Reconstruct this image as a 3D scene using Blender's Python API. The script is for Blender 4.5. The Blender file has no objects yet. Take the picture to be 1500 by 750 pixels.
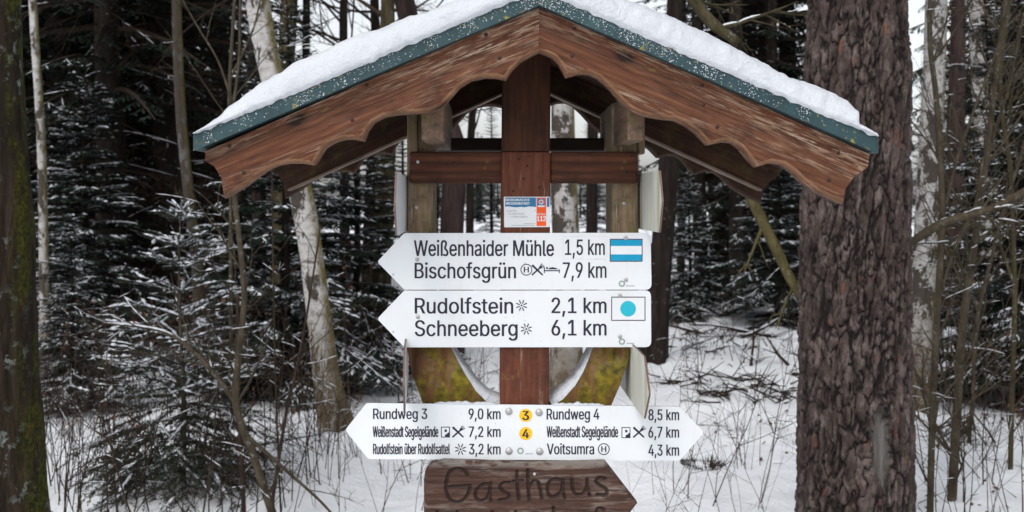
import bpy, bmesh, math, random
import numpy as np
from mathutils import Vector, Matrix, noise, Euler

C = bpy.context.scene.collection
F = 1560.0            # focal length in photo pixels
PX, PY = 715.0, 294.0 # principal point (vanishing point of depth lines) in photo pixels
H = 1.6               # eye height
R = math.radians

# ------------------------------------------------------------------ camera, sky, sun, exposure
cd = bpy.data.cameras.new('camera'); cam = bpy.data.objects.new('camera', cd); C.objects.link(cam)
cam.location = (0, 0, H); cam.rotation_euler = (R(90), 0, 0)
cd.sensor_width = 36; cd.lens = 36 * F / 1500
cd.shift_x = (750 - PX) / 1500; cd.shift_y = -(375 - PY) / 1500
cd.clip_start = 0.05; cd.clip_end = 2000
cd.dof.use_dof = True; cd.dof.focus_distance = 2.33; cd.dof.aperture_fstop = 7.1
bpy.context.scene.camera = cam

SUN_EL, SUN_AZ = 48, 205     # degrees; azimuth clockwise from +Y (view direction): behind the camera, a little left
w = bpy.data.worlds.new('World'); bpy.context.scene.world = w; w.use_nodes = True
nt = w.node_tree; bg = nt.nodes['Background']
sky = nt.nodes.new('ShaderNodeTexSky'); sky.sky_type = 'NISHITA'; sky.sun_disc = False
sky.sun_elevation = R(SUN_EL); sky.sun_rotation = R(SUN_AZ); sky.air_density = 1.0; sky.dust_density = 2.8; sky.ozone_density = 1.0
hs = nt.nodes.new('ShaderNodeHueSaturation'); hs.inputs['Saturation'].default_value = 0.22
nt.links.new(sky.outputs[0], hs.inputs['Color']); nt.links.new(hs.outputs[0], bg.inputs['Color'])
bg.inputs['Strength'].default_value = 0.15
sd = bpy.data.lights.new('sun', 'SUN'); sd.energy = 0.6; sd.angle = R(14); sd.color = (1.0, 0.96, 0.91)
sun = bpy.data.objects.new('sun', sd); C.objects.link(sun)
az, el = R(SUN_AZ), R(SUN_EL)
to_sun = Vector((math.sin(az) * math.cos(el), math.cos(az) * math.cos(el), math.sin(el)))
sun.rotation_euler = to_sun.to_track_quat('Z', 'Y').to_euler(); sun.location = (0, -5, 30)
vs = bpy.context.scene.view_settings
vs.view_transform = 'Standard'; vs.look = 'None'; vs.gamma = 1.0; vs.exposure = 0.5; vs.use_curve_mapping = False
cy = bpy.context.scene.cycles
cy.max_bounces = 5; cy.diffuse_bounces = 3; cy.glossy_bounces = 2; cy.transmission_bounces = 2; cy.transparent_max_bounces = 4
cy.use_denoising = True

# ------------------------------------------------------------------ helpers
def P(px, py, d):
    return Vector(((px - PX) * d / F, d, H - (py - PY) * d / F))

class MB:
    """collects vertices and faces of one mesh"""
    def __init__(s): s.v = []; s.f = []; s.m = []
    def add(s, vs, fs, mi=0):
        o = len(s.v); s.v.extend(vs); s.f.extend([tuple(i + o for i in f) for f in fs]); s.m.extend([mi] * len(fs))
    def tube(s, pts, rad, n=6, mi=0, cap=True):
        pts = [Vector(p) for p in pts]; vs_ = []; fs = []
        prev = None
        for i, p in enumerate(pts):
            t = (pts[min(i + 1, len(pts) - 1)] - pts[max(i - 1, 0)])
            if t.length < 1e-9: t = Vector((0, 0, 1))
            t.normalize()
            if prev is None:
                a = Vector((1, 0, 0)) if abs(t.x) < 0.8 else Vector((0, 1, 0))
                u = t.cross(a).normalized()
            else:
                u = prev - t * prev.dot(t)
                u = u.normalized() if u.length > 1e-6 else t.orthogonal().normalized()
            prev = u; w_ = t.cross(u); r = rad[i] if isinstance(rad, (list, tuple)) else rad
            for k in range(n):
                a = 2 * math.pi * k / n
                vs_.append(p + u * (r * math.cos(a)) + w_ * (r * math.sin(a)))
        for i in range(len(pts) - 1):
            for k in range(n):
                fs.append((i * n + k, i * n + (k + 1) % n, (i + 1) * n + (k + 1) % n, (i + 1) * n + k))
        if cap:
            fs.append(tuple(range(n))[::-1]); fs.append(tuple((len(pts) - 1) * n + k for k in range(n)))
        s.add(vs_, fs, mi)
    def box(s, x0, x1, y0, y1, z0, z1, mi=0):
        vs_ = [Vector((x, y, z)) for x in (x0, x1) for y in (y0, y1) for z in (z0, z1)]
        s.add(vs_, [(0, 1, 3, 2), (4, 6, 7, 5), (0, 4, 5, 1), (2, 3, 7, 6), (0, 2, 6, 4), (1, 5, 7, 3)], mi)
    def blade(s, p, d, l, wd, up, mi=0):
        """one flat tapered leaf-like quad"""
        sd_ = d.cross(up)
        if sd_.length < 1e-6: sd_ = d.orthogonal()
        sd_ = sd_.normalized() * wd
        s.add([p - sd_ * .5, p + d * l * .55 - sd_, p + d * l, p + d * l * .55 + sd_], [(0, 1, 2, 3)], mi)
    def ridge(s, p, q, wd, h, mi=0):
        """small domed strip of snow lying on a twig from p to q"""
        d = (q - p)
        sd_ = d.cross(Vector((0, 0, 1)))
        if sd_.length < 1e-6: return
        sd_ = sd_.normalized() * wd; up = Vector((0, 0, h)); a = p - d * .22; b = q + d * .22; m = (p + q) / 2
        s.add([a, m - sd_, b, m + sd_, m + up + d * .2, m + up - d * .2],
              [(0, 5, 1), (1, 5, 4, ), (1, 4, 2), (2, 4, 3), (3, 4, 5), (3, 5, 0)], mi)
    def mesh(s, name, mats, smooth=False):
        me = bpy.data.meshes.new(name); me.from_pydata([tuple(v) for v in s.v], [], s.f); me.update()
        for m in (mats if isinstance(mats, (list, tuple)) else [mats]): me.materials.append(m)
        if len(me.materials) > 1: me.polygons.foreach_set('material_index', s.m)
        if smooth: me.polygons.foreach_set('use_smooth', [True] * len(me.polygons))
        return me

def tag(o, label=None, cat=None, group=None, kind=None):
    for k, v in (('label', label), ('category', cat), ('group', group), ('kind', kind)):
        if v: o[k] = v
    return o
def obj(name, me, parent=None, loc=None):
    o = bpy.data.objects.new(name, me); C.objects.link(o)
    if parent: o.parent = parent
    if loc is not None: o.location = loc
    return o
def empty(name, loc, label, cat, group=None, rz=0):
    o = bpy.data.objects.new(name, None); C.objects.link(o); o.location = loc; o.rotation_euler = (0, 0, rz); o.empty_display_size = .1
    return tag(o, label, cat, group)
WM = {}
def part(name, mb, mats, parent, frame=None, smooth=False):
    """mesh given in world coordinates -> child with its own local frame"""
    pw = WM.get(parent.name) or Matrix.Translation(parent.location)
    fr = frame if frame is not None else pw
    inv = fr.inverted(); mb.v = [inv @ Vector(v) for v in mb.v]
    o = obj(name, mb.mesh(name, mats, smooth), parent); o.matrix_basis = pw.inverted() @ fr
    WM[o.name] = fr
    return o
def bevel(o, wd, seg=2, ang=40):
    m = o.modifiers.new('bevel', 'BEVEL'); m.width = wd; m.segments = seg; m.limit_method = 'ANGLE'; m.angle_limit = R(ang); m.harden_normals = False
def prism(mb, pts, d0, d1, mi=0, mi_side=None):
    """outline given as world (x,z) points, extruded along y from d0 (front) to d1"""
    n = len(pts); a = sum(pts[i][0] * pts[(i + 1) % n][1] - pts[(i + 1) % n][0] * pts[i][1] for i in range(n))
    if a < 0: pts = pts[::-1]
    v = [Vector((x, d0, z)) for x, z in pts] + [Vector((x, d1, z)) for x, z in pts]
    mb.add(v, [tuple(range(n)), tuple(range(2 * n - 1, n - 1, -1))], mi)
    mb.add(v, [], mi)
    o = len(mb.v) - 2 * n
    for i in range(n):
        j = (i + 1) % n
        mb.f.append((o + i, o + n + i, o + n + j, o + j)); mb.m.append(mi if mi_side is None else mi_side)
def px2(pts, d): return [((x - PX) * d / F, H - (y - PY) * d / F) for x, y in pts]
def rounded(pts, r, seg=4, which=None):
    out = []; n = len(pts)
    for i in range(n):
        p0, p, p1 = Vector(pts[i - 1]), Vector(pts[i]), Vector(pts[(i + 1) % n])
        rr = r[i] if isinstance(r, (list, tuple)) else r
        if rr <= 0: out.append(tuple(p)); continue
        a = (p0 - p); b = (p1 - p); rr = min(rr, a.length * .45, b.length * .45)
        A = p + a.normalized() * rr; B = p + b.normalized() * rr
        for k in range(seg + 1):
            t = k / seg; out.append(tuple(A * (1 - t) ** 2 + p * 2 * t * (1 - t) + B * t * t))
    return out
def smoothline(pts, n=6):
    """Catmull-Rom through points"""
    pts = [Vector(p) for p in pts]; out = []
    for i in range(len(pts) - 1):
        p0 = pts[max(i - 1, 0)]; p1 = pts[i]; p2 = pts[i + 1]; p3 = pts[min(i + 2, len(pts) - 1)]
        for k in range(n):
            t = k / n
            out.append(.5 * ((2 * p1) + (p2 - p0) * t + (2 * p0 - 5 * p1 + 4 * p2 - p3) * t * t + (3 * p1 - p0 - 3 * p2 + p3) * t ** 3))
    out.append(pts[-1]); return out

# ------------------------------------------------------------------ materials
class NT:
    def __init__(s, name, rough=.8, spec=.3):
        s.m = bpy.data.materials.new(name); s.m.use_nodes = True; s.t = s.m.node_tree; s.b = s.t.nodes['Principled BSDF']
        s.b.inputs['Roughness'].default_value = rough; s.b.inputs['Specular IOR Level'].default_value = spec
        tc = s.t.nodes.new('ShaderNodeTexCoord'); s.obj = tc.outputs['Object']; s.geo = s.t.nodes.new('ShaderNodeNewGeometry')
    def link(s, a, b): s.t.links.new(a, b)
    def map(s, scale=(1, 1, 1), loc=(0, 0, 0), vec=None):
        n = s.t.nodes.new('ShaderNodeMapping'); n.inputs['Scale'].default_value = scale; n.inputs['Location'].default_value = loc
        s.link(vec or s.obj, n.inputs['Vector']); return n.outputs[0]
    def noise(s, vec=None, scale=5, detail=4, rough=.6, dist=0):
        n = s.t.nodes.new('ShaderNodeTexNoise'); n.inputs['Scale'].default_value = scale; n.inputs['Detail'].default_value = detail
        n.inputs['Roughness'].default_value = rough; n.inputs['Distortion'].default_value = dist
        s.link(vec or s.obj, n.inputs['Vector']); return n.outputs['Fac']
    def voro(s, vec=None, scale=5, feature='F1', out='Distance', rand=1):
        n = s.t.nodes.new('ShaderNodeTexVoronoi'); n.feature = feature; n.inputs['Scale'].default_value = scale; n.inputs['Randomness'].default_value = rand
        s.link(vec or s.obj, n.inputs['Vector']); return n.outputs[out]
    def ramp(s, fac, stops):
        n = s.t.nodes.new('ShaderNodeValToRGB'); e = n.color_ramp.elements
        while len(e) < len(stops): e.new(.5)
        for i, (p, c) in enumerate(stops):
            e[i].position = p; e[i].color = (*c, 1) if isinstance(c, (tuple, list)) else (c, c, c, 1)
        s.link(fac, n.inputs[0]); return n.outputs[0]
    def mix(s, fac, a, b, mode='MIX'):
        n = s.t.nodes.new('ShaderNodeMix'); n.data_type = 'RGBA'; n.blend_type = mode
        for k, v in ((0, fac), (6, a), (7, b)):
            if isinstance(v, (int, float)): n.inputs[k].default_value = v if k == 0 else (v, v, v, 1)
            elif isinstance(v, tuple): n.inputs[k].default_value = (*v, 1)
            else: s.link(v, n.inputs[k])
        return n.outputs[2]
    def math(s, op, a, b=0):
        n = s.t.nodes.new('ShaderNodeMath'); n.operation = op
        for k, v in ((0, a), (1, b)):
            if isinstance(v, (int, float)): n.inputs[k].default_value = v
            else: s.link(v, n.inputs[k])
        return n.outputs[0]
    def sep(s, vec):
        n = s.t.nodes.new('ShaderNodeSeparateXYZ'); s.link(vec, n.inputs[0]); return n.outputs
    def attr(s, name):
        n = s.t.nodes.new('ShaderNodeAttribute'); n.attribute_name = name; return n.outputs['Fac']
    def rnd(s): return s.t.nodes.new('ShaderNodeObjectInfo').outputs['Random']
    def color(s, c):
        if isinstance(c, tuple): s.b.inputs['Base Color'].default_value = (*c, 1)
        else: s.link(c, s.b.inputs['Base Color'])
        return s
    def bump(s, h, strength=.5, dist=.01):
        n = s.t.nodes.new('ShaderNodeBump'); n.inputs['Strength'].default_value = strength; n.inputs['Distance'].default_value = dist
        s.link(h, n.inputs['Height']); s.link(n.outputs[0], s.b.inputs['Normal']); return s

def wood(name, dark, mid, light, worn, axis='x', worn_at=.62, moss=.0, moss_col=(.22, .19, .03), freq=34, bump=.5, rings=0.0, mottled=.35):
    n = NT(name, .75, .25)
    lg = freq * .062; sc = {'x': (lg, freq, freq), 'z': (freq, freq, lg), 'y': (freq, lg, freq)}[axis]
    v = n.map(sc); g = n.noise(v, 1, 6, .65, .6)
    col = n.ramp(g, [(.30, dark), (.5, mid), (.68, light)])
    bn = n.noise(n.map({'x': (1.2, 20, 20), 'z': (20, 20, 1.2), 'y': (20, 1.2, 20)}[axis], (1, 5, 2)), 1, 4, .6)
    col = n.mix(n.ramp(bn, [(.42, 0.0), (.66, .5)]), col, tuple(a * b for a, b in zip(light, (1.0, .74, .62))))
    big = n.noise(n.map(tuple(a * .11 for a in sc)), 1, 4, .65)
    col = n.mix(n.ramp(big, [(.4, 0.0), (.7, mottled)]), col, dark)
    if rings:
        wv = n.t.nodes.new('ShaderNodeTexWave'); wv.wave_type = 'BANDS'; wv.bands_direction = 'Z' if axis == 'x' else 'X'
        wv.inputs['Scale'].default_value = 16; wv.inputs['Distortion'].default_value = 3.5; wv.inputs['Detail'].default_value = 3; wv.inputs['Detail Scale'].default_value = .7
        n.link(n.map({'x': (.25, 1, 1), 'z': (1, 1, .25), 'y': (1, .25, 1)}[axis]), wv.inputs['Vector'])
        col = n.mix(n.math('MULTIPLY', wv.outputs['Fac'], rings), col, dark)
    st = n.noise(n.map((1, 1, 1), (7, 7, 1)), 7, 6, .72); col = n.mix(n.ramp(st, [(.50, 0.0), (.68, .75)]), col, tuple(a * .45 for a in dark))
    kv = n.voro(n.map({'x': (5, 9, 9), 'z': (9, 9, 5), 'y': (9, 5, 9)}[axis], (2.3, 4.1, 1.7)), 1); kn = n.noise(None, 60, 3, .6)
    col = n.mix(n.ramp(n.math('ADD', kv, n.math('MULTIPLY', kn, .05)), [(.10, .9), (.15, .25), (.19, 0.0)]), col, tuple(a * .3 for a in dark))
    # paint worn off along the grain
    w1 = n.noise(n.map(tuple(a * 1.9 for a in sc), (3, 1, 7)), 1, 5, .7); w2 = n.noise(n.map(tuple(a * .09 for a in sc), (9, 2, 3)), 1, 4, .65)
    wm = n.math('MULTIPLY', n.ramp(w1, [(worn_at, 0.0), (worn_at + .08, 1.0)]), n.ramp(w2, [(.45, 0.0), (.62, 1.0)]))
    col = n.mix(n.math('MULTIPLY', wm, .85), col, worn)
    if moss:
        mm = n.noise(None, 22, 6, .72); col = n.mix(n.math('MULTIPLY', n.ramp(mm, [(.66 - .2 * moss, 0.0), (.84 - .2 * moss, 1.0)]), .75), col, moss_col)
    n.color(col); n.bump(n.math('ADD', g, n.math('MULTIPLY', w1, .5)), bump, .003)
    return n.m

M = {}
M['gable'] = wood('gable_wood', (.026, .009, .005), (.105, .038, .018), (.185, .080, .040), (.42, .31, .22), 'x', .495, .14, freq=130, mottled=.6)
M['worn_lit_lip'] = wood('worn_lit_gable_lip_wood', (.09, .042, .02), (.18, .09, .048), (.26, .145, .085), (.43, .33, .24), 'x', .54, .3, freq=90)  # paler than the face: worn edge, plus snow bounce put into the colour
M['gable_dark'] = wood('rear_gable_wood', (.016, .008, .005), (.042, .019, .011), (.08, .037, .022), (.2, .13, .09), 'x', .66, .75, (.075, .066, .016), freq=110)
M['beam'] = wood('beam_wood', (.035, .013, .007), (.10, .036, .018), (.165, .067, .035), (.3, .2, .14), 'x', .66, .1, freq=100, rings=.75)
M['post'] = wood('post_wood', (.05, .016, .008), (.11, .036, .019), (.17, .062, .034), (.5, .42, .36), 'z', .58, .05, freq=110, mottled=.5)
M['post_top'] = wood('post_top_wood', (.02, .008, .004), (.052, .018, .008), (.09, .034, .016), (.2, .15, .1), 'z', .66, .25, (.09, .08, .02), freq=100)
M['raw'] = wood('raw_wood', (.08, .055, .032), (.20, .155, .10), (.31, .26, .18), (.40, .35, .29), 'z', .56, .85, (.15, .14, .03), freq=110, mottled=.5)
M['purlin'] = wood('purlin_wood', (.07, .045, .03), (.15, .10, .07), (.22, .16, .115), (.4, .36, .3), 'y', .6, .6, (.14, .12, .025), freq=100)
M['roofboard'] = wood('roof_board_wood', (.025, .013, .008), (.05, .024, .015), (.08, .038, .024), (.12, .08, .06), 'y', .7, .1, freq=90)
M['snow_lit_edge'] = wood('snow_lit_edge_wood', (.08, .06, .045), (.18, .14, .11), (.26, .21, .17), (.38, .33, .28), 'x', .6, .1, freq=100)  # pale tone stands for snow light on the rear rafters' lower edge
M['dark_beam'] = wood('dark_beam_wood', (.012, .009, .007), (.022, .016, .012), (.035, .025, .018), (.05, .04, .03), 'x', .75, freq=90)
def mossy_log():
    n = NT('mossy_log_wood', .85, .2)
    g = n.noise(n.map((22, 22, 3)), 1, 5, .65, .5)
    col = n.ramp(g, [(.3, (.04, .018, .008)), (.5, (.13, .06, .026)), (.7, (.22, .13, .07))])
    gr = n.noise(None, 16, 4, .6); col = n.mix(n.ramp(gr, [(.52, 0.0), (.64, .8)]), col, (.15, .125, .105))
    mz = n.math('ADD', n.math('MULTIPLY', n.noise(n.map((9, 9, 5)), 1, 6, .7, .4), .75), n.math('MULTIPLY', n.noise(None, 90, 4, .7), .25)); col = n.mix(n.ramp(mz, [(.475, 0.0), (.545, .92)]), col, n.ramp(n.noise(None, 60, 4, .6), [(.35, (.045, .042, .006)), (.65, (.20, .155, .012))]))
    n.color(col).bump(g, .7, .006); return n.m
M['log'] = mossy_log()
def sign_white():
    n = NT('white_sign_coating', .42, .35)
    d = n.noise(None, 6, 5, .6); s_ = n.noise(None, 90, 2, .5); st = n.noise(n.map((30, 30, 2.5)), 1, 3, .6)
    c = n.mix(n.ramp(d, [(.45, 0.0), (.75, .5)]), (.66, .685, .71), (.57, .59, .595))
    c = n.mix(n.ramp(st, [(.56, 0.0), (.78, .22)]), c, (.5, .5, .44))
    c = n.mix(n.ramp(s_, [(.715, 0.0), (.745, .65)]), c, (.3, .28, .24)); n.color(c); n.bump(d, .03, .002); return n.m
M['white'] = sign_white()
def plain(name, c, rough=.5, spec=.3, metal=0, var=.12):
    n = NT(name, rough, spec); n.b.inputs['Metallic'].default_value = metal
    d = n.noise(None, 40, 4, .6); n.color(n.mix(n.ramp(d, [(.3, 0.0), (.8, 1.0)]), c, tuple(a * (1 - var * 2) for a in c))); return n.m
M['sign_edge'] = plain('sign_edge', (.16, .10, .085), .6)
M['sign_back'] = plain('unpainted_sign_back', (.55, .56, .56), .5, .3, 0, .15)
def algae_back():
    n = NT('sign_back_algae', .55, .3); a = n.noise(None, 18, 5, .65); x = n.noise(n.map((1, 14, 1.5)), 1, 4, .6)
    c = n.mix(n.ramp(x, [(.45, 0.0), (.62, .75)]), (.62, .63, .62), (.33, .33, .14)); n.color(n.mix(n.ramp(a, [(.5, 0.0), (.75, .4)]), c, (.4, .4, .25))); return n.m
M['sign_algae'] = algae_back()
M['ink'] = plain('dark_lettering', (.018, .017, .034), .45, .3, 0, .15)
M['ink_plum'] = plain('plum_outline', (.06, .02, .05), .5)
M['cyan'] = plain('cyan_marker', (.0, .27, .46), .4, .3, 0, .05)
M['cyan_pale'] = plain('turquoise_dot', (.015, .40, .52), .4, .3, 0, .05)
M['yellow'] = plain('yellow_disc', (.80, .47, .008), .4, .3, 0, .05)
M['blue'] = plain('blue_print', (.02, .16, .33), .4, .3, 0, .05)
M['orange'] = plain('orange_print', (.80, .09, .008), .4, .3, 0, .05)
M['label_white'] = plain('label_white', (.68, .71, .74), .35, .4, 0, .05)
M['grey_print'] = plain('grey_print', (.36, .37, .38), .5)
M['pale_line'] = plain('pale_line', (.62, .64, .66), .5)
M['green_print'] = plain('green_print', (.22, .30, .25), .5)
M['steel'] = plain('steel', (.52, .52, .51), .35, .5, .35, .2)
M['rust'] = plain('rusty_screw', (.055, .035, .028), .6, .3, .4, .3)
def teal():
    n = NT('teal_roof_edge', .5, .4)
    b = n.noise(None, 14, 5, .65); c = n.ramp(b, [(.3, (.007, .026, .031)), (.55, (.015, .048, .056)), (.8, (.028, .072, .076))])
    f = n.noise(None, 130, 3, .6); big = n.noise(None, 5, 4, .6)
    fm = n.math('MULTIPLY', n.ramp(f, [(.64, 0.0), (.70, .8)]), n.ramp(big, [(.48, 0.0), (.64, 1.0)]))
    c = n.mix(fm, c, (.62, .66, .70))
    y = n.noise(n.map((1, 1, 1), (5, 5, 5)), 70, 3, .6); yb = n.noise(n.map((1, 1, 1), (8, 1, 5)), 6, 3, .6)
    ym = n.math('MULTIPLY', n.ramp(y, [(.61, 0.0), (.65, .9)]), n.ramp(yb, [(.45, 0.0), (.6, 1.0)]))
    c = n.mix(ym, c, (.34, .27, .03)); n.color(c).bump(b, .3, .003); return n.m
M['teal'] = teal()
def snow(name, tint=(.80, .82, .855), fine=1.0):
    n = NT(name, .55, .25)
    a = n.noise(None, 22, 6, .62); b = n.noise(None, 190, 3, .6); c_ = n.noise(None, 3, 4, .55)
    n.color(n.mix(n.ramp(c_, [(.35, 0.0), (.75, 1.0)]), tint, tuple(x * .94 for x in tint)))
    n.bump(n.math('ADD', n.math('MULTIPLY', a, 1.0), n.math('MULTIPLY', b, .25)), .55 * fine, .012); return n.m
M['snow'] = snow('snow', (.565, .59, .63), 1.6); M['snow_twig'] = plain('snow_on_twigs', (.54, .56, .60), .7, .2, 0, .05)
def ground_snow():
    n = NT('ground_snow', .6, .2)
    a = n.noise(None, 5, 6, .6); b = n.noise(None, 60, 4, .6); c_ = n.noise(None, .8, 4, .55)
    col = n.mix(n.ramp(c_, [(.35, 0.0), (.75, 1.0)]), (.84, .86, .89), (.79, .815, .855))
    d = n.noise(None, 38, 5, .7); e = n.noise(None, 1.3, 4, .6)   # bits of litter poking through
    lm = n.math('MULTIPLY', n.ramp(d, [(.66, 0.0), (.72, 1.0)]), n.ramp(e, [(.5, 0.0), (.66, .8)]))
    col = n.mix(lm, col, (.10, .075, .055))
    n.color(col).bump(n.math('ADD', a, n.math('MULTIPLY', b, .25)), .8, .06); return n.m
M['ground'] = ground_snow()
def bark(name, dark, mid, light, lichen=(.3, .33, .29), lich=.0, moss=0.0, vs=(14, 14, 3)):
    n = NT(name, .9, .15)
    g = n.noise(n.map(vs), 1, 6, .7, .4); c = n.ramp(g, [(.3, dark), (.5, mid), (.72, light)])
    if lich:
        l = n.noise(None, 26, 5, .68); lb = n.noise(None, 4, 3, .6); c = n.mix(n.math('MULTIPLY', n.ramp(l, [(.64 - .15 * lich, 0.0), (.70 - .15 * lich, .8)]), n.ramp(lb, [(.45, 0.0), (.6, 1.0)])), c, lichen)
    if moss:
        m_ = n.noise(n.map((9, 9, 3.5)), 1, 6, .75); x = n.sep(n.geo.outputs['Normal'])[0]
        mm = n.math('MULTIPLY', n.ramp(m_, [(.44, 0.0), (.54, 1.0)]), n.ramp(x, [(.62, 0.0), (.93, moss)]))
        c = n.mix(mm, c, n.ramp(n.noise(None, 70, 3, .6), [(.35, (.012, .014, .002)), (.65, (.07, .07, .008))]))
    n.color(c).bump(g, .9, .02); return n.m
M['bark'] = bark('spruce_bark', (.006, .0045, .004), (.017, .0125, .010), (.035, .027, .023), lich=.15)
M['bark_red'] = bark('reddish_bark', (.016, .010, .009), (.040, .026, .024), (.070, .049, .045))
M['bark_green'] = bark('greenish_bark', (.018, .015, .008), (.05, .041, .022), (.09, .074, .042), lich=.4)
M['bark_moss'] = bark('mossy_bark', (.006, .0045, .003), (.022, .015, .010), (.055, .038, .026), (.22, .25, .235), .55, 1.0, (34, 34, 4))
M['twig'] = bark('twig_bark', (.018, .012, .009), (.042, .028, .021), (.07, .05, .037), vs=(30, 30, 10))
M['hazel'] = bark('hazel_bark', (.026, .020, .013), (.058, .046, .031), (.105, .086, .060), lich=.3, vs=(20, 20, 10))
M['dead_twig'] = bark('dead_twig_bark', (.010, .007, .005), (.026, .017, .012), (.048, .033, .025), vs=(30, 30, 10))
def birch(name, green=.5, dirty=.4, br=1.0):
    n = NT(name, .75, .2)
    base = n.noise(n.map((14, 14, 22)), 1, 6, .7); c = n.ramp(base, [(.25, tuple(br * a for a in (.20, .185, .165))), (.5, tuple(br * a for a in (.46, .445, .43))), (.75, tuple(br * a for a in (.66, .65, .645)))])
    le = n.noise(n.map((7, 7, 60)), 1, 3, .6); c = n.mix(n.ramp(le, [(.62, 0.0), (.67, .85)]), c, (.07, .05, .04))
    bl = n.noise(n.map((9, 9, 5), (4, 4, 4)), 1, 5, .7, .3); c = n.mix(n.ramp(bl, [(.64 - .16 * dirty, 0.0), (.68 - .16 * dirty, .95)]), c, (.035, .026, .02))
    x = n.sep(n.geo.outputs['Normal'])[0]; m_ = n.noise(None, 7, 5, .7)
    c = n.mix(n.math('MULTIPLY', n.ramp(m_, [(.3, 0.0), (.55, 1.0)]), n.ramp(x, [(.42, 0.0), (.78, green)])), c, (.13, .105, .03))
    z = n.sep(n.obj)[2]
    bm = n.math('MULTIPLY', n.ramp(z, [(.25, 1.0), (.95, 0.0)]), n.ramp(n.noise(n.map((12, 12, 4)), 1, 5, .7), [(.3, 0.0), (.5, 1.0)]))
    c = n.mix(bm, c, (.10, .075, .045))
    n.color(c).bump(n.math('ADD', bl, base), .5, .02); return n.m
M['birch'] = birch('birch_bark', 1.0, .62, .88); M['birch_dirty'] = birch('dirty_birch_bark', .8, .85, .72); M['birch_brown'] = birch('brown_birch_bark', .6, 1.15, .18)
def pine():
    n = NT('pine_bark', .85, .2)
    pl = n.attr('plate'); ce = n.attr('cell'); sc = n.attr('scar')
    fi = n.noise(n.map((28, 28, 13)), 1, 7, .72, .4); me = n.noise(n.map((9, 9, 5)), 1, 4, .65)
    c = n.ramp(fi, [(.30, (.014, .009, .008)), (.48, (.050, .036, .032)), (.66, (.175, .140, .130))])  # palest stop: grey plate tone plus wet highlights put into the colour
    c = n.mix(n.ramp(ce, [(.0, 0.0), (1.0, .35)]), c, (.092, .070, .065))
    red = n.math('MULTIPLY', n.ramp(ce, [(.74, 0.0), (.80, 1.0)]), n.ramp(n.noise(n.map((20, 20, 9)), 1, 5, .65), [(.52, 0.0), (.62, .8)]))
    c = n.mix(red, c, (.17, .058, .034))
    c = n.mix(n.ramp(me, [(.48, 0.0), (.66, .65)]), c, (.034, .023, .020))
    c = n.mix(n.ramp(pl, [(.04, .95), (.15, 0.0)]), c, (.009, .007, .006))
    sw = n.ramp(n.noise(n.map((40, 40, 3)), 1, 4, .6), [(.3, (.05, .043, .038)), (.7, (.17, .158, .148))])
    c = n.mix(sc, c, sw)
    n.color(c).bump(fi, 1.0, .012); return n.m
M['pine'] = pine()
def needles(name, a, b):
    n = NT(name, .6, .25); r = n.noise(None, 3.5, 4, .6); c = n.ramp(r, [(.3, a), (.7, b)]); n.color(c); return n.m
M['needle'] = needles('spruce_needles', (.004, .008, .006), (.013, .021, .013))
M['needle_young'] = needles('young_spruce_needles', (.010, .018, .010), (.030, .042, .026))
M['leaf'] = plain('dead_leaf', (.11, .05, .03), .8, .2, 0, .25)
M['dry_grass'] = plain('dry_grass_blade', (.22, .16, .09), .8, .2, 0, .2)

# ------------------------------------------------------------------ terrain
MOUNDS = [(-.97, 7.15, .34, .04), (-.72, 7.3, .4, .05), (3.07, 7.6, .4, .09), (1.5, 4.5, .6, .07), (1.56, 10, .4, .1), (-1.7, 5.9, .5, .05)]
def gz(x, y):
    z = .05 * noise.noise(Vector((x * .5, y * .5, 1.3))) + .16 * noise.noise(Vector((x * .12, y * .12, 4.1)))
    t = max(0, min(1, (y - 8) / 8)); z *= .35 + .65 * t
    rb = max(0, min(1, (y - 9) / 5)) * max(0, min(1, (x - 1.2) / 1.2)) * max(0, 1 - max(0, y - 16) / 10)   # hummocky bank on the right
    z += rb * (.18 + .22 * noise.noise(Vector((x * 1.1, y * .9, 2.2))) + .13 * noise.noise(Vector((x * 2.9, y * 2.4, 7.2))) + .05 * noise.noise(Vector((x * 7, y * 5, 7.2))))
    z += .06 * noise.noise(Vector((x * 1.7, y * 1.6, 8.8))) + .022 * noise.noise(Vector((x * 5, y * 4, 3.8)))
    z += .35 * max(0, min(1, (y - 14) / 30))
    for mx, my, mr, mh in MOUNDS: z += mh * math.exp(-((x - mx) ** 2 + (y - my) ** 2) / mr ** 2) if abs(x - mx) < 1.5 and abs(y - my) < 1.5 else 0
    return z
def build_ground():
    u = np.linspace(-1, 1, 261); xs = 5.5 * np.sinh(u * 4.1) / np.sinh(1) * .62
    v = np.linspace(0, 1, 301); ys = -40 + 0 * v
    ys = np.concatenate([np.linspace(-60, 2, 22)[:-1], 2 + 298 * (np.expm1(v * 4.4) / np.expm1(4.4))])
    mb = MB(); nx, ny = len(xs), len(ys)
    vs_ = [(x, y, gz(x, y)) for y in ys for x in xs]
    fs = [(j * nx + i, j * nx + i + 1, (j + 1) * nx + i + 1, (j + 1) * nx + i) for j in range(ny - 1) for i in range(nx - 1)]
    mb.add(vs_, fs)
    return tag(obj('ground', mb.mesh('ground', M['ground'], True)), 'snow covered forest floor with twigs and litter poking through', 'ground', kind='structure')
build_ground()

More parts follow.
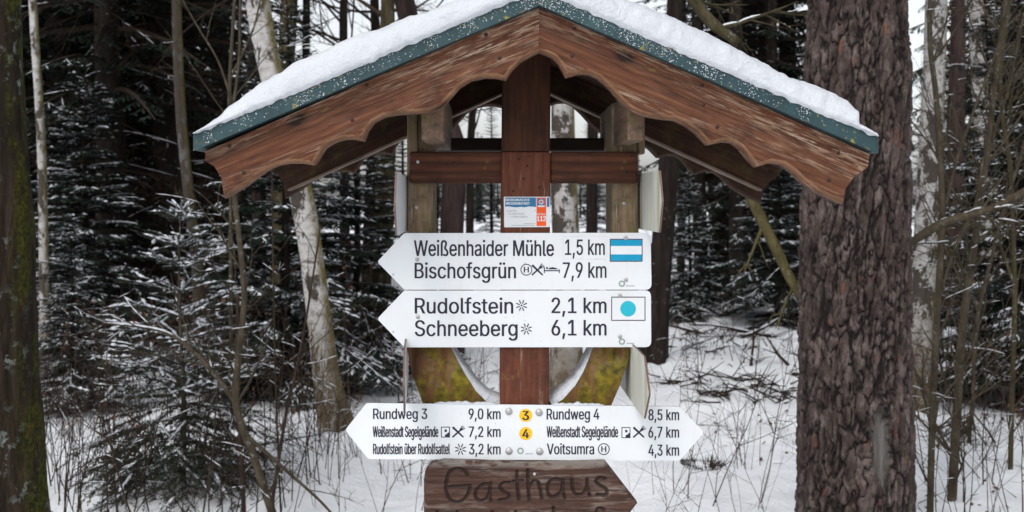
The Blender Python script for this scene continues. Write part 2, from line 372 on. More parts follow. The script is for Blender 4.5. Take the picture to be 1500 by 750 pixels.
# ------------------------------------------------------------------ the sign shelter
SX = .098
root = empty('sign_shelter', (P(771, 0, 2.41).x, 2.41, 0), 'brown wooden signpost shelter with carved gables and snowy teal edged roof', 'sign shelter')
def frame(p, q, up=Vector((0, 0, 1))):
    """frame at p whose x axis runs to q"""
    x = (Vector(q) - Vector(p)).normalized(); y = Vector((0, 1, 0)); z = x.cross(y).normalized(); y = z.cross(x)
    m = Matrix((x, y, z)).transposed().to_4x4(); m.translation = p; return m

def zl(pts, s=.4, ox=250, oy=0): return [(ox + x * s, oy + y * s) for x, y in pts]
L_low = zl([(198, 712), (250, 676), (300, 640), (345, 608), (385, 590), (430, 582), (480, 582), (518, 590), (528, 568), (552, 530), (590, 506), (635, 493), (670, 493), (697, 503), (706, 470), (732, 436), (775, 412), (830, 402), (900, 398), (945, 394), (985, 378), (1015, 345), (1050, 305), (1095, 278), (1150, 266), (1195, 267), (1222, 276), (1238, 246), (1275, 210), (1315, 188), (1350, 178)])
L_end = zl([(126, 590), (160, 610), (185, 650), (198, 712)])
R_low = [(750 + x * .4, y * .4) for x, y in [(98, 178), (130, 182), (160, 196), (185, 222), (207, 268), (240, 254), (285, 252), (325, 270), (370, 312), (410, 358), (450, 392), (490, 408), (550, 418), (605, 424), (650, 445), (690, 475), (727, 516), (775, 503), (815, 506), (850, 530), (880, 568), (902, 596), (950, 580), (1000, 588), (1040, 615), (1080, 655), (1120, 684), (1165, 708), (1212, 732)]]
R_end = [(750 + x * .4, y * .4) for x, y in [(1212, 732), (1222, 690), (1255, 645), (1303, 612)]]
apexL, apexR = (789.4, 9), (789.8, 9)
dF = 2.10
left_face = px2([apexL] + [(300.4, 222)] + L_end[:-1] + L_low, dF)
right_face = px2([apexR] + R_low + R_end[1:] + [(1274, 226)], dF)
def gable(face, name, d0, d1, mat_, corner, i0, i1, lip=.0085):
    """face outline; vertices i0..i1 form the carved lower edge, which gets a sloping routed lip"""
    n = len(face); ctr = Vector((SX, 2.6)); off = []
    a_ = sum(face[i][0] * face[(i + 1) % n][1] - face[(i + 1) % n][0] * face[i][1] for i in range(n)); sg = 1 if a_ > 0 else -1
    for i, p in enumerate(face):
        p0, p1 = Vector(face[i - 1]), Vector(face[(i + 1) % n])
        t = (p1 - p0).normalized(); nm = Vector((t.y, -t.x)) * sg
        off.append(Vector(p) + nm * lip if i0 <= i <= i1 else Vector(p))
    mb = MB()
    r0 = [Vector((x, d0, z)) for x, z in face]
    rA = [Vector((x + (o.x - x) * .55, d0 + .002, z + (o.y - z) * .55)) for (x, z), o in zip(face, off)]
    r1 = [Vector((o.x, d0 + .012, o.y)) for o in off]; r2 = [Vector((o.x, d1, o.y)) for o in off]
    mb.add(r0 + rA + r1 + r2, [tuple(range(n)), tuple(range(4 * n - 1, 3 * n - 1, -1))] + [(k * n + i, (k + 1) * n + i, (k + 1) * n + (i + 1) % n, k * n + (i + 1) % n) for k in range(3) for i in range(n)])
    a = Vector((SX, d0, H + .37)); b = Vector((corner[0], d0, corner[1]))
    fr = frame(a, b) if b.x > a.x else frame(b, a)
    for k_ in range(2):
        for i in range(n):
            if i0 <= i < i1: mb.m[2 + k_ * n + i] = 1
    o = part(name, mb, [mat_, M['worn_lit_lip'] if d0 < 2.5 else mat_], root, fr)
    bm = bmesh.new(); bm.from_mesh(o.data); bmesh.ops.recalc_face_normals(bm, faces=bm.faces); bm.to_mesh(o.data); bm.free()
    return o
lo_l = px2([(300, 222)], dF)[0]; lo_r = px2([(1274, 226)], dF)[0]
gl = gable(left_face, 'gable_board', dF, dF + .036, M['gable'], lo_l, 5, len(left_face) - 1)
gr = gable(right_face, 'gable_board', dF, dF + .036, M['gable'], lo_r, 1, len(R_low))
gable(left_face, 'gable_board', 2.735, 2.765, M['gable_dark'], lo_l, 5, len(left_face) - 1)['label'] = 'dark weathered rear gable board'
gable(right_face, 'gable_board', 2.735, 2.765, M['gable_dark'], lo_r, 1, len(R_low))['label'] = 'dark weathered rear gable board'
def nail(parent, x, z, d, r=.004, mat_='rust', name='screw', dome=.35):
    mb = MB(); seg = 10
    vs_ = [Vector((x, d - r * dome, z))]; fs = []
    for ring, (rr, yy) in enumerate(((.55, .3), (1.0, .1), (1.0, -.4))):
        for k in range(seg):
            a = 2 * math.pi * k / seg; vs_.append(Vector((x + rr * r * math.cos(a), d - r * dome * yy * 2, z + rr * r * math.sin(a))))
    for k in range(seg):
        fs.append((0, 1 + (k + 1) % seg, 1 + k))
        for q in range(2):
            fs.append((1 + q * seg + k, 1 + q * seg + (k + 1) % seg, 1 + (q + 1) * seg + (k + 1) % seg, 1 + (q + 1) * seg + k))
    mb.add(vs_, fs); fr = Matrix.Translation((x, d, z))
    return part(name, mb, M[mat_], parent, fr, True)
for q in [(215, 535), (665, 440), (268, 632), (718, 312), (1155, 127), (1205, 213)]:
    x, z = px2([(250 + q[0] * .4, q[1] * .4)], dF)[0]; nail(gl, x, z, dF)
for q in [(228, 105), (695, 312), (752, 465), (1195, 560), (700, 385), (1160, 660), (220, 205)]:
    x, z = px2([(750 + q[0] * .4, q[1] * .4)], dF)[0]; nail(gr, x, z, dF)
# roof: two slabs, teal metal edge, boards under
ap = P(790, 10, 2.08); el_ = P(284, 223, 2.08); er_ = P(1285, 227, 2.08); TH = .034
D0, D1 = 2.075, 2.80
def slab(a, b, t0, t1, d0, d1, cut_a=True):
    mb = MB(); n = Vector((0, 0, 1))
    q = [(a.x, a.z + t0), (b.x, b.z + t0), (b.x, b.z + t1), (a.x, a.z + t1)]
    prism(mb, q, d0, d1); return mb
for e in (el_, er_):
    fr = frame(e, ap) if e.x < ap.x else frame(ap, e)
    o = part('roof_panel', slab(ap, e, 0.002, TH, D0, D1), M['teal'], root, fr); bevel(o, .003, 2)
    bx = ap.lerp(e, .985)
    part('roof_boards', slab(ap, bx, -.014, 0.0, D0 + .066, D1 - .07), M['roofboard'], root, fr)
# rear rafters: straight boards in front of the rear gable
rr = [((772, 119), (1116, 277), ap.lerp(er_, .93)), ((772, 119), (422, 277), ap.lerp(el_, .93))]
for a, b, e in rr:
    A = P(*a, 2.69); B = P(*b, 2.69); A.x = SX
    mb = MB(); prism(mb, [(A.x, A.z), (B.x, B.z), (e.x, e.z - .016), (ap.x, ap.z - .016)], 2.69, 2.732)
    o = part('rafter', mb, M['gable_dark'], root, frame(A, B) if B.x > A.x else frame(B, A)); bevel(o, .003)
    mb = MB(); prism(mb, [(A.x, A.z), (B.x, B.z), (B.x, B.z - .005), (A.x, A.z - .005)], 2.684, 2.734)  # added strip: the rafter's snow-lit lower edge, light put into its colour
    part('rafter_lit_edge', mb, M['snow_lit_edge'], root, frame(A, B) if B.x > A.x else frame(B, A))
# front rafters hidden just behind the front gable
# purlins
def bx(px0, px1, py0, py1, d, d1, mat_, name, parent=root, bev=.004, axis=None):
    a = P(px0, py0, d); b = P(px1, py1, d)
    mb = MB(); mb.box(a.x, b.x, d, d1, b.z, a.z)
    o = part(name, mb, mat_, parent, Matrix.Translation(((a.x + b.x) / 2, (d + d1) / 2, (a.z + b.z) / 2))); bevel(o, bev); return o
bx(617, 650, 128, 205, 2.16, 2.69, M['purlin'], 'purlin')
bx(919, 944, 135, 206, 2.16, 2.69, M['purlin'], 'purlin')
bx(640, 905, 202, 221, 2.60, 2.66, M['dark_beam'], 'rear_beam')
# centre post
pw = .1085; xp = P(771.5, 0, 2.355).x; xb = P(767.5, 0, 2.355).x
mb = MB()
def post_seg(z0, z1, mat_, name, par, off=0):
    m_ = MB(); t0 = (z0 - 1.0) / .9; t1 = (z1 - 1.0) / .9
    v = []
    for z, t in ((z0, t0), (z1, t1)):
        cx = xb + (xp - xb) * t; h = pw / 2 - off
        v += [(cx - h, 2.355 + off, z), (cx + h, 2.355 + off, z), (cx + h, 2.465 - off, z), (cx - h, 2.465 - off, z)]
    m_.add([Vector(q) for q in v], [(0, 1, 5, 4), (1, 2, 6, 5), (2, 3, 7, 6), (3, 0, 4, 7), (4, 5, 6, 7), (3, 2, 1, 0)])
    o = part(name, m_, mat_, par, Matrix.Translation((xp, 2.41, (z0 + z1) / 2))); bevel(o, .004); return o
zs = H - (222 - PY) * 2.355 / F
post = post_seg(-.15, zs, M['post'], 'centre_post', root)
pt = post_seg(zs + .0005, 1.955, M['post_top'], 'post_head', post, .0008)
for (x, y) in [(772, 243), (760, 233), (767, 262), (752, 300 - 20), (790, 275)]:
    p = P(x, y, 2.355); nail(post, p.x, p.z, 2.355, .0028)
# side posts
def side_post(x0, x1, y0, y1, d, d1, name='side_post'):
    a = P(x0, y0, d); b = P(x1, y1, d)
    mb = MB(); mb.box(a.x, b.x, d, d1, b.z, a.z)
    o = part(name, mb, M['raw'], root, Matrix.Translation((a.x, d, b.z))); bevel(o, .006, 2); return o
spl = side_post(596, 636, 150, 505, 2.395, 2.52); spr = side_post(896, 936, 150, 505, 2.395, 2.52)
bx(597, 611, 150, 224, 2.37, 2.393, M['raw'], 'post_batten'); bx(935, 945, 150, 226, 2.385, 2.41, M['raw'], 'post_batten')
for s_, x, y in ((spl, 610, 304), (spr, 914, 298)):
    p = P(x, y, 2.395); nail(s_, p.x, p.z, 2.395, .004, 'steel')
# cross beam, in two pieces that butt against the post
for (x0, x1) in ((600, 738), (806, 934)):
    o = bx(x0, x1, 222, 268.5, 2.366, 2.394, M['beam'], 'cross_beam'); bevel(o, .002)
    for q in ([(612, 237), (665, 238)] if x0 < 700 else [(917, 253), (925, 228)]):
        p = P(*q, 2.366); nail(o, p.x, p.z, 2.366, .0038, 'steel' if q[0] == 612 else 'rust')
# curved log braces
Lb = [(597, 505), (601, 530), (611, 562), (622, 592), (640, 640), (672, 690), (734, 730), (734, 592), (714, 587), (697, 570), (683, 548), (671, 527), (662, 508), (660, 480), (596, 480)]
Rb = [(923, 505), (917, 530), (906, 562), (893, 592), (872, 640), (840, 690), (806, 730), (806, 592), (824, 582), (842, 562), (853, 543), (862, 522), (868, 505), (870, 480), (925, 480)]
for b_ in (Lb, Rb):
    pts = px2(b_, 2.40); mb = MB(); prism(mb, pts, 2.375, 2.47)
    cx = sum(p[0] for p in pts) / len(pts)
    o = part('curved_brace', mb, M['log'], root, Matrix.Translation((cx, 2.42, 1.2))); bevel(o, .034, 5, 50)
    for f_ in o.data.polygons: f_.use_smooth = False
# snow lying along the inner curve of the braces
def brace_snow(line, sgn, cat_label):
    mb = MB(); pts = smoothline([Vector((*px2([p], 2.40)[0], 0)) for p in line], 12); n = len(pts); nv = 9
    rnd = random.Random(3)
    vs_ = []
    for i, p in enumerate(pts):
        t = i / (n - 1); th = .004 + .013 * min(1, t * 1.3) + .002 * noise.noise(Vector((i * .17, sgn, 1)))
        tg = (pts[min(i + 1, n - 1)] - pts[max(i - 1, 0)]).normalized(); nm = Vector((-tg.y, tg.x, 0)) * sgn
        for k in range(nv):
            a = math.pi * k / (nv - 1); q = -math.cos(a)
            lap = .005 + .010 * t + .006 * noise.noise(Vector((i * .12, 2, sgn)))
            off = nm * (th * math.sin(a) ** .6 - (lap if k == 0 else (.25 * lap if k == 1 else 0)))
            y = 2.422 + q * .044 + .003 * noise.noise(Vector((i * .25, k * .9, 5)))
            vs_.append(Vector((p.x + off.x, y, p.y + off.y)))
    fs = [(i * nv + k, i * nv + k + 1, (i + 1) * nv + k + 1, (i + 1) * nv + k) for i in range(n - 1) for k in range(nv - 1)]
    mb.add(vs_, fs); mb.m = [0] * len(mb.f)
    me = mb.mesh('brace_snow', M['snow'], True)
    return tag(obj('brace_snow', me), cat_label, 'snow')
brace_snow([(661, 506), (671, 527), (683, 548), (697, 568), (714, 584), (733, 590)], 1, 'snow strip lying in the curve of the left mossy log brace')
brace_snow([(868, 506), (862, 522), (853, 543), (842, 562), (824, 579), (807, 590)], -1, 'snow strip lying in the curve of the right mossy log brace')

# snow on the roof
def roof_snow():
    nu, nv, nw = 340, 26, 12
    mb = MB(); vs_ = []
    ln = (ap - el_).length; top = Vector((0, 0, TH + .001))
    us = np.linspace(-1, 1, nu)
    for u in us:
        e = el_ if u < 0 else er_; a = abs(u)
        base = ap.lerp(e, min(a, 1.0) * .998) + top
        # thickness: thick over most of the slope, thin ragged lip by the eaves
        if u < 0: prof = float(np.interp(a, (0, .14, .309, .515, .673, .792, .871, .90, .93, .97, 1.0), (.050, .050, .052, .062, .060, .049, .034, .027, .018, .009, .003)))
        else: prof = float(np.interp(a, (0, .15, .339, .485, .727, .832, .889, .929, .940, .994, 1.0), (.050, .056, .066, .063, .051, .055, .048, .034, .012, .009, .003)))
        sl = Vector((e.x - ap.x, 0, e.z - ap.z)).normalized(); nrm = Vector((-sl.z, 0, sl.x)) if u > 0 else Vector((sl.z, 0, -sl.x))
        if nrm.z < 0: nrm = -nrm
        k_ = max(0, 1 - a / .05); nrm = (nrm * (1 - k_) + Vector((0, 0, 1)) * k_).normalized()
        P_ = []
        # front face: rises from the band edge with a small ledge, then domes back
        sgn = [(.09, -.055), (-.02, .02), (-.03, .12), (.0, .26), (.03, .40), (.10, .55), (.2, .68), (.36, .8), (.6, .9), (.95, .97), (1.6, 1.0)]
        for s_, h_ in sgn:
            y = D0 - .007 + s_ * .055; P_.append((y, h_))
        for t in np.linspace(.12, .9, nv): P_.append((D0 + .085 + (D1 - D0 - .15) * t, 1.0))
        for s_, h_ in sgn[::-1]: P_.append((D1 + .003 - s_ * .055, h_))
        for j, (y, h_) in enumerate(P_):
            q = base + nrm * (prof * h_)
            q = Vector((q.x, y, q.z))
            n1 = noise.noise(Vector((q.x * 5, y * 5, q.z * 5 + 3))) * .0065 + noise.noise(Vector((q.x * 16, y * 16, q.z * 16))) * .0055 + noise.noise(Vector((q.x * 50, y * 50, q.z * 50))) * .0036 + noise.noise(Vector((q.x * 140, y * 140, q.z * 140))) * .0012
            kk = min(1, max(0, h_) * 3 + .15) * min(1, prof / .03 + .2)
            q += (nrm * .7 + Vector((0, -.7 if j < 12 else 0, 0))) * n1 * kk
            if h_ < .0: q -= nrm * max(0, .005 * noise.noise(Vector((q.x * 60, 1, 1))) + .002)
            vs_.append(q)
    m = len(P_)
    fs = [(i * m + j, (i + 1) * m + j, (i + 1) * m + j + 1, i * m + j + 1) for i in range(nu - 1) for j in range(m - 1)]
    mb.add(vs_, fs)
    tag(obj('roof_snow', mb.mesh('roof_snow', M['snow'], True)), 'thick white snow blanket lying on the shelter roof', 'snow')
roof_snow()
# frost grains clinging to the teal edge
def frost():
    rnd = random.Random(11); mb = MB()
    for side, e in ((0, el_), (1, er_)):
        for i in range(1500 if side == 0 else 2600):
            a = rnd.random() ** (1.0 if side == 0 else 1.6) * (.97 if side == 0 else .8)
            if rnd.random() > .12 + 1.9 * max(0, noise.noise(Vector((a * 17, side * 7, 0)))) + .8 * max(0, noise.noise(Vector((a * 70, side * 7, 5)))): continue
            h = rnd.random() ** (1.5 if side == 0 else 2.0); b = ap.lerp(e, a); r = rnd.uniform(.0006, .0012) * (1.5 if rnd.random() < .06 else 1)
            p = Vector((b.x, D0 - .0002, b.z + .003 + (TH - .004) * (1 - h)))
            vs_ = [p + Vector((rnd.uniform(.7, 1.3) * r * x, r * .55 * y, rnd.uniform(.7, 1.3) * r * z)) for x, y, z in ((1, 0, 0), (0, 0, 1), (-1, 0, 0), (0, 0, -1), (0, -1, 0))]
            mb.add(vs_, [(0, 4, 1), (1, 4, 2), (2, 4, 3), (3, 4, 0)])
    tag(obj('frost', mb.mesh('frost', M['snow_twig'])), 'white frost grains clinging to the teal roof edge', 'frost', kind='stuff')
frost()

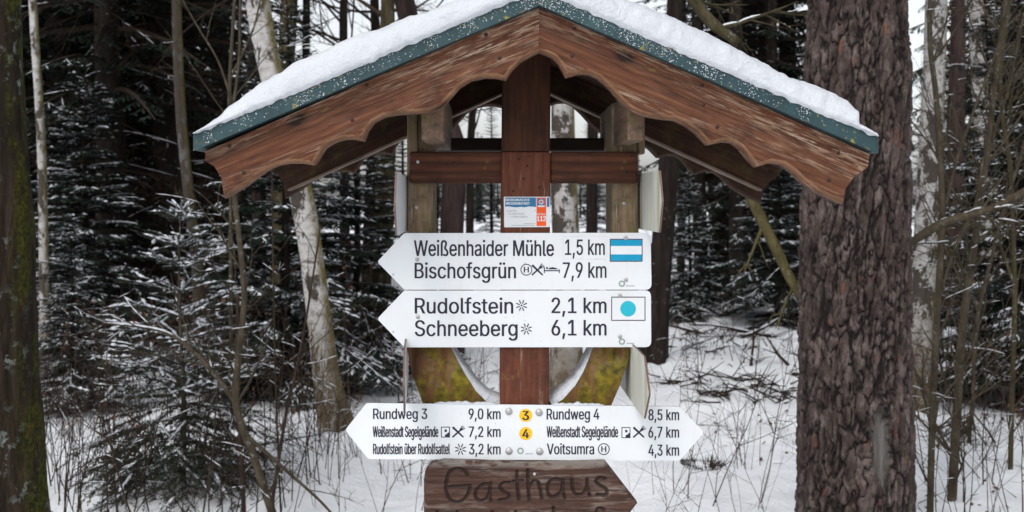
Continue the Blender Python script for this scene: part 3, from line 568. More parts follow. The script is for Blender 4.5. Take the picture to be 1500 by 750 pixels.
# ------------------------------------------------------------------ signs
# letter outlines: character, advance | points | faces (thousandths of an em)
GLYPHS = r"""
  188||
, 188|38,-119 68,71 137,71 84,-119|2,1,0 3,2,0
0 453|227,-7 191,-3 158,7 130,24 105,48 85,77 69,113 57,155 50,202 48,254 50,306 57,353 69,395 85,431 106,461 130,484 159,502 191,512 227,516 262,512 295,502 323,484 348,461 368,431 384,395 396,353 403,306 405,254 403,202 396,155 384,113 368,77 348,48 323,24 295,7 263,-3 227,50 250,52 271,60 290,74 306,92 320,116 330,144 338,176 342,213 344,254 342,295 338,332 330,365 320,393 306,416 290,435 271,449 250,457 227,460 203,457 182,449 163,435 147,416 134,393 123,365 115,332 111,295 109,254 111,213 115,176 123,144 134,116 147,92 163,74 182,60 203,52|19,18,17 19,17,16 20,19,16 20,16,15 21,20,15 21,15,14 22,21,14 55,14,13 54,14,55 22,14,54 53,22,54 23,22,53 56,55,13 23,53,52 57,56,13 23,52,51 58,57,13 23,51,50 58,13,12 24,23,50 59,58,12 24,50,49 59,12,11 25,24,49 60,59,11 25,49,48 61,60,11 25,48,47 61,11,10 26,25,47 62,61,10 26,47,46 62,10,9 27,26,46 63,62,9 27,46,45 63,9,8 64,63,8 27,45,44 28,27,44 65,64,8 28,44,43 65,8,7 29,28,43 66,65,7 29,43,42 66,7,6 30,29,42 67,66,6 30,42,41 30,41,40 68,67,6 68,6,5 31,30,40 69,68,5 31,40,39 32,31,39 69,5,4 70,69,4 32,39,38 32,38,37 71,70,4 36,71,4 32,37,36 32,36,4 33,32,4 33,4,3 33,3,2 34,33,2 35,34,2 35,2,1 0,35,1
1 453|76,0 76,55 391,55 391,0 276,509,1 276,0,1 212,0,1 212,448,1 209,448,1 86,358,1 86,427,1 198,509,1|2,1,0 3,2,0 4,11,10 8,4,10 7,4,8 5,4,7 9,8,10 5,7,6
2 453|64,0 64,47 234,229 252,248 268,266 282,282 294,298 303,312 311,327 316,341 319,356 320,371 319,389 315,405 308,419 298,431 287,441 273,449 258,455 241,458 224,460 205,458 188,454 172,447 159,438 148,427 139,413 132,398 128,381 127,362 66,362 68,391 75,418 86,442 102,464 121,482 143,496 168,507 196,513 225,516 254,513 281,507 306,497 328,482 346,465 361,445 372,423 379,398 381,372 380,354 377,336 371,318 363,299 351,280 336,259 317,235 294,209 267,180 153,60 153,57 389,57 389,0|40,39,38 41,40,38 41,38,37 42,41,37 42,37,36 43,42,36 43,36,35 44,43,35 44,35,34 20,44,34 19,44,20 45,44,19 21,34,33 20,34,21 45,19,18 22,21,33 45,18,17 23,22,33 45,17,16 24,23,33 46,45,16 24,33,32 46,16,15 25,24,32 46,15,14 26,25,32 47,46,14 47,14,13 26,32,31 27,26,31 47,13,12 48,47,12 28,27,31 28,31,30 48,12,11 29,28,30 49,48,11 49,11,10 49,10,9 50,49,9 50,9,8 51,50,8 51,8,7 52,51,7 52,7,6 53,52,6 53,6,5 53,5,4 54,53,4 54,4,3 55,54,3 55,3,2 56,55,2 56,2,1 57,56,1 58,57,1 59,58,1 60,59,1 61,60,1 61,1,0
3 453|218,-7 188,-5 159,1 133,10 108,22 88,38 70,57 57,79 48,104 44,132 109,132 112,115 118,100 126,87 137,76 150,66 165,59 182,54 200,51 219,50 239,51 258,55 275,61 291,69 304,80 315,93 323,108 328,125 329,145 328,163 323,180 316,196 306,211 292,223 275,234 254,241 229,246 201,248 157,248 157,299 288,448 288,452 70,452 70,509 372,509 372,461 211,278 211,289 247,290 279,286 308,276 333,262 354,244 371,222 383,198 391,173 393,145 390,116 383,90 370,66 354,45 333,27 309,12 281,2 251,-5|44,43,42 45,44,42 41,45,42 40,45,41 46,45,40 47,40,39 46,40,47 47,39,38 49,48,47 49,47,38 50,49,38 51,50,38 37,51,38 52,51,37 52,37,36 52,36,35 53,52,35 53,35,34 53,34,33 53,33,32 54,53,32 54,32,31 55,54,31 55,31,30 55,30,29 56,55,29 56,29,28 56,28,27 57,56,27 10,9,8 11,10,8 57,27,26 58,57,26 12,11,8 58,26,25 12,8,7 13,12,7 58,25,24 59,58,24 14,13,7 59,24,23 14,7,6 15,14,6 59,23,22 16,15,6 60,59,22 60,22,21 17,16,6 17,6,5 60,21,20 18,17,5 60,20,19 19,18,5 60,19,5 61,60,5 61,5,4 62,61,4 62,4,3 63,62,3 63,3,2 64,63,2 64,2,1 0,64,1
4 453|40,105 40,158 247,509 311,509 109,166 109,163 413,163 413,105 282,0,1 282,121,1 282,146,1 282,318,1 343,318,1 343,0,1|3,2,1 4,3,1 5,4,1 6,5,1 7,6,1 7,1,0 12,11,10 13,12,10 13,10,9 13,9,8
5 453|221,-7 192,-5 165,1 140,11 118,25 99,41 83,60 71,82 63,105 60,130 122,130 125,115 130,102 138,89 148,78 160,68 173,60 188,54 204,51 221,50 241,51 259,56 276,64 291,75 304,89 314,104 322,122 326,141 328,162 326,183 321,203 314,221 303,237 290,251 275,262 257,270 238,275 218,277 201,276 184,273 167,268 152,262 139,255 128,246 67,253 96,509 366,509 366,452 151,452 134,301 136,301 148,311 162,318 178,325 194,330 212,333 229,334 252,332 274,328 294,321 313,311 330,299 345,285 358,269 370,251 379,231 386,210 390,187 391,163 388,132 381,102 369,76 352,52 332,32 309,15 282,3 253,-4|48,45,44 46,45,48 47,46,48 49,48,44 57,56,55 57,55,54 58,57,54 58,54,53 59,58,53 59,53,52 60,59,52 60,52,51 61,60,51 61,51,50 50,49,44 61,50,44 39,61,44 38,61,39 62,61,38 37,62,38 63,62,37 63,37,36 63,36,35 40,39,44 63,35,34 64,63,34 41,40,44 42,41,44 64,34,33 43,42,44 65,64,33 65,33,32 65,32,31 66,65,31 66,31,30 67,66,30 67,30,29 68,67,29 68,29,28 69,68,28 69,28,27 69,27,26 70,69,26 10,9,8 11,10,8 70,26,25 12,11,8 12,8,7 70,25,24 71,70,24 13,12,7 14,13,7 71,24,23 14,7,6 15,14,6 72,71,23 72,23,22 16,15,6 72,22,21 17,16,6 17,6,5 72,21,20 18,17,5 73,72,20 73,20,19 19,18,5 73,19,5 73,5,4 74,73,4 74,4,3 75,74,3 75,3,2 76,75,2 76,2,1 0,76,1
6 453|226,-7 196,-4 168,3 142,15 119,31 100,51 84,74 73,101 66,130 64,162 65,187 71,212 80,239 93,268 112,302 137,340 252,509 322,509 151,261 145,261 151,270 157,279 165,288 174,295 184,302 196,307 208,311 221,313 235,314 265,312 291,305 316,295 337,280 355,262 370,240 380,215 387,187 389,157 387,127 379,98 368,73 352,50 333,30 310,14 284,3 257,-4 226,48 245,50 263,55 279,63 293,73 304,86 314,101 322,119 326,137 327,157 326,178 322,196 314,213 304,228 293,241 279,251 263,259 245,264 226,265 207,264 190,259 174,252 160,241 148,229 138,214 131,197 126,179 125,158 126,138 131,119 138,102 148,86 160,73 174,63 190,55 207,50|17,16,15 23,17,15 18,17,23 23,15,14 29,28,27 29,27,26 30,29,26 30,26,25 30,25,24 31,30,24 23,14,13 31,24,23 22,23,13 31,23,18 32,31,18 21,22,13 64,32,18 33,32,64 20,21,13 19,20,13 19,13,12 65,64,18 33,64,63 66,65,18 33,63,62 34,33,62 18,19,12 66,18,12 67,66,12 34,62,61 68,67,12 34,61,60 69,68,12 34,60,59 35,34,59 69,12,11 70,69,11 35,59,58 36,35,58 71,70,11 36,58,57 71,11,10 72,71,10 36,57,56 37,36,56 72,10,9 73,72,9 37,56,55 73,9,8 74,73,8 37,55,54 38,37,54 75,74,8 38,54,53 75,8,7 39,38,53 76,75,7 39,53,52 77,76,7 39,52,51 77,7,6 40,39,51 78,77,6 40,51,50 78,6,5 79,78,5 40,50,49 41,40,49 80,79,5 41,49,48 81,80,5 41,48,47 81,5,4 46,81,4 41,47,46 42,41,46 42,46,4 42,4,3 43,42,3 43,3,2 44,43,2 44,2,1 45,44,1 45,1,0
7 453|97,0 323,448 323,452 62,452 62,509 391,509 391,449 165,0|5,4,3 2,5,3 6,5,2 6,2,1 7,6,1 7,1,0
8 453|226,-7 193,-5 163,1 136,11 111,25 91,42 74,62 62,84 54,109 52,135 53,156 58,176 65,195 75,212 87,228 101,241 117,252 134,260 153,265 153,267 129,276 109,289 93,308 80,330 73,354 70,380 73,405 79,429 90,450 106,469 124,485 146,498 170,508 197,514 226,516 255,514 282,508 306,498 328,485 346,469 361,450 373,429 379,405 382,380 379,354 372,330 359,308 343,289 323,276 300,267 300,265 319,260 335,252 351,241 365,228 377,212 387,195 395,176 399,156 401,135 398,109 391,84 378,62 362,42 341,25 317,11 289,1 259,-5 226,49 248,50 267,54 285,60 300,69 313,79 323,91 331,106 335,121 337,139 335,157 330,173 322,189 312,202 298,213 283,223 265,230 247,234 226,235 206,234 187,230 169,223 154,213 140,202 130,189 122,173 117,157 115,139 117,121 121,106 129,91 139,79 152,69 167,60 185,54 205,50 226,290 244,291 260,294 274,300 287,308 298,318 307,330 314,344 318,359 319,376 318,392 314,407 308,420 299,432 288,442 275,449 260,455 244,459 226,460 208,459 192,455 177,449 164,442 153,432 145,420 138,407 134,392 133,376 134,359 138,344 145,330 154,318 165,308 178,300 193,294 209,291|35,34,33 35,33,32 36,35,32 36,32,31 37,36,31 37,31,30 38,37,30 38,30,29 39,38,29 123,29,28 39,29,123 122,39,123 121,39,122 40,39,121 124,123,28 40,121,120 125,124,28 40,120,119 125,28,27 41,40,119 126,125,27 41,119,118 127,126,27 41,118,117 41,117,116 128,127,27 128,27,26 42,41,116 129,128,26 42,116,115 130,129,26 42,115,114 130,26,25 43,42,114 131,130,25 43,114,113 131,25,24 44,43,113 132,131,24 44,113,112 133,132,24 44,112,111 45,44,111 133,24,23 134,133,23 45,111,110 135,134,23 45,110,109 46,45,109 135,23,22 136,135,22 46,109,108 137,136,22 46,108,107 47,46,107 137,22,21 138,137,21 47,107,106 139,138,21 47,106,105 104,139,21 47,105,104 47,104,21 48,47,21 48,21,20 49,48,20 49,20,19 49,19,18 50,49,18 50,18,17 51,50,17 51,17,16 52,51,16 52,16,15 53,52,15 86,15,14 53,15,86 54,53,86 87,86,14 54,86,85 88,87,14 54,85,84 89,88,14 54,84,83 89,14,13 55,54,83 90,89,13 55,83,82 91,90,13 55,82,81 91,13,12 56,55,81 92,91,12 56,81,80 92,12,11 57,56,80 93,92,11 57,80,79 58,57,79 93,11,10 94,93,10 58,79,78 95,94,10 58,78,77 59,58,77 95,10,9 96,95,9 59,77,76 96,9,8 60,59,76 97,96,8 60,76,75 61,60,75 97,8,7 98,97,7 61,75,74 99,98,7 61,74,73 99,7,6 62,61,73 100,99,6 62,73,72 101,100,6 62,72,71 101,6,5 63,62,71 102,101,5 63,71,70 103,102,5 63,70,69 68,103,5 63,69,68 63,68,5 63,5,4 64,63,4 65,64,4 65,4,3 65,3,2 66,65,2 66,2,1 67,66,1 0,67,1
9 453|226,516 256,513 285,506 310,494 333,478 352,458 368,434 380,408 387,378 389,347 387,322 382,296 373,270 359,240 340,207 315,168 200,0 130,0 301,248 307,248 302,238 295,229 287,221 278,214 268,207 257,202 245,198 232,195 218,195 188,197 161,203 137,214 116,229 98,247 83,269 72,294 66,321 64,352 66,382 73,411 85,436 101,459 120,479 143,494 168,506 196,513 226,460 207,459 190,454 174,446 160,435 148,423 138,407 131,390 127,372 125,352 127,331 131,313 138,295 148,280 160,268 174,257 190,250 207,245 226,243 245,245 263,249 279,257 293,267 305,280 314,295 322,312 326,330 327,350 326,371 322,390 314,407 305,422 293,435 279,446 263,454 245,459|1,0,45 1,45,44 2,1,44 2,44,43 3,2,43 3,43,42 4,3,42 4,42,41 46,4,41 5,4,46 47,46,41 5,46,81 47,41,40 48,47,40 5,81,80 6,5,80 49,48,40 6,80,79 50,49,40 6,79,78 50,40,39 51,50,39 6,78,77 7,6,77 52,51,39 7,77,76 52,39,38 8,7,76 53,52,38 8,76,75 54,53,38 8,75,74 54,38,37 9,8,74 55,54,37 9,74,73 55,37,36 56,55,36 9,73,72 10,9,72 57,56,36 10,72,71 11,10,71 57,36,35 58,57,35 11,71,70 12,11,70 59,58,35 12,70,69 59,35,34 60,59,34 12,69,68 13,12,68 60,34,33 61,60,33 13,68,67 62,61,33 19,67,66 13,67,19 63,62,33 18,66,65 19,66,18 24,18,65 17,18,24 13,19,20 63,33,32 64,63,32 24,65,64 24,64,32 14,13,20 14,20,21 14,21,22 24,32,31 14,22,23 24,31,30 14,23,24 25,24,30 14,24,17 15,14,17 25,30,29 26,25,29 27,26,29 27,29,28 16,15,17
A 480|16,0 201,509 276,509 463,0 395,0 287,302 280,323 272,346 264,372 255,402 244,438 232,478 245,478 233,437 222,402 213,371 204,345 197,322 191,302 85,0 110,142,1 110,199,1 370,199,1 370,142,1|11,1,0 2,1,11 12,2,11 3,2,12 13,11,0 10,11,13 10,12,13 3,12,10 3,10,9 14,13,0 3,9,8 15,14,0 3,8,7 16,15,0 3,7,6 17,16,0 3,6,5 18,17,0 19,18,0 3,5,4 22,21,20 23,22,20
B 456|60,0 60,509 241,509 274,507 304,501 329,491 350,477 367,461 381,442 390,421 396,398 398,374 397,353 393,336 387,320 378,307 368,295 356,286 343,278 329,272 315,267 315,262 331,260 347,254 363,245 378,234 391,220 402,203 411,184 416,161 418,136 416,111 410,88 400,67 386,48 368,31 344,18 317,8 284,2 247,0 125,57 245,57 281,60 309,67 330,80 344,96 353,115 355,137 354,153 350,169 342,184 333,197 320,209 306,218 289,225 269,229 248,231 125,231 125,285 238,285 256,287 273,290 288,296 302,304 314,314 323,326 330,340 335,355 336,372 333,393 326,412 313,429 294,442 270,449 240,452 125,452|75,1,0 2,1,75 3,2,75 4,3,75 5,4,75 6,5,75 7,6,75 74,7,75 8,7,74 58,75,0 8,74,73 8,73,72 9,8,72 9,72,71 9,71,70 10,9,70 10,70,69 11,10,69 11,69,68 12,11,68 12,68,67 12,67,66 13,12,66 13,66,65 14,13,65 14,65,64 15,14,64 15,64,63 16,15,63 16,63,62 16,62,61 17,16,61 17,61,60 17,60,59 18,17,59 57,58,0 59,58,57 18,59,57 19,18,57 20,19,57 21,20,57 22,21,57 23,22,57 24,23,57 25,24,57 56,25,57 55,25,56 26,25,55 40,57,0 26,55,54 26,54,53 27,26,53 27,53,52 27,52,51 28,27,51 28,51,50 28,50,49 29,28,49 29,49,48 30,29,48 30,48,47 30,47,46 31,30,46 31,46,45 32,31,45 32,45,44 33,32,44 33,44,43 33,43,42 34,33,42 34,42,41 41,40,0 34,41,0 35,34,0 36,35,0 37,36,0 38,37,0 39,38,0
C 510|267,-7 225,-3 186,7 150,25 119,49 92,79 70,115 53,157 44,203 40,254 44,305 53,352 70,393 92,429 119,459 150,484 186,501 225,512 267,516 293,514 317,511 340,504 362,496 383,485 402,471 419,456 435,438 448,418 459,397 467,373 473,348 408,348 404,365 397,380 389,395 380,407 369,418 357,428 344,437 330,444 315,449 300,453 284,455 267,456 237,453 209,445 184,432 161,414 141,391 125,364 113,332 106,295 103,254 106,213 113,177 125,145 141,117 161,94 184,76 210,63 237,56 267,53 284,54 300,56 315,60 330,65 344,72 357,81 369,90 380,102 389,114 397,128 404,144 408,160 473,160 467,135 459,112 448,91 435,71 420,53 402,38 383,24 363,13 341,5 317,-2 293,-6|19,18,17 20,19,17 20,17,16 21,20,16 22,21,16 22,16,15 23,22,15 24,23,15 24,15,14 25,24,14 44,14,13 43,14,44 25,14,43 25,43,42 26,25,42 26,42,41 45,44,13 26,41,40 26,40,39 46,45,13 26,39,38 27,26,38 27,38,37 47,46,13 47,13,12 27,37,36 27,36,35 28,27,35 48,47,12 28,35,34 29,28,34 29,34,33 48,12,11 49,48,11 29,33,32 30,29,32 30,32,31 50,49,11 50,11,10 51,50,10 51,10,9 52,51,9 52,9,8 53,52,8 54,53,8 54,8,7 55,54,7 74,73,72 75,74,72 55,7,6 56,55,6 75,72,71 76,75,71 76,71,70 57,56,6 57,6,5 76,70,69 77,76,69 77,69,68 58,57,5 78,77,68 78,68,67 78,67,66 58,5,4 59,58,4 78,66,65 79,78,65 79,65,64 60,59,4 79,64,63 79,63,62 61,60,4 79,62,61 80,79,61 80,61,4 80,4,3 81,80,3 81,3,2 82,81,2 83,82,2 83,2,1 84,83,1 85,84,1 85,1,0
D 502|219,0 96,0 96,57 215,57 254,60 288,68 318,81 343,99 363,122 379,149 390,181 397,216 399,255 397,294 390,329 379,361 364,388 344,410 320,428 291,441 258,449 221,452 93,452 93,509 225,509 273,505 315,495 353,478 385,455 412,426 433,391 449,351 458,306 462,255 458,205 449,159 433,119 411,83 384,54 351,31 312,14 268,3 125,509,1 125,0,1 60,0,1 60,509,1|24,23,22 25,24,22 26,25,22 27,26,22 28,27,22 21,28,22 20,28,21 29,28,20 29,20,19 29,19,18 29,18,17 30,29,17 30,17,16 31,30,16 31,16,15 31,15,14 32,31,14 32,14,13 33,32,13 33,13,12 33,12,11 34,33,11 34,11,10 35,34,10 35,10,9 36,35,9 36,9,8 36,8,7 37,36,7 37,7,6 38,37,6 38,6,5 38,5,4 38,4,3 3,2,1 38,3,1 39,38,1 40,39,1 41,40,1 0,41,1 42,45,44 43,42,44
E 419|60,0 60,509 372,509 372,452 125,452 125,286 355,286 355,229 125,229 125,57 375,57 375,0|4,1,0 2,1,4 3,2,4 5,4,0 8,5,0 6,5,8 7,6,8 9,8,0 10,9,0 11,10,0
F 410|60,0 60,509 369,509 369,452 125,452 125,278 346,278 346,221 125,221 125,0|4,1,0 2,1,4 3,2,4 5,4,0 8,5,0 6,5,8 7,6,8 9,8,0
G 520|269,-7 225,-3 185,7 149,25 118,49 91,79 69,116 53,157 43,203 40,254 43,305 53,352 69,393 91,429 117,459 149,484 184,501 223,512 265,516 291,514 316,510 340,504 363,494 384,483 403,469 421,453 436,436 449,416 460,395 468,373 474,349 408,349 402,365 395,379 387,393 378,406 368,417 356,427 344,436 330,443 315,448 300,453 283,455 265,456 236,453 209,445 183,432 160,414 141,392 125,364 113,332 106,295 103,254 106,213 113,177 125,145 141,117 161,95 184,76 210,63 238,56 269,53 296,55 322,61 345,71 365,85 382,102 396,123 407,147 413,173 415,202 434,199 283,199 283,256 478,256 478,200 475,160 466,124 451,91 431,62 406,38 377,19 344,5 308,-4|19,18,17 20,19,17 20,17,16 21,20,16 22,21,16 22,16,15 23,22,15 23,15,14 24,23,14 25,24,14 44,14,13 43,14,44 25,14,43 25,43,42 25,42,41 26,25,41 45,44,13 26,41,40 26,40,39 46,45,13 26,39,38 27,26,38 27,38,37 47,46,13 47,13,12 27,37,36 27,36,35 28,27,35 48,47,12 28,35,34 29,28,34 48,12,11 29,34,33 49,48,11 29,33,32 30,29,32 30,32,31 50,49,11 50,11,10 51,50,10 51,10,9 52,51,9 74,73,72 70,74,72 75,74,70 52,9,8 53,52,8 54,53,8 54,8,7 69,70,72 75,70,71 76,75,71 71,72,69 76,71,69 55,54,7 76,69,68 77,76,68 55,7,6 77,68,67 56,55,6 78,77,67 78,67,66 57,56,6 57,6,5 78,66,65 58,57,5 79,78,65 79,65,64 58,5,4 59,58,4 79,64,63 60,59,4 80,79,63 80,63,62 61,60,4 80,62,61 80,61,4 80,4,3 81,80,3 81,3,2 82,81,2 82,2,1 83,82,1 83,1,0
H 517|60,0 60,509 125,509 125,289 392,289 392,509 457,509 457,0 392,0 392,232 125,232 125,0|2,1,0 3,2,0 6,5,4 7,6,4 10,3,0 4,3,10 9,4,10 7,4,9 11,10,0 7,9,8
I 300|31,0 31,57 118,57 118,452 31,452 31,509 269,509 269,452 183,452 183,57 269,57 269,0|6,5,4 7,6,4 7,4,3 8,3,2 7,3,8 9,8,2 2,1,0 9,2,0 10,9,0 11,10,0
M 628|60,0 60,509 152,509 277,187 280,179 284,170 287,159 291,147 295,135 299,123 303,110 307,97 311,84 315,71 319,60 322,49 307,49 311,59 314,71 318,83 322,95 326,108 330,121 334,134 338,146 342,158 346,169 349,179 352,187 476,509 568,509 568,0 504,0 504,291 504,302 504,314 504,327 505,340 505,354 505,369 505,383 506,398 506,413 506,428 507,443 507,457 513,457 508,441 503,425 498,409 492,393 487,378 482,363 477,348 472,335 467,322 463,310 459,300 456,291 342,0 286,0 170,291 167,300 163,310 159,321 155,333 150,347 145,361 140,376 134,392 129,408 124,424 118,441 112,457 119,457 119,444 120,430 120,416 120,401 121,386 121,372 121,357 121,342 122,328 122,315 122,302 122,291 122,0|73,1,0 2,1,73 74,2,73 3,2,74 45,29,28 30,29,45 46,30,45 31,30,46 72,73,0 3,74,75 44,45,28 31,46,47 3,75,76 48,44,28 43,44,48 43,47,48 31,47,43 76,72,0 71,72,76 77,76,0 3,76,71 31,43,42 49,48,28 3,71,70 78,77,0 31,42,41 50,49,28 3,70,69 79,78,0 31,41,40 51,50,28 3,69,68 80,79,0 31,40,39 52,51,28 3,68,67 81,80,0 31,39,38 53,52,28 3,67,66 82,81,0 31,38,37 54,53,28 3,66,65 83,82,0 31,37,36 55,54,28 3,65,64 84,83,0 31,36,35 56,55,28 3,64,63 85,84,0 31,35,34 57,56,28 3,63,62 86,85,0 31,34,33 58,57,28 3,62,61 87,86,0 3,61,60 59,58,28 31,33,32 4,3,60 59,28,27 5,4,60 59,27,26 6,5,60 59,26,25 7,6,60 59,25,24 8,7,60 59,24,23 9,8,60 59,23,22 10,9,60 59,22,21 11,10,60 59,21,20 12,11,60 59,20,19 18,12,60 13,12,18 13,19,18 59,19,13 59,13,14 17,18,60 59,14,15 16,17,60 15,16,60 59,15,60
N 523|60,0 60,509 136,509 343,183 349,174 355,163 363,151 371,137 379,122 388,107 396,90 405,73 414,55 405,54 403,72 402,90 401,108 400,126 399,142 399,157 399,171 399,184 399,195 399,509 463,509 463,0 387,0 202,290 194,303 186,317 177,331 168,346 159,363 148,381 136,402 123,425 108,452 119,454 120,429 121,406 122,384 123,363 124,345 124,328 125,313 125,301 125,291 125,0|36,1,0 2,1,36 37,2,36 3,2,37 24,23,22 25,24,22 3,37,38 38,36,0 35,36,38 39,38,0 3,38,35 3,35,34 40,39,0 3,34,33 41,40,0 3,33,32 42,41,0 3,32,31 3,31,30 43,42,0 3,30,29 44,43,0 3,29,28 45,44,0 3,28,27 46,45,0 47,46,0 3,27,26 25,22,21 25,21,20 4,3,26 5,4,26 25,20,19 6,5,26 25,19,18 7,6,26 25,18,17 8,7,26 25,17,16 9,8,26 25,16,15 10,9,26 11,15,14 25,15,11 14,10,26 11,10,14 25,11,12 13,14,26 25,12,13 25,13,26
O 533|267,-7 225,-3 186,7 150,25 119,49 92,79 70,115 53,157 44,203 40,254 44,305 53,352 70,393 92,429 119,459 150,484 186,501 225,512 267,516 309,512 348,501 384,484 415,459 442,429 464,393 480,352 490,305 493,254 490,203 480,157 464,115 442,79 415,49 384,25 348,7 309,-3 267,53 296,55 324,63 349,76 372,94 392,116 408,144 420,176 428,213 430,254 428,295 420,332 408,365 392,392 372,415 349,433 324,446 296,453 267,456 237,453 210,445 184,433 161,415 142,392 125,364 113,332 106,295 103,254 106,213 113,176 125,144 142,117 161,94 184,76 210,63 237,55|19,18,17 19,17,16 20,19,16 20,16,15 21,20,15 21,15,14 22,21,14 55,14,13 54,14,55 22,14,54 53,22,54 23,22,53 23,53,52 56,55,13 23,52,51 57,56,13 23,51,50 58,57,13 58,13,12 24,23,50 24,50,49 59,58,12 59,12,11 25,24,49 25,49,48 60,59,11 25,48,47 61,60,11 61,11,10 26,25,47 26,47,46 62,61,10 62,10,9 27,26,46 27,46,45 63,62,9 63,9,8 64,63,8 27,45,44 28,27,44 65,64,8 28,44,43 65,8,7 29,28,43 66,65,7 29,43,42 66,7,6 30,29,42 67,66,6 30,42,41 68,67,6 30,41,40 68,6,5 31,30,40 69,68,5 31,40,39 69,5,4 32,31,39 70,69,4 32,39,38 71,70,4 32,38,37 36,71,4 32,37,36 32,36,4 33,32,4 33,4,3 33,3,2 34,33,2 34,2,1 35,34,1 0,35,1
R 449|60,509 236,509 273,506 305,500 333,489 356,473 376,455 390,433 401,408 407,381 409,352 407,323 401,296 390,271 376,250 356,232 333,217 305,206 273,200 236,198 96,198 96,255 234,255 258,256 280,260 298,267 313,276 325,287 334,300 340,316 344,333 345,352 344,371 340,389 334,405 325,419 313,430 298,440 279,446 258,451 233,452 125,452 60,452 60,0,1 60,509,1 125,509,1 125,0,1 353,0,2 230,229,2 303,229,2 428,0,2|1,0,42 2,1,42 3,2,42 4,3,42 5,4,42 6,5,42 41,6,42 40,6,41 39,6,40 7,6,39 7,39,38 7,38,37 7,37,36 8,7,36 8,36,35 8,35,34 9,8,34 9,34,33 9,33,32 10,9,32 10,32,31 10,31,30 11,10,30 11,30,29 12,11,29 12,29,28 12,28,27 13,12,27 13,27,26 13,26,25 14,13,25 14,25,24 14,24,23 14,23,22 22,21,20 14,22,20 15,14,20 16,15,20 17,16,20 18,17,20 19,18,20 45,44,43 46,45,43 49,48,47 50,49,47
S 447|224,-9 188,-7 156,-1 128,9 102,23 81,40 64,60 51,83 42,109 38,137 104,137 108,118 114,102 123,88 136,76 150,66 166,59 185,53 204,50 224,49 246,50 267,54 286,60 303,69 317,79 329,92 338,106 344,122 346,139 344,154 340,168 332,179 322,189 310,197 296,205 280,211 263,217 245,222 184,239 145,253 112,269 86,289 67,313 56,341 52,372 54,400 62,425 75,448 92,468 113,484 138,498 165,508 195,514 227,516 259,514 289,508 316,498 340,484 360,468 377,449 390,427 398,403 401,378 337,378 332,402 320,421 302,437 280,449 254,456 225,459 204,457 185,454 167,448 152,440 139,430 129,418 121,405 117,391 115,376 117,359 122,345 131,334 142,324 155,315 169,308 184,302 198,297 212,293 264,279 279,275 295,270 312,264 328,256 344,248 359,238 372,226 384,213 395,198 402,180 407,161 408,139 406,112 399,87 386,64 370,43 349,25 323,11 294,0 261,-7|54,53,52 54,52,51 55,54,51 55,51,50 56,55,50 56,50,49 57,56,49 57,49,48 58,57,48 59,58,48 70,48,47 69,48,70 59,48,69 59,69,68 71,70,47 59,68,67 72,71,47 59,67,66 60,59,66 72,47,46 73,72,46 74,73,46 60,66,65 75,74,46 61,60,65 75,46,45 61,65,64 76,75,45 77,76,45 62,61,64 62,64,63 77,45,44 78,77,44 79,78,44 79,44,43 80,79,43 81,80,43 81,43,42 82,81,42 83,82,42 84,83,42 84,42,41 85,84,41 86,85,41 87,86,41 88,87,41 88,41,40 89,88,40 90,89,40 91,90,40 91,40,39 92,91,39 93,92,39 93,39,38 94,93,38 94,38,37 95,94,37 96,95,37 96,37,36 96,36,35 97,96,35 97,35,34 97,34,33 98,97,33 98,33,32 98,32,31 99,98,31 99,31,30 99,30,29 100,99,29 100,29,28 100,28,27 101,100,27 10,9,8 11,10,8 101,27,26 12,11,8 102,101,26 12,8,7 102,26,25 13,12,7 102,25,24 14,13,7 103,102,24 14,7,6 103,24,23 15,14,6 103,23,22 16,15,6 104,103,22 104,22,21 16,6,5 17,16,5 104,21,20 18,17,5 104,20,19 19,18,5 104,19,5 105,104,5 105,5,4 106,105,4 106,4,3 107,106,3 107,3,2 108,107,2 108,2,1 0,108,1
T 449|32,452 32,509 417,509 417,452 257,452 257,0 193,0 193,452|2,1,0 3,2,0 3,0,7 4,7,6 3,7,4 5,4,6
U 517|259,-8 220,-6 186,2 154,15 126,33 103,55 85,80 71,108 63,140 60,173 60,509 124,509 124,178 126,155 132,133 141,113 153,95 169,80 187,68 208,59 232,53 259,52 285,53 309,59 331,68 349,80 364,95 377,113 385,133 391,155 393,178 393,509 457,509 457,173 454,140 446,108 433,80 414,55 391,33 363,15 332,2 297,-6|11,10,9 12,11,9 32,31,30 33,32,30 13,12,9 33,30,29 13,9,8 34,33,29 14,13,8 34,29,28 14,8,7 35,34,28 35,28,27 15,14,7 16,15,7 35,27,26 16,7,6 36,35,26 17,16,6 36,26,25 18,17,6 36,25,24 18,6,5 37,36,24 19,18,5 37,24,23 20,19,5 37,23,22 38,37,22 20,5,4 21,20,4 38,22,21 38,21,4 38,4,3 39,38,3 39,3,2 40,39,2 40,2,1 41,40,1 0,41,1
V 480|204,0 16,509 84,509 192,206 199,187 207,164 215,137 225,106 236,71 248,31 235,31 247,71 257,107 267,138 276,165 283,187 290,206 395,509 463,509 278,0|2,1,0 3,2,0 18,17,16 19,18,16 4,3,0 19,16,15 19,15,14 5,4,0 19,14,13 6,5,0 19,13,12 7,6,0 19,12,11 8,7,0 9,11,10 19,11,9 9,8,0 19,9,0
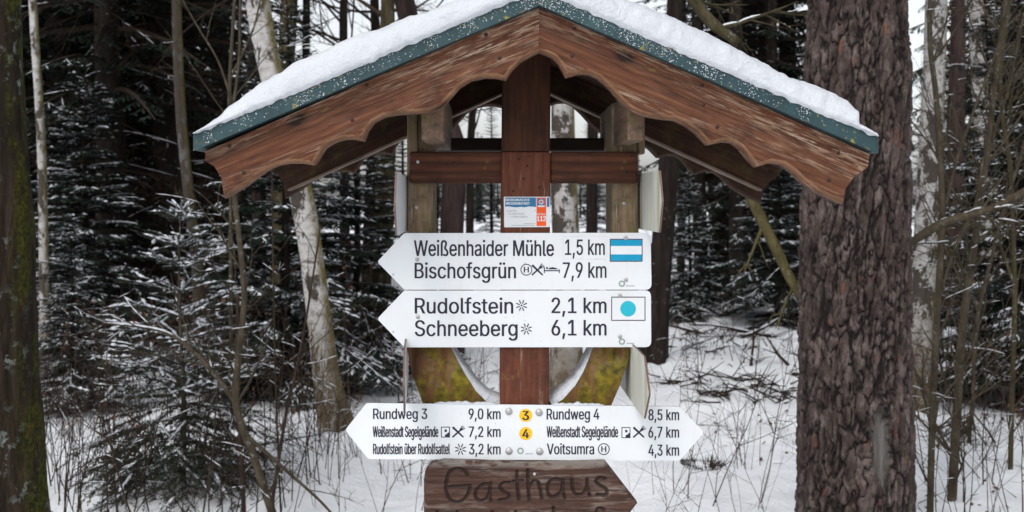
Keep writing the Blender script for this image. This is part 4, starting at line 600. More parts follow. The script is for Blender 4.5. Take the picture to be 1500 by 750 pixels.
W 686|155,0 16,509 82,509 163,196 167,179 172,162 175,145 179,128 183,111 187,94 190,76 194,58 197,40 189,40 193,58 196,76 200,94 203,111 207,128 211,145 215,162 220,179 224,196 306,509 380,509 462,196 466,179 470,162 474,145 478,128 482,111 486,94 490,76 494,58 497,40 488,40 492,58 495,76 499,94 503,111 506,128 510,145 515,162 519,179 523,196 603,509 670,509 530,0 455,0 368,323 362,345 357,368 351,391 346,417 341,445 336,475 350,475 345,446 340,420 335,395 330,371 324,347 318,323 230,0|2,1,0 3,2,0 55,23,22 24,23,55 56,24,55 25,24,56 46,45,44 47,46,44 54,55,22 25,56,57 53,57,58 25,57,53 58,54,22 53,54,58 59,58,22 25,53,52 60,59,22 25,52,51 61,60,22 25,51,50 62,61,22 25,50,49 63,62,22 25,49,48 4,3,0 63,22,21 26,25,48 47,44,43 5,4,0 63,21,20 27,26,48 47,43,42 6,5,0 63,20,19 28,27,48 47,42,41 7,6,0 63,19,18 29,28,48 47,41,40 8,7,0 63,18,17 30,29,48 47,40,39 9,8,0 63,17,16 31,30,48 47,39,38 10,9,0 63,16,15 32,31,48 47,38,37 14,10,0 11,10,14 36,32,48 33,32,36 11,15,14 63,15,11 33,37,36 47,37,33 63,11,12 47,33,34 13,14,0 35,36,48 12,13,0 63,12,0 34,35,48 47,34,48
Z 438|42,0 42,46 273,385 284,400 295,415 306,431 318,446 329,461 341,476 348,454 327,453 306,453 285,452 265,452 244,452 223,452 40,452 40,509 397,509 397,462 169,129 157,113 146,97 134,81 122,65 110,49 97,33 90,54 111,55 131,56 152,57 173,57 193,57 214,57 399,57 399,0|18,17,16 8,18,16 19,18,8 7,8,16 19,8,9 20,19,9 11,7,16 6,7,11 20,9,10 6,10,11 20,10,6 12,11,16 13,12,16 14,13,16 15,14,16 20,6,5 20,5,4 20,4,3 20,3,2 20,2,1 21,20,1 22,21,1 23,22,1 24,23,1 27,24,1 28,24,27 25,24,28 34,33,32 35,34,32 35,32,31 35,31,30 35,30,29 35,29,28 35,28,25 26,27,1 35,25,26 26,1,0 35,26,0
a 389|160,-9 137,-7 115,-3 94,5 76,15 60,29 48,45 38,63 32,84 30,108 32,128 36,146 43,161 53,174 64,184 78,193 92,200 108,206 125,211 143,214 161,217 178,220 200,223 218,225 234,227 247,229 257,231 265,235 271,240 274,246 276,255 276,257 275,272 272,285 267,297 260,307 251,315 240,322 227,327 212,330 196,331 178,330 163,327 149,322 137,316 127,309 118,301 110,292 104,283 100,274 41,291 51,313 64,331 79,346 95,358 114,368 133,375 153,380 173,383 194,384 208,384 223,382 239,379 255,375 271,369 286,360 300,350 312,336 322,320 330,301 335,278 337,251 337,0 277,0 277,52 272,52 267,43 260,34 252,25 242,16 229,8 215,1 199,-4 181,-7 170,45 192,47 211,51 228,59 242,68 254,80 263,93 270,108 274,122 276,138 276,190 272,187 267,184 259,182 251,180 241,178 231,176 221,174 210,173 200,171 191,170 182,169 175,168 161,166 147,163 134,159 122,153 112,147 103,139 97,130 93,118 92,105 93,93 96,82 102,72 109,64 119,57 130,52 142,48 156,46|60,59,58 61,60,58 61,58,57 62,61,57 62,57,56 63,62,56 63,56,55 64,63,55 65,64,55 65,55,54 66,65,54 66,54,53 67,66,53 67,53,52 40,67,52 39,67,40 68,67,39 41,52,51 40,52,41 42,41,51 68,39,38 43,42,51 68,38,37 44,43,51 68,37,36 69,68,36 45,44,51 69,36,35 45,51,50 46,45,50 69,35,34 70,69,34 47,46,50 70,34,33 48,47,50 48,50,49 70,33,32 71,70,32 71,32,31 71,31,30 71,30,29 72,71,29 72,29,28 72,28,27 94,27,26 72,27,94 94,26,25 94,25,24 94,24,23 94,23,22 94,22,21 94,21,20 94,20,19 94,19,18 94,18,17 94,17,16 94,16,15 94,15,14 95,94,14 72,94,93 96,95,14 97,96,14 97,14,13 98,97,13 99,98,13 100,99,13 101,100,13 102,101,13 102,13,12 103,102,12 104,103,12 105,104,12 106,105,12 107,106,12 108,107,12 109,108,12 109,12,11 110,109,11 111,110,11 112,111,11 112,11,10 113,112,10 72,93,92 114,113,10 114,10,9 72,92,91 115,114,9 115,9,8 72,91,90 116,115,8 72,90,89 117,116,8 117,8,7 118,117,7 74,89,88 72,89,74 119,118,7 74,88,87 120,119,7 120,7,6 75,87,86 74,87,75 121,120,6 122,121,6 76,75,86 72,74,73 76,86,85 123,122,6 76,85,84 84,123,6 76,84,6 76,6,5 77,76,5 78,77,5 78,5,4 79,78,4 80,79,4 80,4,3 81,80,3 81,3,2 82,81,2 82,2,1 83,82,1 83,1,0
b 424|229,-8 208,-7 189,-3 172,4 159,12 147,21 138,31 130,41 123,50 118,59 112,59 112,0 53,0 53,509 114,509 114,319 118,319 123,327 130,336 137,346 147,355 158,364 171,373 188,379 207,383 229,384 259,382 287,374 313,361 335,342 354,320 370,293 381,261 388,227 390,189 388,151 381,116 370,84 355,57 336,34 313,16 288,3 260,-6 220,47 242,49 262,55 279,66 294,80 306,97 316,117 323,139 327,163 328,189 327,215 323,239 316,261 307,281 295,298 280,311 262,322 243,328 220,330 198,328 178,322 161,312 147,299 134,282 125,263 118,241 114,216 113,189 114,162 118,138 125,115 135,95 147,78 162,65 179,55 198,49|14,13,12 15,14,12 26,25,24 26,24,23 27,26,23 27,23,22 28,27,22 28,22,21 28,21,20 29,28,20 29,20,19 29,19,18 61,29,18 30,29,61 61,18,17 62,61,17 30,61,60 63,62,17 30,60,59 63,17,16 64,63,16 30,59,58 31,30,58 16,15,12 68,16,12 67,16,68 66,16,67 65,16,66 64,16,65 31,58,57 31,57,56 32,31,56 32,56,55 33,32,55 33,55,54 69,68,12 33,54,53 34,33,53 70,69,12 34,53,52 71,70,12 34,52,51 35,34,51 35,51,50 72,71,12 36,35,50 36,50,49 73,72,12 36,49,48 37,36,48 74,73,12 37,48,47 10,74,12 75,74,10 38,37,47 38,47,46 76,75,10 38,46,45 9,76,10 77,76,9 11,10,12 77,9,8 39,38,45 39,45,44 78,77,8 78,8,7 39,44,43 43,78,7 39,43,7 39,7,6 40,39,6 40,6,5 40,5,4 41,40,4 41,4,3 41,3,2 42,41,2 42,2,1 0,42,1
c 396|207,-8 174,-5 144,3 117,16 93,35 72,58 56,85 44,116 37,150 34,187 37,225 44,260 56,291 72,318 93,341 117,360 144,374 174,382 207,384 226,384 243,381 260,377 276,371 291,364 305,356 318,346 330,335 340,322 349,308 356,293 362,277 303,262 300,272 295,281 290,289 284,297 278,304 270,311 261,316 252,321 242,325 231,328 220,329 207,330 184,328 163,321 145,310 130,296 118,278 108,258 102,236 98,212 96,187 98,163 102,139 108,117 118,97 130,80 145,66 163,55 184,49 207,46 220,47 232,49 243,52 253,55 262,60 271,66 279,73 285,80 292,89 297,98 301,107 304,117 363,102 357,86 350,70 341,56 331,43 319,32 306,21 292,12 277,5 261,-1 244,-5 226,-7|19,18,17 20,19,17 20,17,16 21,20,16 22,21,16 22,16,15 23,22,15 24,23,15 24,15,14 25,24,14 26,25,14 43,14,13 26,14,43 42,26,43 27,26,42 44,43,13 27,42,41 45,44,13 27,41,40 27,40,39 28,27,39 46,45,13 28,39,38 46,13,12 28,38,37 28,37,36 47,46,12 29,28,36 29,36,35 29,35,34 48,47,12 30,29,34 48,12,11 30,34,33 30,33,32 49,48,11 31,30,32 49,11,10 50,49,10 51,50,10 51,10,9 52,51,9 52,9,8 53,52,8 54,53,8 54,8,7 55,54,7 56,55,7 74,73,72 56,7,6 74,72,71 75,74,71 75,71,70 57,56,6 75,70,69 76,75,69 57,6,5 58,57,5 76,69,68 76,68,67 77,76,67 77,67,66 59,58,5 77,66,65 59,5,4 78,77,65 78,65,64 60,59,4 78,64,63 78,63,62 61,60,4 78,62,61 78,61,4 79,78,4 79,4,3 80,79,3 81,80,3 81,3,2 82,81,2 83,82,2 83,2,1 84,83,1 85,84,1 85,1,0
d 424|195,-8 165,-6 137,3 111,16 89,34 70,57 55,84 43,116 36,151 34,189 36,227 43,261 55,293 70,320 89,342 112,361 137,374 165,382 196,384 218,383 237,379 253,373 267,364 278,355 287,346 295,336 301,327 306,319 311,319 311,509 372,509 372,0 313,0 313,59 307,59 301,50 295,41 287,31 277,21 266,12 252,4 236,-3 217,-7 205,47 226,49 246,55 263,65 278,78 290,95 299,115 306,138 310,162 312,189 310,216 306,241 300,263 290,282 278,299 263,312 246,322 227,328 205,330 182,328 162,322 145,311 130,298 118,281 108,261 102,239 98,215 96,189 98,163 102,139 109,117 118,97 130,80 145,66 162,55 182,49|30,29,28 31,30,28 19,18,17 20,19,17 20,17,16 21,20,16 21,16,15 22,21,15 23,22,15 23,15,14 24,23,14 25,24,14 61,14,13 25,14,61 26,25,61 62,61,13 26,61,60 26,60,59 63,62,13 27,26,59 27,59,58 64,63,13 64,13,12 28,27,58 57,28,58 56,28,57 55,28,56 54,28,55 31,28,54 65,64,12 66,65,12 66,12,11 67,66,11 67,11,10 68,67,10 31,54,53 69,68,10 69,10,9 31,53,52 70,69,9 71,70,9 31,52,51 71,9,8 72,71,8 31,51,50 72,8,7 73,72,7 31,50,49 74,73,7 74,7,6 31,49,48 75,74,6 33,48,47 31,48,33 75,6,5 76,75,5 33,47,46 77,76,5 34,46,45 33,46,34 35,34,45 31,33,32 77,5,4 78,77,4 35,45,44 36,35,44 43,78,4 36,44,43 36,43,4 37,36,4 37,4,3 38,37,3 39,38,3 39,3,2 40,39,2 41,40,2 41,2,1 42,41,1 42,1,0
e 404|212,-8 177,-5 145,3 117,16 92,35 72,58 56,85 44,116 37,150 34,187 36,224 44,258 55,290 71,317 91,340 115,359 142,373 172,382 205,384 226,383 246,380 266,374 285,366 303,355 319,341 334,324 347,305 357,282 365,256 370,227 371,194 371,169 75,169 75,221 338,221 310,202 308,226 304,248 298,269 288,286 277,301 263,314 246,323 227,328 205,330 183,328 164,323 146,313 131,301 119,286 109,270 102,251 97,231 96,211 96,178 98,151 102,127 110,106 121,88 135,73 151,61 169,53 190,48 212,46 227,47 241,49 254,53 265,58 276,65 285,73 294,82 300,93 306,105 365,91 358,72 348,55 335,39 320,26 302,14 283,4 261,-3 237,-7|19,18,17 20,19,17 20,17,16 21,20,16 22,21,16 22,16,15 23,22,15 23,15,14 24,23,14 25,24,14 45,14,13 44,14,45 25,14,44 25,44,43 25,43,42 46,45,13 26,25,42 26,42,41 47,46,13 47,13,12 26,41,40 48,47,12 27,26,40 27,40,39 49,48,12 49,12,11 50,49,11 27,39,38 28,27,38 51,50,11 28,38,37 51,11,10 29,28,37 52,51,10 29,37,36 33,52,10 53,52,33 34,29,36 30,29,34 34,36,35 33,10,9 32,33,9 34,33,53 30,34,53 30,53,54 31,30,54 32,9,8 31,54,55 31,32,8 55,31,8 56,55,8 56,8,7 57,56,7 57,7,6 58,57,6 73,72,71 73,71,70 74,73,70 59,58,6 59,6,5 74,70,69 60,59,5 74,69,68 75,74,68 75,68,67 61,60,5 75,67,66 61,5,4 76,75,66 62,61,4 76,66,65 76,65,64 63,62,4 76,64,63 76,63,4 77,76,4 77,4,3 78,77,3 78,3,2 79,78,2 80,79,2 80,2,1 81,80,1 81,1,0
f 254|228,379 228,327 6,327 6,379 81,0,1 81,432,1 82,452,1 87,470,1 96,486,1 107,499,1 120,510,1 135,519,1 152,525,1 169,529,1 187,530,1 201,530,1 212,529,1 222,527,1 231,525,1 238,523,1 243,521,1 227,468,1 224,470,1 220,471,1 215,472,1 209,473,1 202,474,1 195,474,1 178,472,1 164,468,1 154,460,1 147,449,1 143,435,1 142,419,1 142,0,1|0,3,2 1,0,2 15,14,13 16,15,13 16,13,12 17,16,12 18,17,12 18,12,11 19,18,11 20,19,11 21,20,11 21,11,10 23,10,9 22,10,23 21,10,22 25,9,8 24,9,25 23,9,24 27,8,7 26,8,27 25,8,26 28,27,7 29,28,7 29,7,6 30,29,6 31,30,6 31,6,5 32,31,5 33,32,5 33,5,4 34,33,4
g 425|207,-151 180,-149 156,-146 134,-140 114,-132 97,-122 82,-110 70,-97 59,-84 51,-69 101,-41 107,-49 114,-57 122,-66 131,-74 142,-82 154,-88 169,-93 187,-96 207,-97 236,-95 261,-87 282,-75 298,-58 308,-34 311,-6 311,68 306,68 301,60 294,51 287,41 277,32 266,23 252,16 236,10 217,6 195,5 165,7 138,14 113,27 90,43 71,65 55,90 43,120 36,154 34,191 36,229 43,263 55,293 71,320 90,342 112,361 138,374 166,382 196,384 218,383 237,379 253,373 267,365 279,356 288,346 296,336 302,327 308,319 313,319 313,379 372,379 372,-9 370,-40 363,-67 350,-90 334,-109 314,-124 291,-136 265,-144 237,-149 205,59 227,61 246,66 264,75 278,87 290,103 300,121 307,142 311,166 312,193 311,219 307,242 300,264 291,283 279,299 264,312 247,322 227,328 205,330 182,328 163,322 145,312 130,298 118,282 109,262 102,241 98,218 96,193 98,167 102,144 109,123 118,104 131,88 145,76 163,66 183,61|55,54,53 56,55,53 56,53,52 66,65,64 67,66,64 57,56,52 57,52,51 58,57,51 59,58,51 59,51,50 60,59,50 61,60,50 94,50,49 61,50,94 62,61,94 95,94,49 62,94,93 62,93,92 96,95,49 63,62,92 63,92,91 97,96,49 97,49,48 64,63,91 90,64,91 89,64,90 88,64,89 87,64,88 67,64,87 98,97,48 99,98,48 99,48,47 100,99,47 100,47,46 101,100,46 67,87,86 102,101,46 102,46,45 67,86,85 103,102,45 104,103,45 67,85,84 104,45,44 105,104,44 67,84,83 105,44,43 106,105,43 67,83,82 107,106,43 67,82,81 107,43,42 108,107,42 26,81,80 67,81,26 108,42,41 109,108,41 26,80,79 110,109,41 27,79,78 26,79,27 28,27,78 67,26,25 111,110,41 28,78,77 111,41,40 76,111,40 28,77,76 29,28,76 29,76,40 30,29,40 30,40,39 31,30,39 32,31,39 32,39,38 33,32,38 34,33,38 34,38,37 35,34,37 35,37,36 67,25,24 68,67,24 68,24,23 69,68,23 11,10,9 12,11,9 13,12,9 69,23,22 14,13,9 70,69,22 14,9,8 15,14,8 70,22,21 16,15,8 16,8,7 70,21,20 17,16,7 71,70,20 18,17,7 71,20,19 19,18,7 71,19,7 71,7,6 72,71,6 72,6,5 72,5,4 73,72,4 73,4,3 74,73,3 74,3,2 75,74,2 75,2,1 0,75,1
h 410|114,227 114,0 53,0 53,509 114,509 114,287 102,287 116,319 132,344 152,362 175,374 200,382 227,384 252,383 275,377 295,369 313,356 328,340 341,321 350,298 355,271 357,240 357,0 296,0 296,235 293,263 286,286 273,304 256,318 235,326 210,329 192,328 176,324 161,317 147,308 136,297 126,283 119,266 115,248|4,3,2 6,4,2 5,4,6 13,12,11 14,13,11 14,11,10 15,14,10 15,10,9 16,15,9 16,9,8 17,16,8 31,8,7 17,8,31 30,17,31 18,17,30 18,30,29 32,31,7 18,29,28 33,32,7 19,18,28 33,7,6 19,28,27 34,33,6 35,34,6 19,27,26 20,19,26 36,35,6 37,6,2 36,6,37 20,26,25 21,20,25 38,37,2 21,25,24 0,38,2 22,21,24 22,24,23 1,0,2
i 167|53,0 53,379 114,379 114,0 84,443,1 73,444,1 63,448,1 54,455,1 47,463,1 43,472,1 41,483,1 43,494,1 47,504,1 54,512,1 63,518,1 73,522,1 84,524,1 95,522,1 105,518,1 114,512,1 121,504,1 125,494,1 126,483,1 125,472,1 121,463,1 114,455,1 105,448,1 95,444,1|2,1,0 3,2,0 17,16,15 17,15,14 18,17,14 18,14,13 19,18,13 19,13,12 20,19,12 20,12,11 21,20,11 21,11,10 22,21,10 22,10,9 23,22,9 23,9,8 24,23,8 24,8,7 25,24,7 25,7,6 26,25,6 26,6,5 27,26,5 27,5,4
j 167|53,379 114,379 114,-30 112,-52 108,-72 102,-90 92,-106 80,-119 65,-129 47,-137 27,-141 4,-143 -10,-143 -10,-87 2,-87 18,-85 31,-80 40,-72 47,-61 51,-46 53,-29 83,443,1 72,444,1 62,448,1 53,455,1 47,463,1 42,472,1 41,483,1 42,494,1 47,504,1 53,512,1 62,518,1 72,522,1 83,524,1 95,522,1 105,518,1 114,512,1 120,504,1 125,494,1 126,483,1 125,472,1 120,463,1 114,455,1 105,448,1 95,444,1|1,0,20 2,1,20 2,20,19 3,2,19 3,19,18 4,3,18 4,18,17 4,17,16 5,4,16 5,16,15 5,15,14 14,13,12 5,14,12 6,5,12 7,6,12 8,7,12 9,8,12 10,9,12 11,10,12 34,33,32 34,32,31 35,34,31 35,31,30 36,35,30 36,30,29 37,36,29 37,29,28 38,37,28 38,28,27 39,38,27 39,27,26 40,39,26 40,26,25 41,40,25 41,25,24 42,41,24 42,24,23 43,42,23 43,23,22 44,43,22 44,22,21
k 381|110,137 110,212 121,212 284,379 360,379 184,199 177,199 53,0,1 53,509,1 114,509,1 114,0,1 294,0,2 148,186,2 191,229,2 372,0,2|4,3,2 5,4,2 2,1,0 6,2,0 5,2,6 9,8,7 10,9,7 14,13,12 14,12,11
l 189|139,-2 112,0 91,8 74,20 62,37 55,59 53,84 53,509 114,509 114,99 114,83 117,71 120,62 126,57 135,53 146,52 152,52 157,52 160,53 164,53 167,54 170,54 181,3 175,1 169,0 162,-1 154,-2 147,-2|8,7,6 9,8,6 10,9,6 10,6,5 11,10,5 12,11,5 13,12,5 13,5,4 14,13,4 22,21,20 22,20,19 22,19,18 15,14,4 22,18,17 22,17,16 22,16,15 22,15,4 22,4,3 22,3,2 22,2,1 23,22,1 24,23,1 25,24,1 25,1,0 26,25,0 27,26,0
m 610|53,0 53,379 112,379 112,295 108,295 114,314 122,331 132,346 144,358 158,368 172,376 187,382 203,385 219,386 245,383 268,375 287,361 303,342 314,320 321,295 312,295 318,312 326,329 337,343 350,356 364,366 381,375 398,381 417,385 437,386 458,385 478,380 497,372 514,361 529,346 541,328 550,307 555,283 557,255 557,0 496,0 496,254 493,279 485,298 473,313 456,323 438,329 419,330 402,329 387,326 374,320 363,312 353,302 345,290 340,277 336,263 335,247 335,0 274,0 274,260 272,280 265,297 253,311 238,322 220,328 199,330 185,329 171,326 158,320 145,312 135,302 126,289 119,274 115,257 114,238 114,0|14,13,12 30,29,28 14,12,11 30,28,27 31,30,27 15,14,11 15,11,10 31,27,26 32,31,26 2,1,0 4,2,0 3,2,4 15,10,9 32,26,25 16,15,9 33,32,25 16,9,8 33,25,24 17,16,8 34,33,24 17,8,7 34,24,23 35,34,23 17,7,6 47,23,22 35,23,47 65,17,6 18,17,65 66,6,5 65,6,66 18,65,64 48,47,22 35,47,46 67,66,5 49,48,22 49,22,21 35,46,45 36,35,45 18,64,63 68,67,5 50,49,21 36,45,44 18,63,62 69,68,5 19,18,62 51,50,21 69,5,4 36,44,43 51,21,20 70,69,4 52,51,20 19,62,61 37,36,43 53,52,20 71,70,4 37,43,42 20,61,60 19,61,20 72,4,0 71,4,72 53,20,60 54,53,60 38,37,42 54,60,59 38,42,41 55,54,59 73,72,0 56,55,59 56,59,58 74,73,0 39,38,41 39,41,40 57,56,58 75,74,0
n 410|114,227 114,0 53,0 53,379 112,379 112,287 102,287 116,319 132,344 152,362 175,374 200,382 227,384 252,383 275,377 295,369 313,356 328,340 341,321 350,298 355,271 357,240 357,0 296,0 296,235 293,263 286,286 273,304 256,318 235,326 210,329 192,328 176,324 161,317 147,308 136,297 126,283 119,266 115,248|13,12,11 14,13,11 14,11,10 4,3,2 6,4,2 5,4,6 15,14,10 15,10,9 16,15,9 16,9,8 17,16,8 31,8,7 17,8,31 30,17,31 18,17,30 18,30,29 32,31,7 18,29,28 33,32,7 19,18,28 33,7,6 19,28,27 34,33,6 35,34,6 19,27,26 20,19,26 36,35,6 37,6,2 36,6,37 20,26,25 21,20,25 38,37,2 21,25,24 0,38,2 22,21,24 22,24,23 1,0,2
o 415|207,-8 174,-5 144,3 117,16 93,35 72,58 56,85 44,116 37,150 34,187 37,225 44,260 56,291 72,318 93,341 117,360 144,374 174,382 207,384 241,382 271,374 299,360 323,341 343,318 359,291 371,260 379,225 381,187 379,150 371,116 359,85 343,58 323,35 299,16 271,3 241,-5 207,46 231,49 252,55 270,66 285,80 298,97 307,117 314,139 318,163 319,187 318,212 314,236 307,258 298,278 285,296 270,310 252,321 231,328 207,330 184,328 163,321 145,310 130,296 118,278 108,258 102,236 98,212 96,187 98,163 102,139 108,117 118,97 130,80 145,66 163,55 184,49|19,18,17 19,17,16 20,19,16 20,16,15 21,20,15 21,15,14 22,21,14 22,14,13 54,22,13 23,22,54 55,54,13 23,54,53 56,55,13 23,53,52 57,56,13 23,52,51 57,13,12 24,23,51 58,57,12 24,51,50 59,58,12 24,50,49 59,12,11 25,24,49 60,59,11 25,49,48 60,11,10 26,25,48 61,60,10 26,48,47 62,61,10 26,47,46 27,26,46 62,10,9 63,62,9 27,46,45 63,9,8 64,63,8 27,45,44 28,27,44 65,64,8 28,44,43 29,28,43 65,8,7 66,65,7 29,43,42 67,66,7 29,42,41 30,29,41 67,7,6 68,67,6 30,41,40 68,6,5 31,30,40 69,68,5 31,40,39 70,69,5 31,39,38 70,5,4 32,31,38 71,70,4 32,38,37 36,71,4 32,37,36 32,36,4 32,4,3 33,32,3 33,3,2 34,33,2 35,34,2 35,2,1 0,35,1
r 259|53,0 53,379 112,379 112,321 115,321 124,339 137,354 152,367 171,377 191,383 213,385 218,385 223,385 229,384 235,384 240,384 243,384 243,322 241,323 236,324 230,324 223,325 215,326 207,326 190,324 174,321 159,315 146,306 135,296 126,284 119,269 115,254 114,237 114,0|11,10,9 12,11,9 13,12,9 14,13,9 15,14,9 16,15,9 17,16,9 17,9,8 2,1,0 3,2,0 17,8,7 17,7,6 19,6,5 18,6,19 17,6,18 23,5,4 22,5,23 21,5,22 20,5,21 19,5,20 24,23,4 25,24,4 4,3,0 31,4,0 30,4,31 29,4,30 28,4,29 27,4,28 26,4,27 25,4,26 32,31,0 33,32,0
s 365|182,-8 157,-7 133,-3 112,3 93,12 76,24 62,38 50,54 41,73 36,94 94,107 101,87 111,72 124,60 141,52 160,47 181,45 206,47 227,53 244,62 258,74 265,88 268,103 266,115 262,126 254,136 243,144 229,150 212,155 149,170 118,180 92,192 72,208 58,227 50,249 47,274 49,295 55,314 65,332 79,347 95,360 115,370 137,378 161,383 187,384 212,383 234,379 254,372 271,363 286,352 299,339 309,324 318,308 324,290 268,277 262,291 254,304 243,316 228,325 210,331 187,333 166,331 147,326 131,317 119,305 111,292 109,277 110,264 115,253 124,243 136,235 152,229 172,223 229,209 261,200 287,187 306,171 320,153 328,131 331,107 329,85 323,65 312,47 298,31 281,18 260,6 236,-2 210,-7|45,44,43 46,45,43 46,43,42 47,46,42 47,42,41 48,47,41 48,41,40 49,48,40 49,40,39 50,49,39 50,39,38 60,50,38 51,50,60 61,60,38 51,60,59 61,38,37 62,61,37 51,59,58 63,62,37 51,58,57 52,51,57 64,63,37 52,57,56 64,37,36 53,52,56 65,64,36 53,56,55 65,36,35 66,65,35 53,55,54 67,66,35 67,35,34 68,67,34 69,68,34 69,34,33 70,69,33 71,70,33 72,71,33 72,33,32 73,72,32 74,73,32 74,32,31 75,74,31 75,31,30 76,75,30 76,30,29 77,76,29 77,29,28 77,28,27 78,77,27 78,27,26 78,26,25 78,25,24 79,78,24 79,24,23 79,23,22 11,10,9 80,79,22 80,22,21 11,9,8 80,21,20 12,11,8 81,80,20 81,20,19 12,8,7 13,12,7 82,81,19 82,19,18 14,13,7 14,7,6 82,18,17 15,14,6 82,17,16 83,82,16 16,15,6 83,16,6 83,6,5 84,83,5 84,5,4 85,84,4 85,4,3 86,85,3 86,3,2 87,86,2 87,2,1 0,87,1
t 227|204,379 204,327 6,327 6,379 65,471,1 126,471,1 126,98,1 127,83,1 130,70,1 136,61,1 144,55,1 156,51,1 170,50,1 175,50,1 180,50,1 185,51,1 191,52,1 197,53,1 202,54,1 213,2,1 207,0,1 200,-2,1 192,-3,1 184,-3,1 176,-4,1 168,-4,1 138,-1,1 113,7,1 92,21,1 77,41,1 68,64,1 65,93,1|0,3,2 1,0,2 5,4,31 6,5,31 7,6,31 7,31,30 8,7,30 9,8,30 9,30,29 10,9,29 11,10,29 19,18,17 19,17,16 19,16,15 12,11,29 19,15,14 19,14,13 19,13,12 19,12,29 19,29,28 19,28,27 19,27,26 20,19,26 21,20,26 21,26,25 22,21,25 23,22,25 24,23,25
u 410|182,-5 158,-3 135,2 115,11 97,23 82,39 69,59 60,82 54,109 53,139 53,379 114,379 114,144 116,117 124,94 137,75 154,61 175,53 200,50 218,51 234,55 249,62 263,71 274,83 283,97 290,113 295,132 296,153 296,379 357,379 357,0 298,0 298,92 307,92 294,60 277,35 257,17 234,5 209,-3|11,10,9 12,11,9 29,28,27 30,29,27 30,27,26 13,12,9 13,9,8 33,26,25 30,26,33 14,13,8 33,25,24 14,8,7 32,24,23 33,24,32 15,14,7 34,32,23 31,32,34 30,33,34 34,23,22 15,7,6 16,15,6 34,22,21 34,21,20 17,16,6 35,34,20 30,34,31 17,6,5 35,20,19 18,17,5 35,19,18 35,18,5 35,5,4 36,35,4 36,4,3 37,36,3 37,3,2 38,37,2 38,2,1 0,38,1
w 567|138,0 23,379 87,379 133,214 140,190 147,164 154,137 161,107 168,75 175,41 165,41 172,74 179,105 186,135 192,163 199,189 206,214 252,379 316,379 362,214 368,189 375,163 382,136 388,106 395,75 402,41 391,41 399,75 406,106 413,135 420,163 427,189 434,214 480,379 545,379 429,0 368,0 319,172 314,189 309,207 305,225 300,243 295,262 291,280 286,299 281,318 277,338 291,338 286,319 281,299 277,280 272,262 267,243 263,225 258,207 253,189 248,172 199,0|2,1,0 3,2,0 46,17,16 18,17,46 47,18,46 19,18,47 34,33,32 35,34,32 45,46,16 19,47,48 44,48,49 19,48,44 49,45,16 44,45,49 50,49,16 19,44,43 51,50,16 19,43,42 52,51,16 19,42,41 19,41,40 53,52,16 19,40,39 54,53,16 4,3,0 54,16,15 20,19,39 35,32,31 20,39,38 55,54,15 5,4,0 20,38,37 21,20,37 35,31,30 56,55,15 56,15,14 57,56,14 21,37,36 6,5,0 22,21,36 35,30,29 57,14,13 7,6,0 23,22,36 35,29,28 57,13,12 8,7,0 24,23,36 35,28,27 57,12,11 10,8,0 9,8,10 26,24,36 25,24,26 35,27,26 57,11,10 57,10,0 35,26,36
ß 441|122,362 122,0 60,0 60,362 64,409 77,447 99,477 127,498 160,511 197,516 218,514 240,510 260,503 280,493 297,479 312,463 323,443 330,420 332,393 331,377 329,363 325,351 320,340 315,331 309,322 303,314 297,306 292,299 289,291 286,282 285,272 287,261 291,250 297,241 306,232 316,224 327,215 339,207 350,198 362,188 373,177 383,165 391,152 398,137 402,120 403,100 401,79 396,59 386,42 374,27 358,15 340,6 319,-1 295,-5 269,-7 247,-6 227,-3 207,1 190,7 175,14 164,20 187,74 196,69 206,64 217,58 231,54 247,51 265,50 287,51 306,56 321,64 333,75 339,88 342,104 340,117 336,129 330,139 321,149 311,158 300,167 288,175 276,184 264,194 253,204 243,215 235,227 228,240 224,255 223,272 223,285 226,297 230,306 235,314 241,322 247,329 254,337 259,345 264,353 269,363 271,374 272,388 269,410 262,428 250,442 234,451 217,457 197,459 174,456 156,448 141,435 130,417 124,393|10,9,8 11,10,8 11,8,7 12,11,7 13,12,7 13,7,6 14,13,6 15,14,6 106,6,5 15,6,106 105,15,106 16,15,105 107,106,5 16,105,104 108,107,5 16,104,103 109,108,5 109,5,4 17,16,103 17,103,102 110,109,4 17,102,101 18,17,101 111,110,4 18,101,100 111,4,3 19,18,100 0,111,3 19,100,99 20,19,99 20,99,98 21,20,98 21,98,97 0,3,2 1,0,2 21,97,96 22,21,96 22,96,95 23,22,95 23,95,94 24,23,94 24,94,93 24,93,92 25,24,92 25,92,91 26,25,91 27,26,91 27,91,90 28,27,90 28,90,89 29,28,89 29,89,88 30,29,88 31,30,88 31,88,87 32,31,87 32,87,86 33,32,86 34,33,86 34,86,85 35,34,85 35,85,84 36,35,84 37,36,84 37,84,83 38,37,83 38,83,82 39,38,82 39,82,81 40,39,81 40,81,80 41,40,80 41,80,79 41,79,78 42,41,78 42,78,77 43,42,77 43,77,76 43,76,75 44,43,75 44,75,74 45,44,74 45,74,73 45,73,72 46,45,72 46,72,71 47,46,71 47,71,70 62,61,60 63,62,60 47,70,69 64,63,60 48,47,69 65,64,60 48,69,68 66,65,60 48,68,67 67,66,60 48,67,60 49,48,60 50,49,60 50,60,59 51,50,59 51,59,58 51,58,57 52,51,57 52,57,56 53,52,56 53,56,55 54,53,55
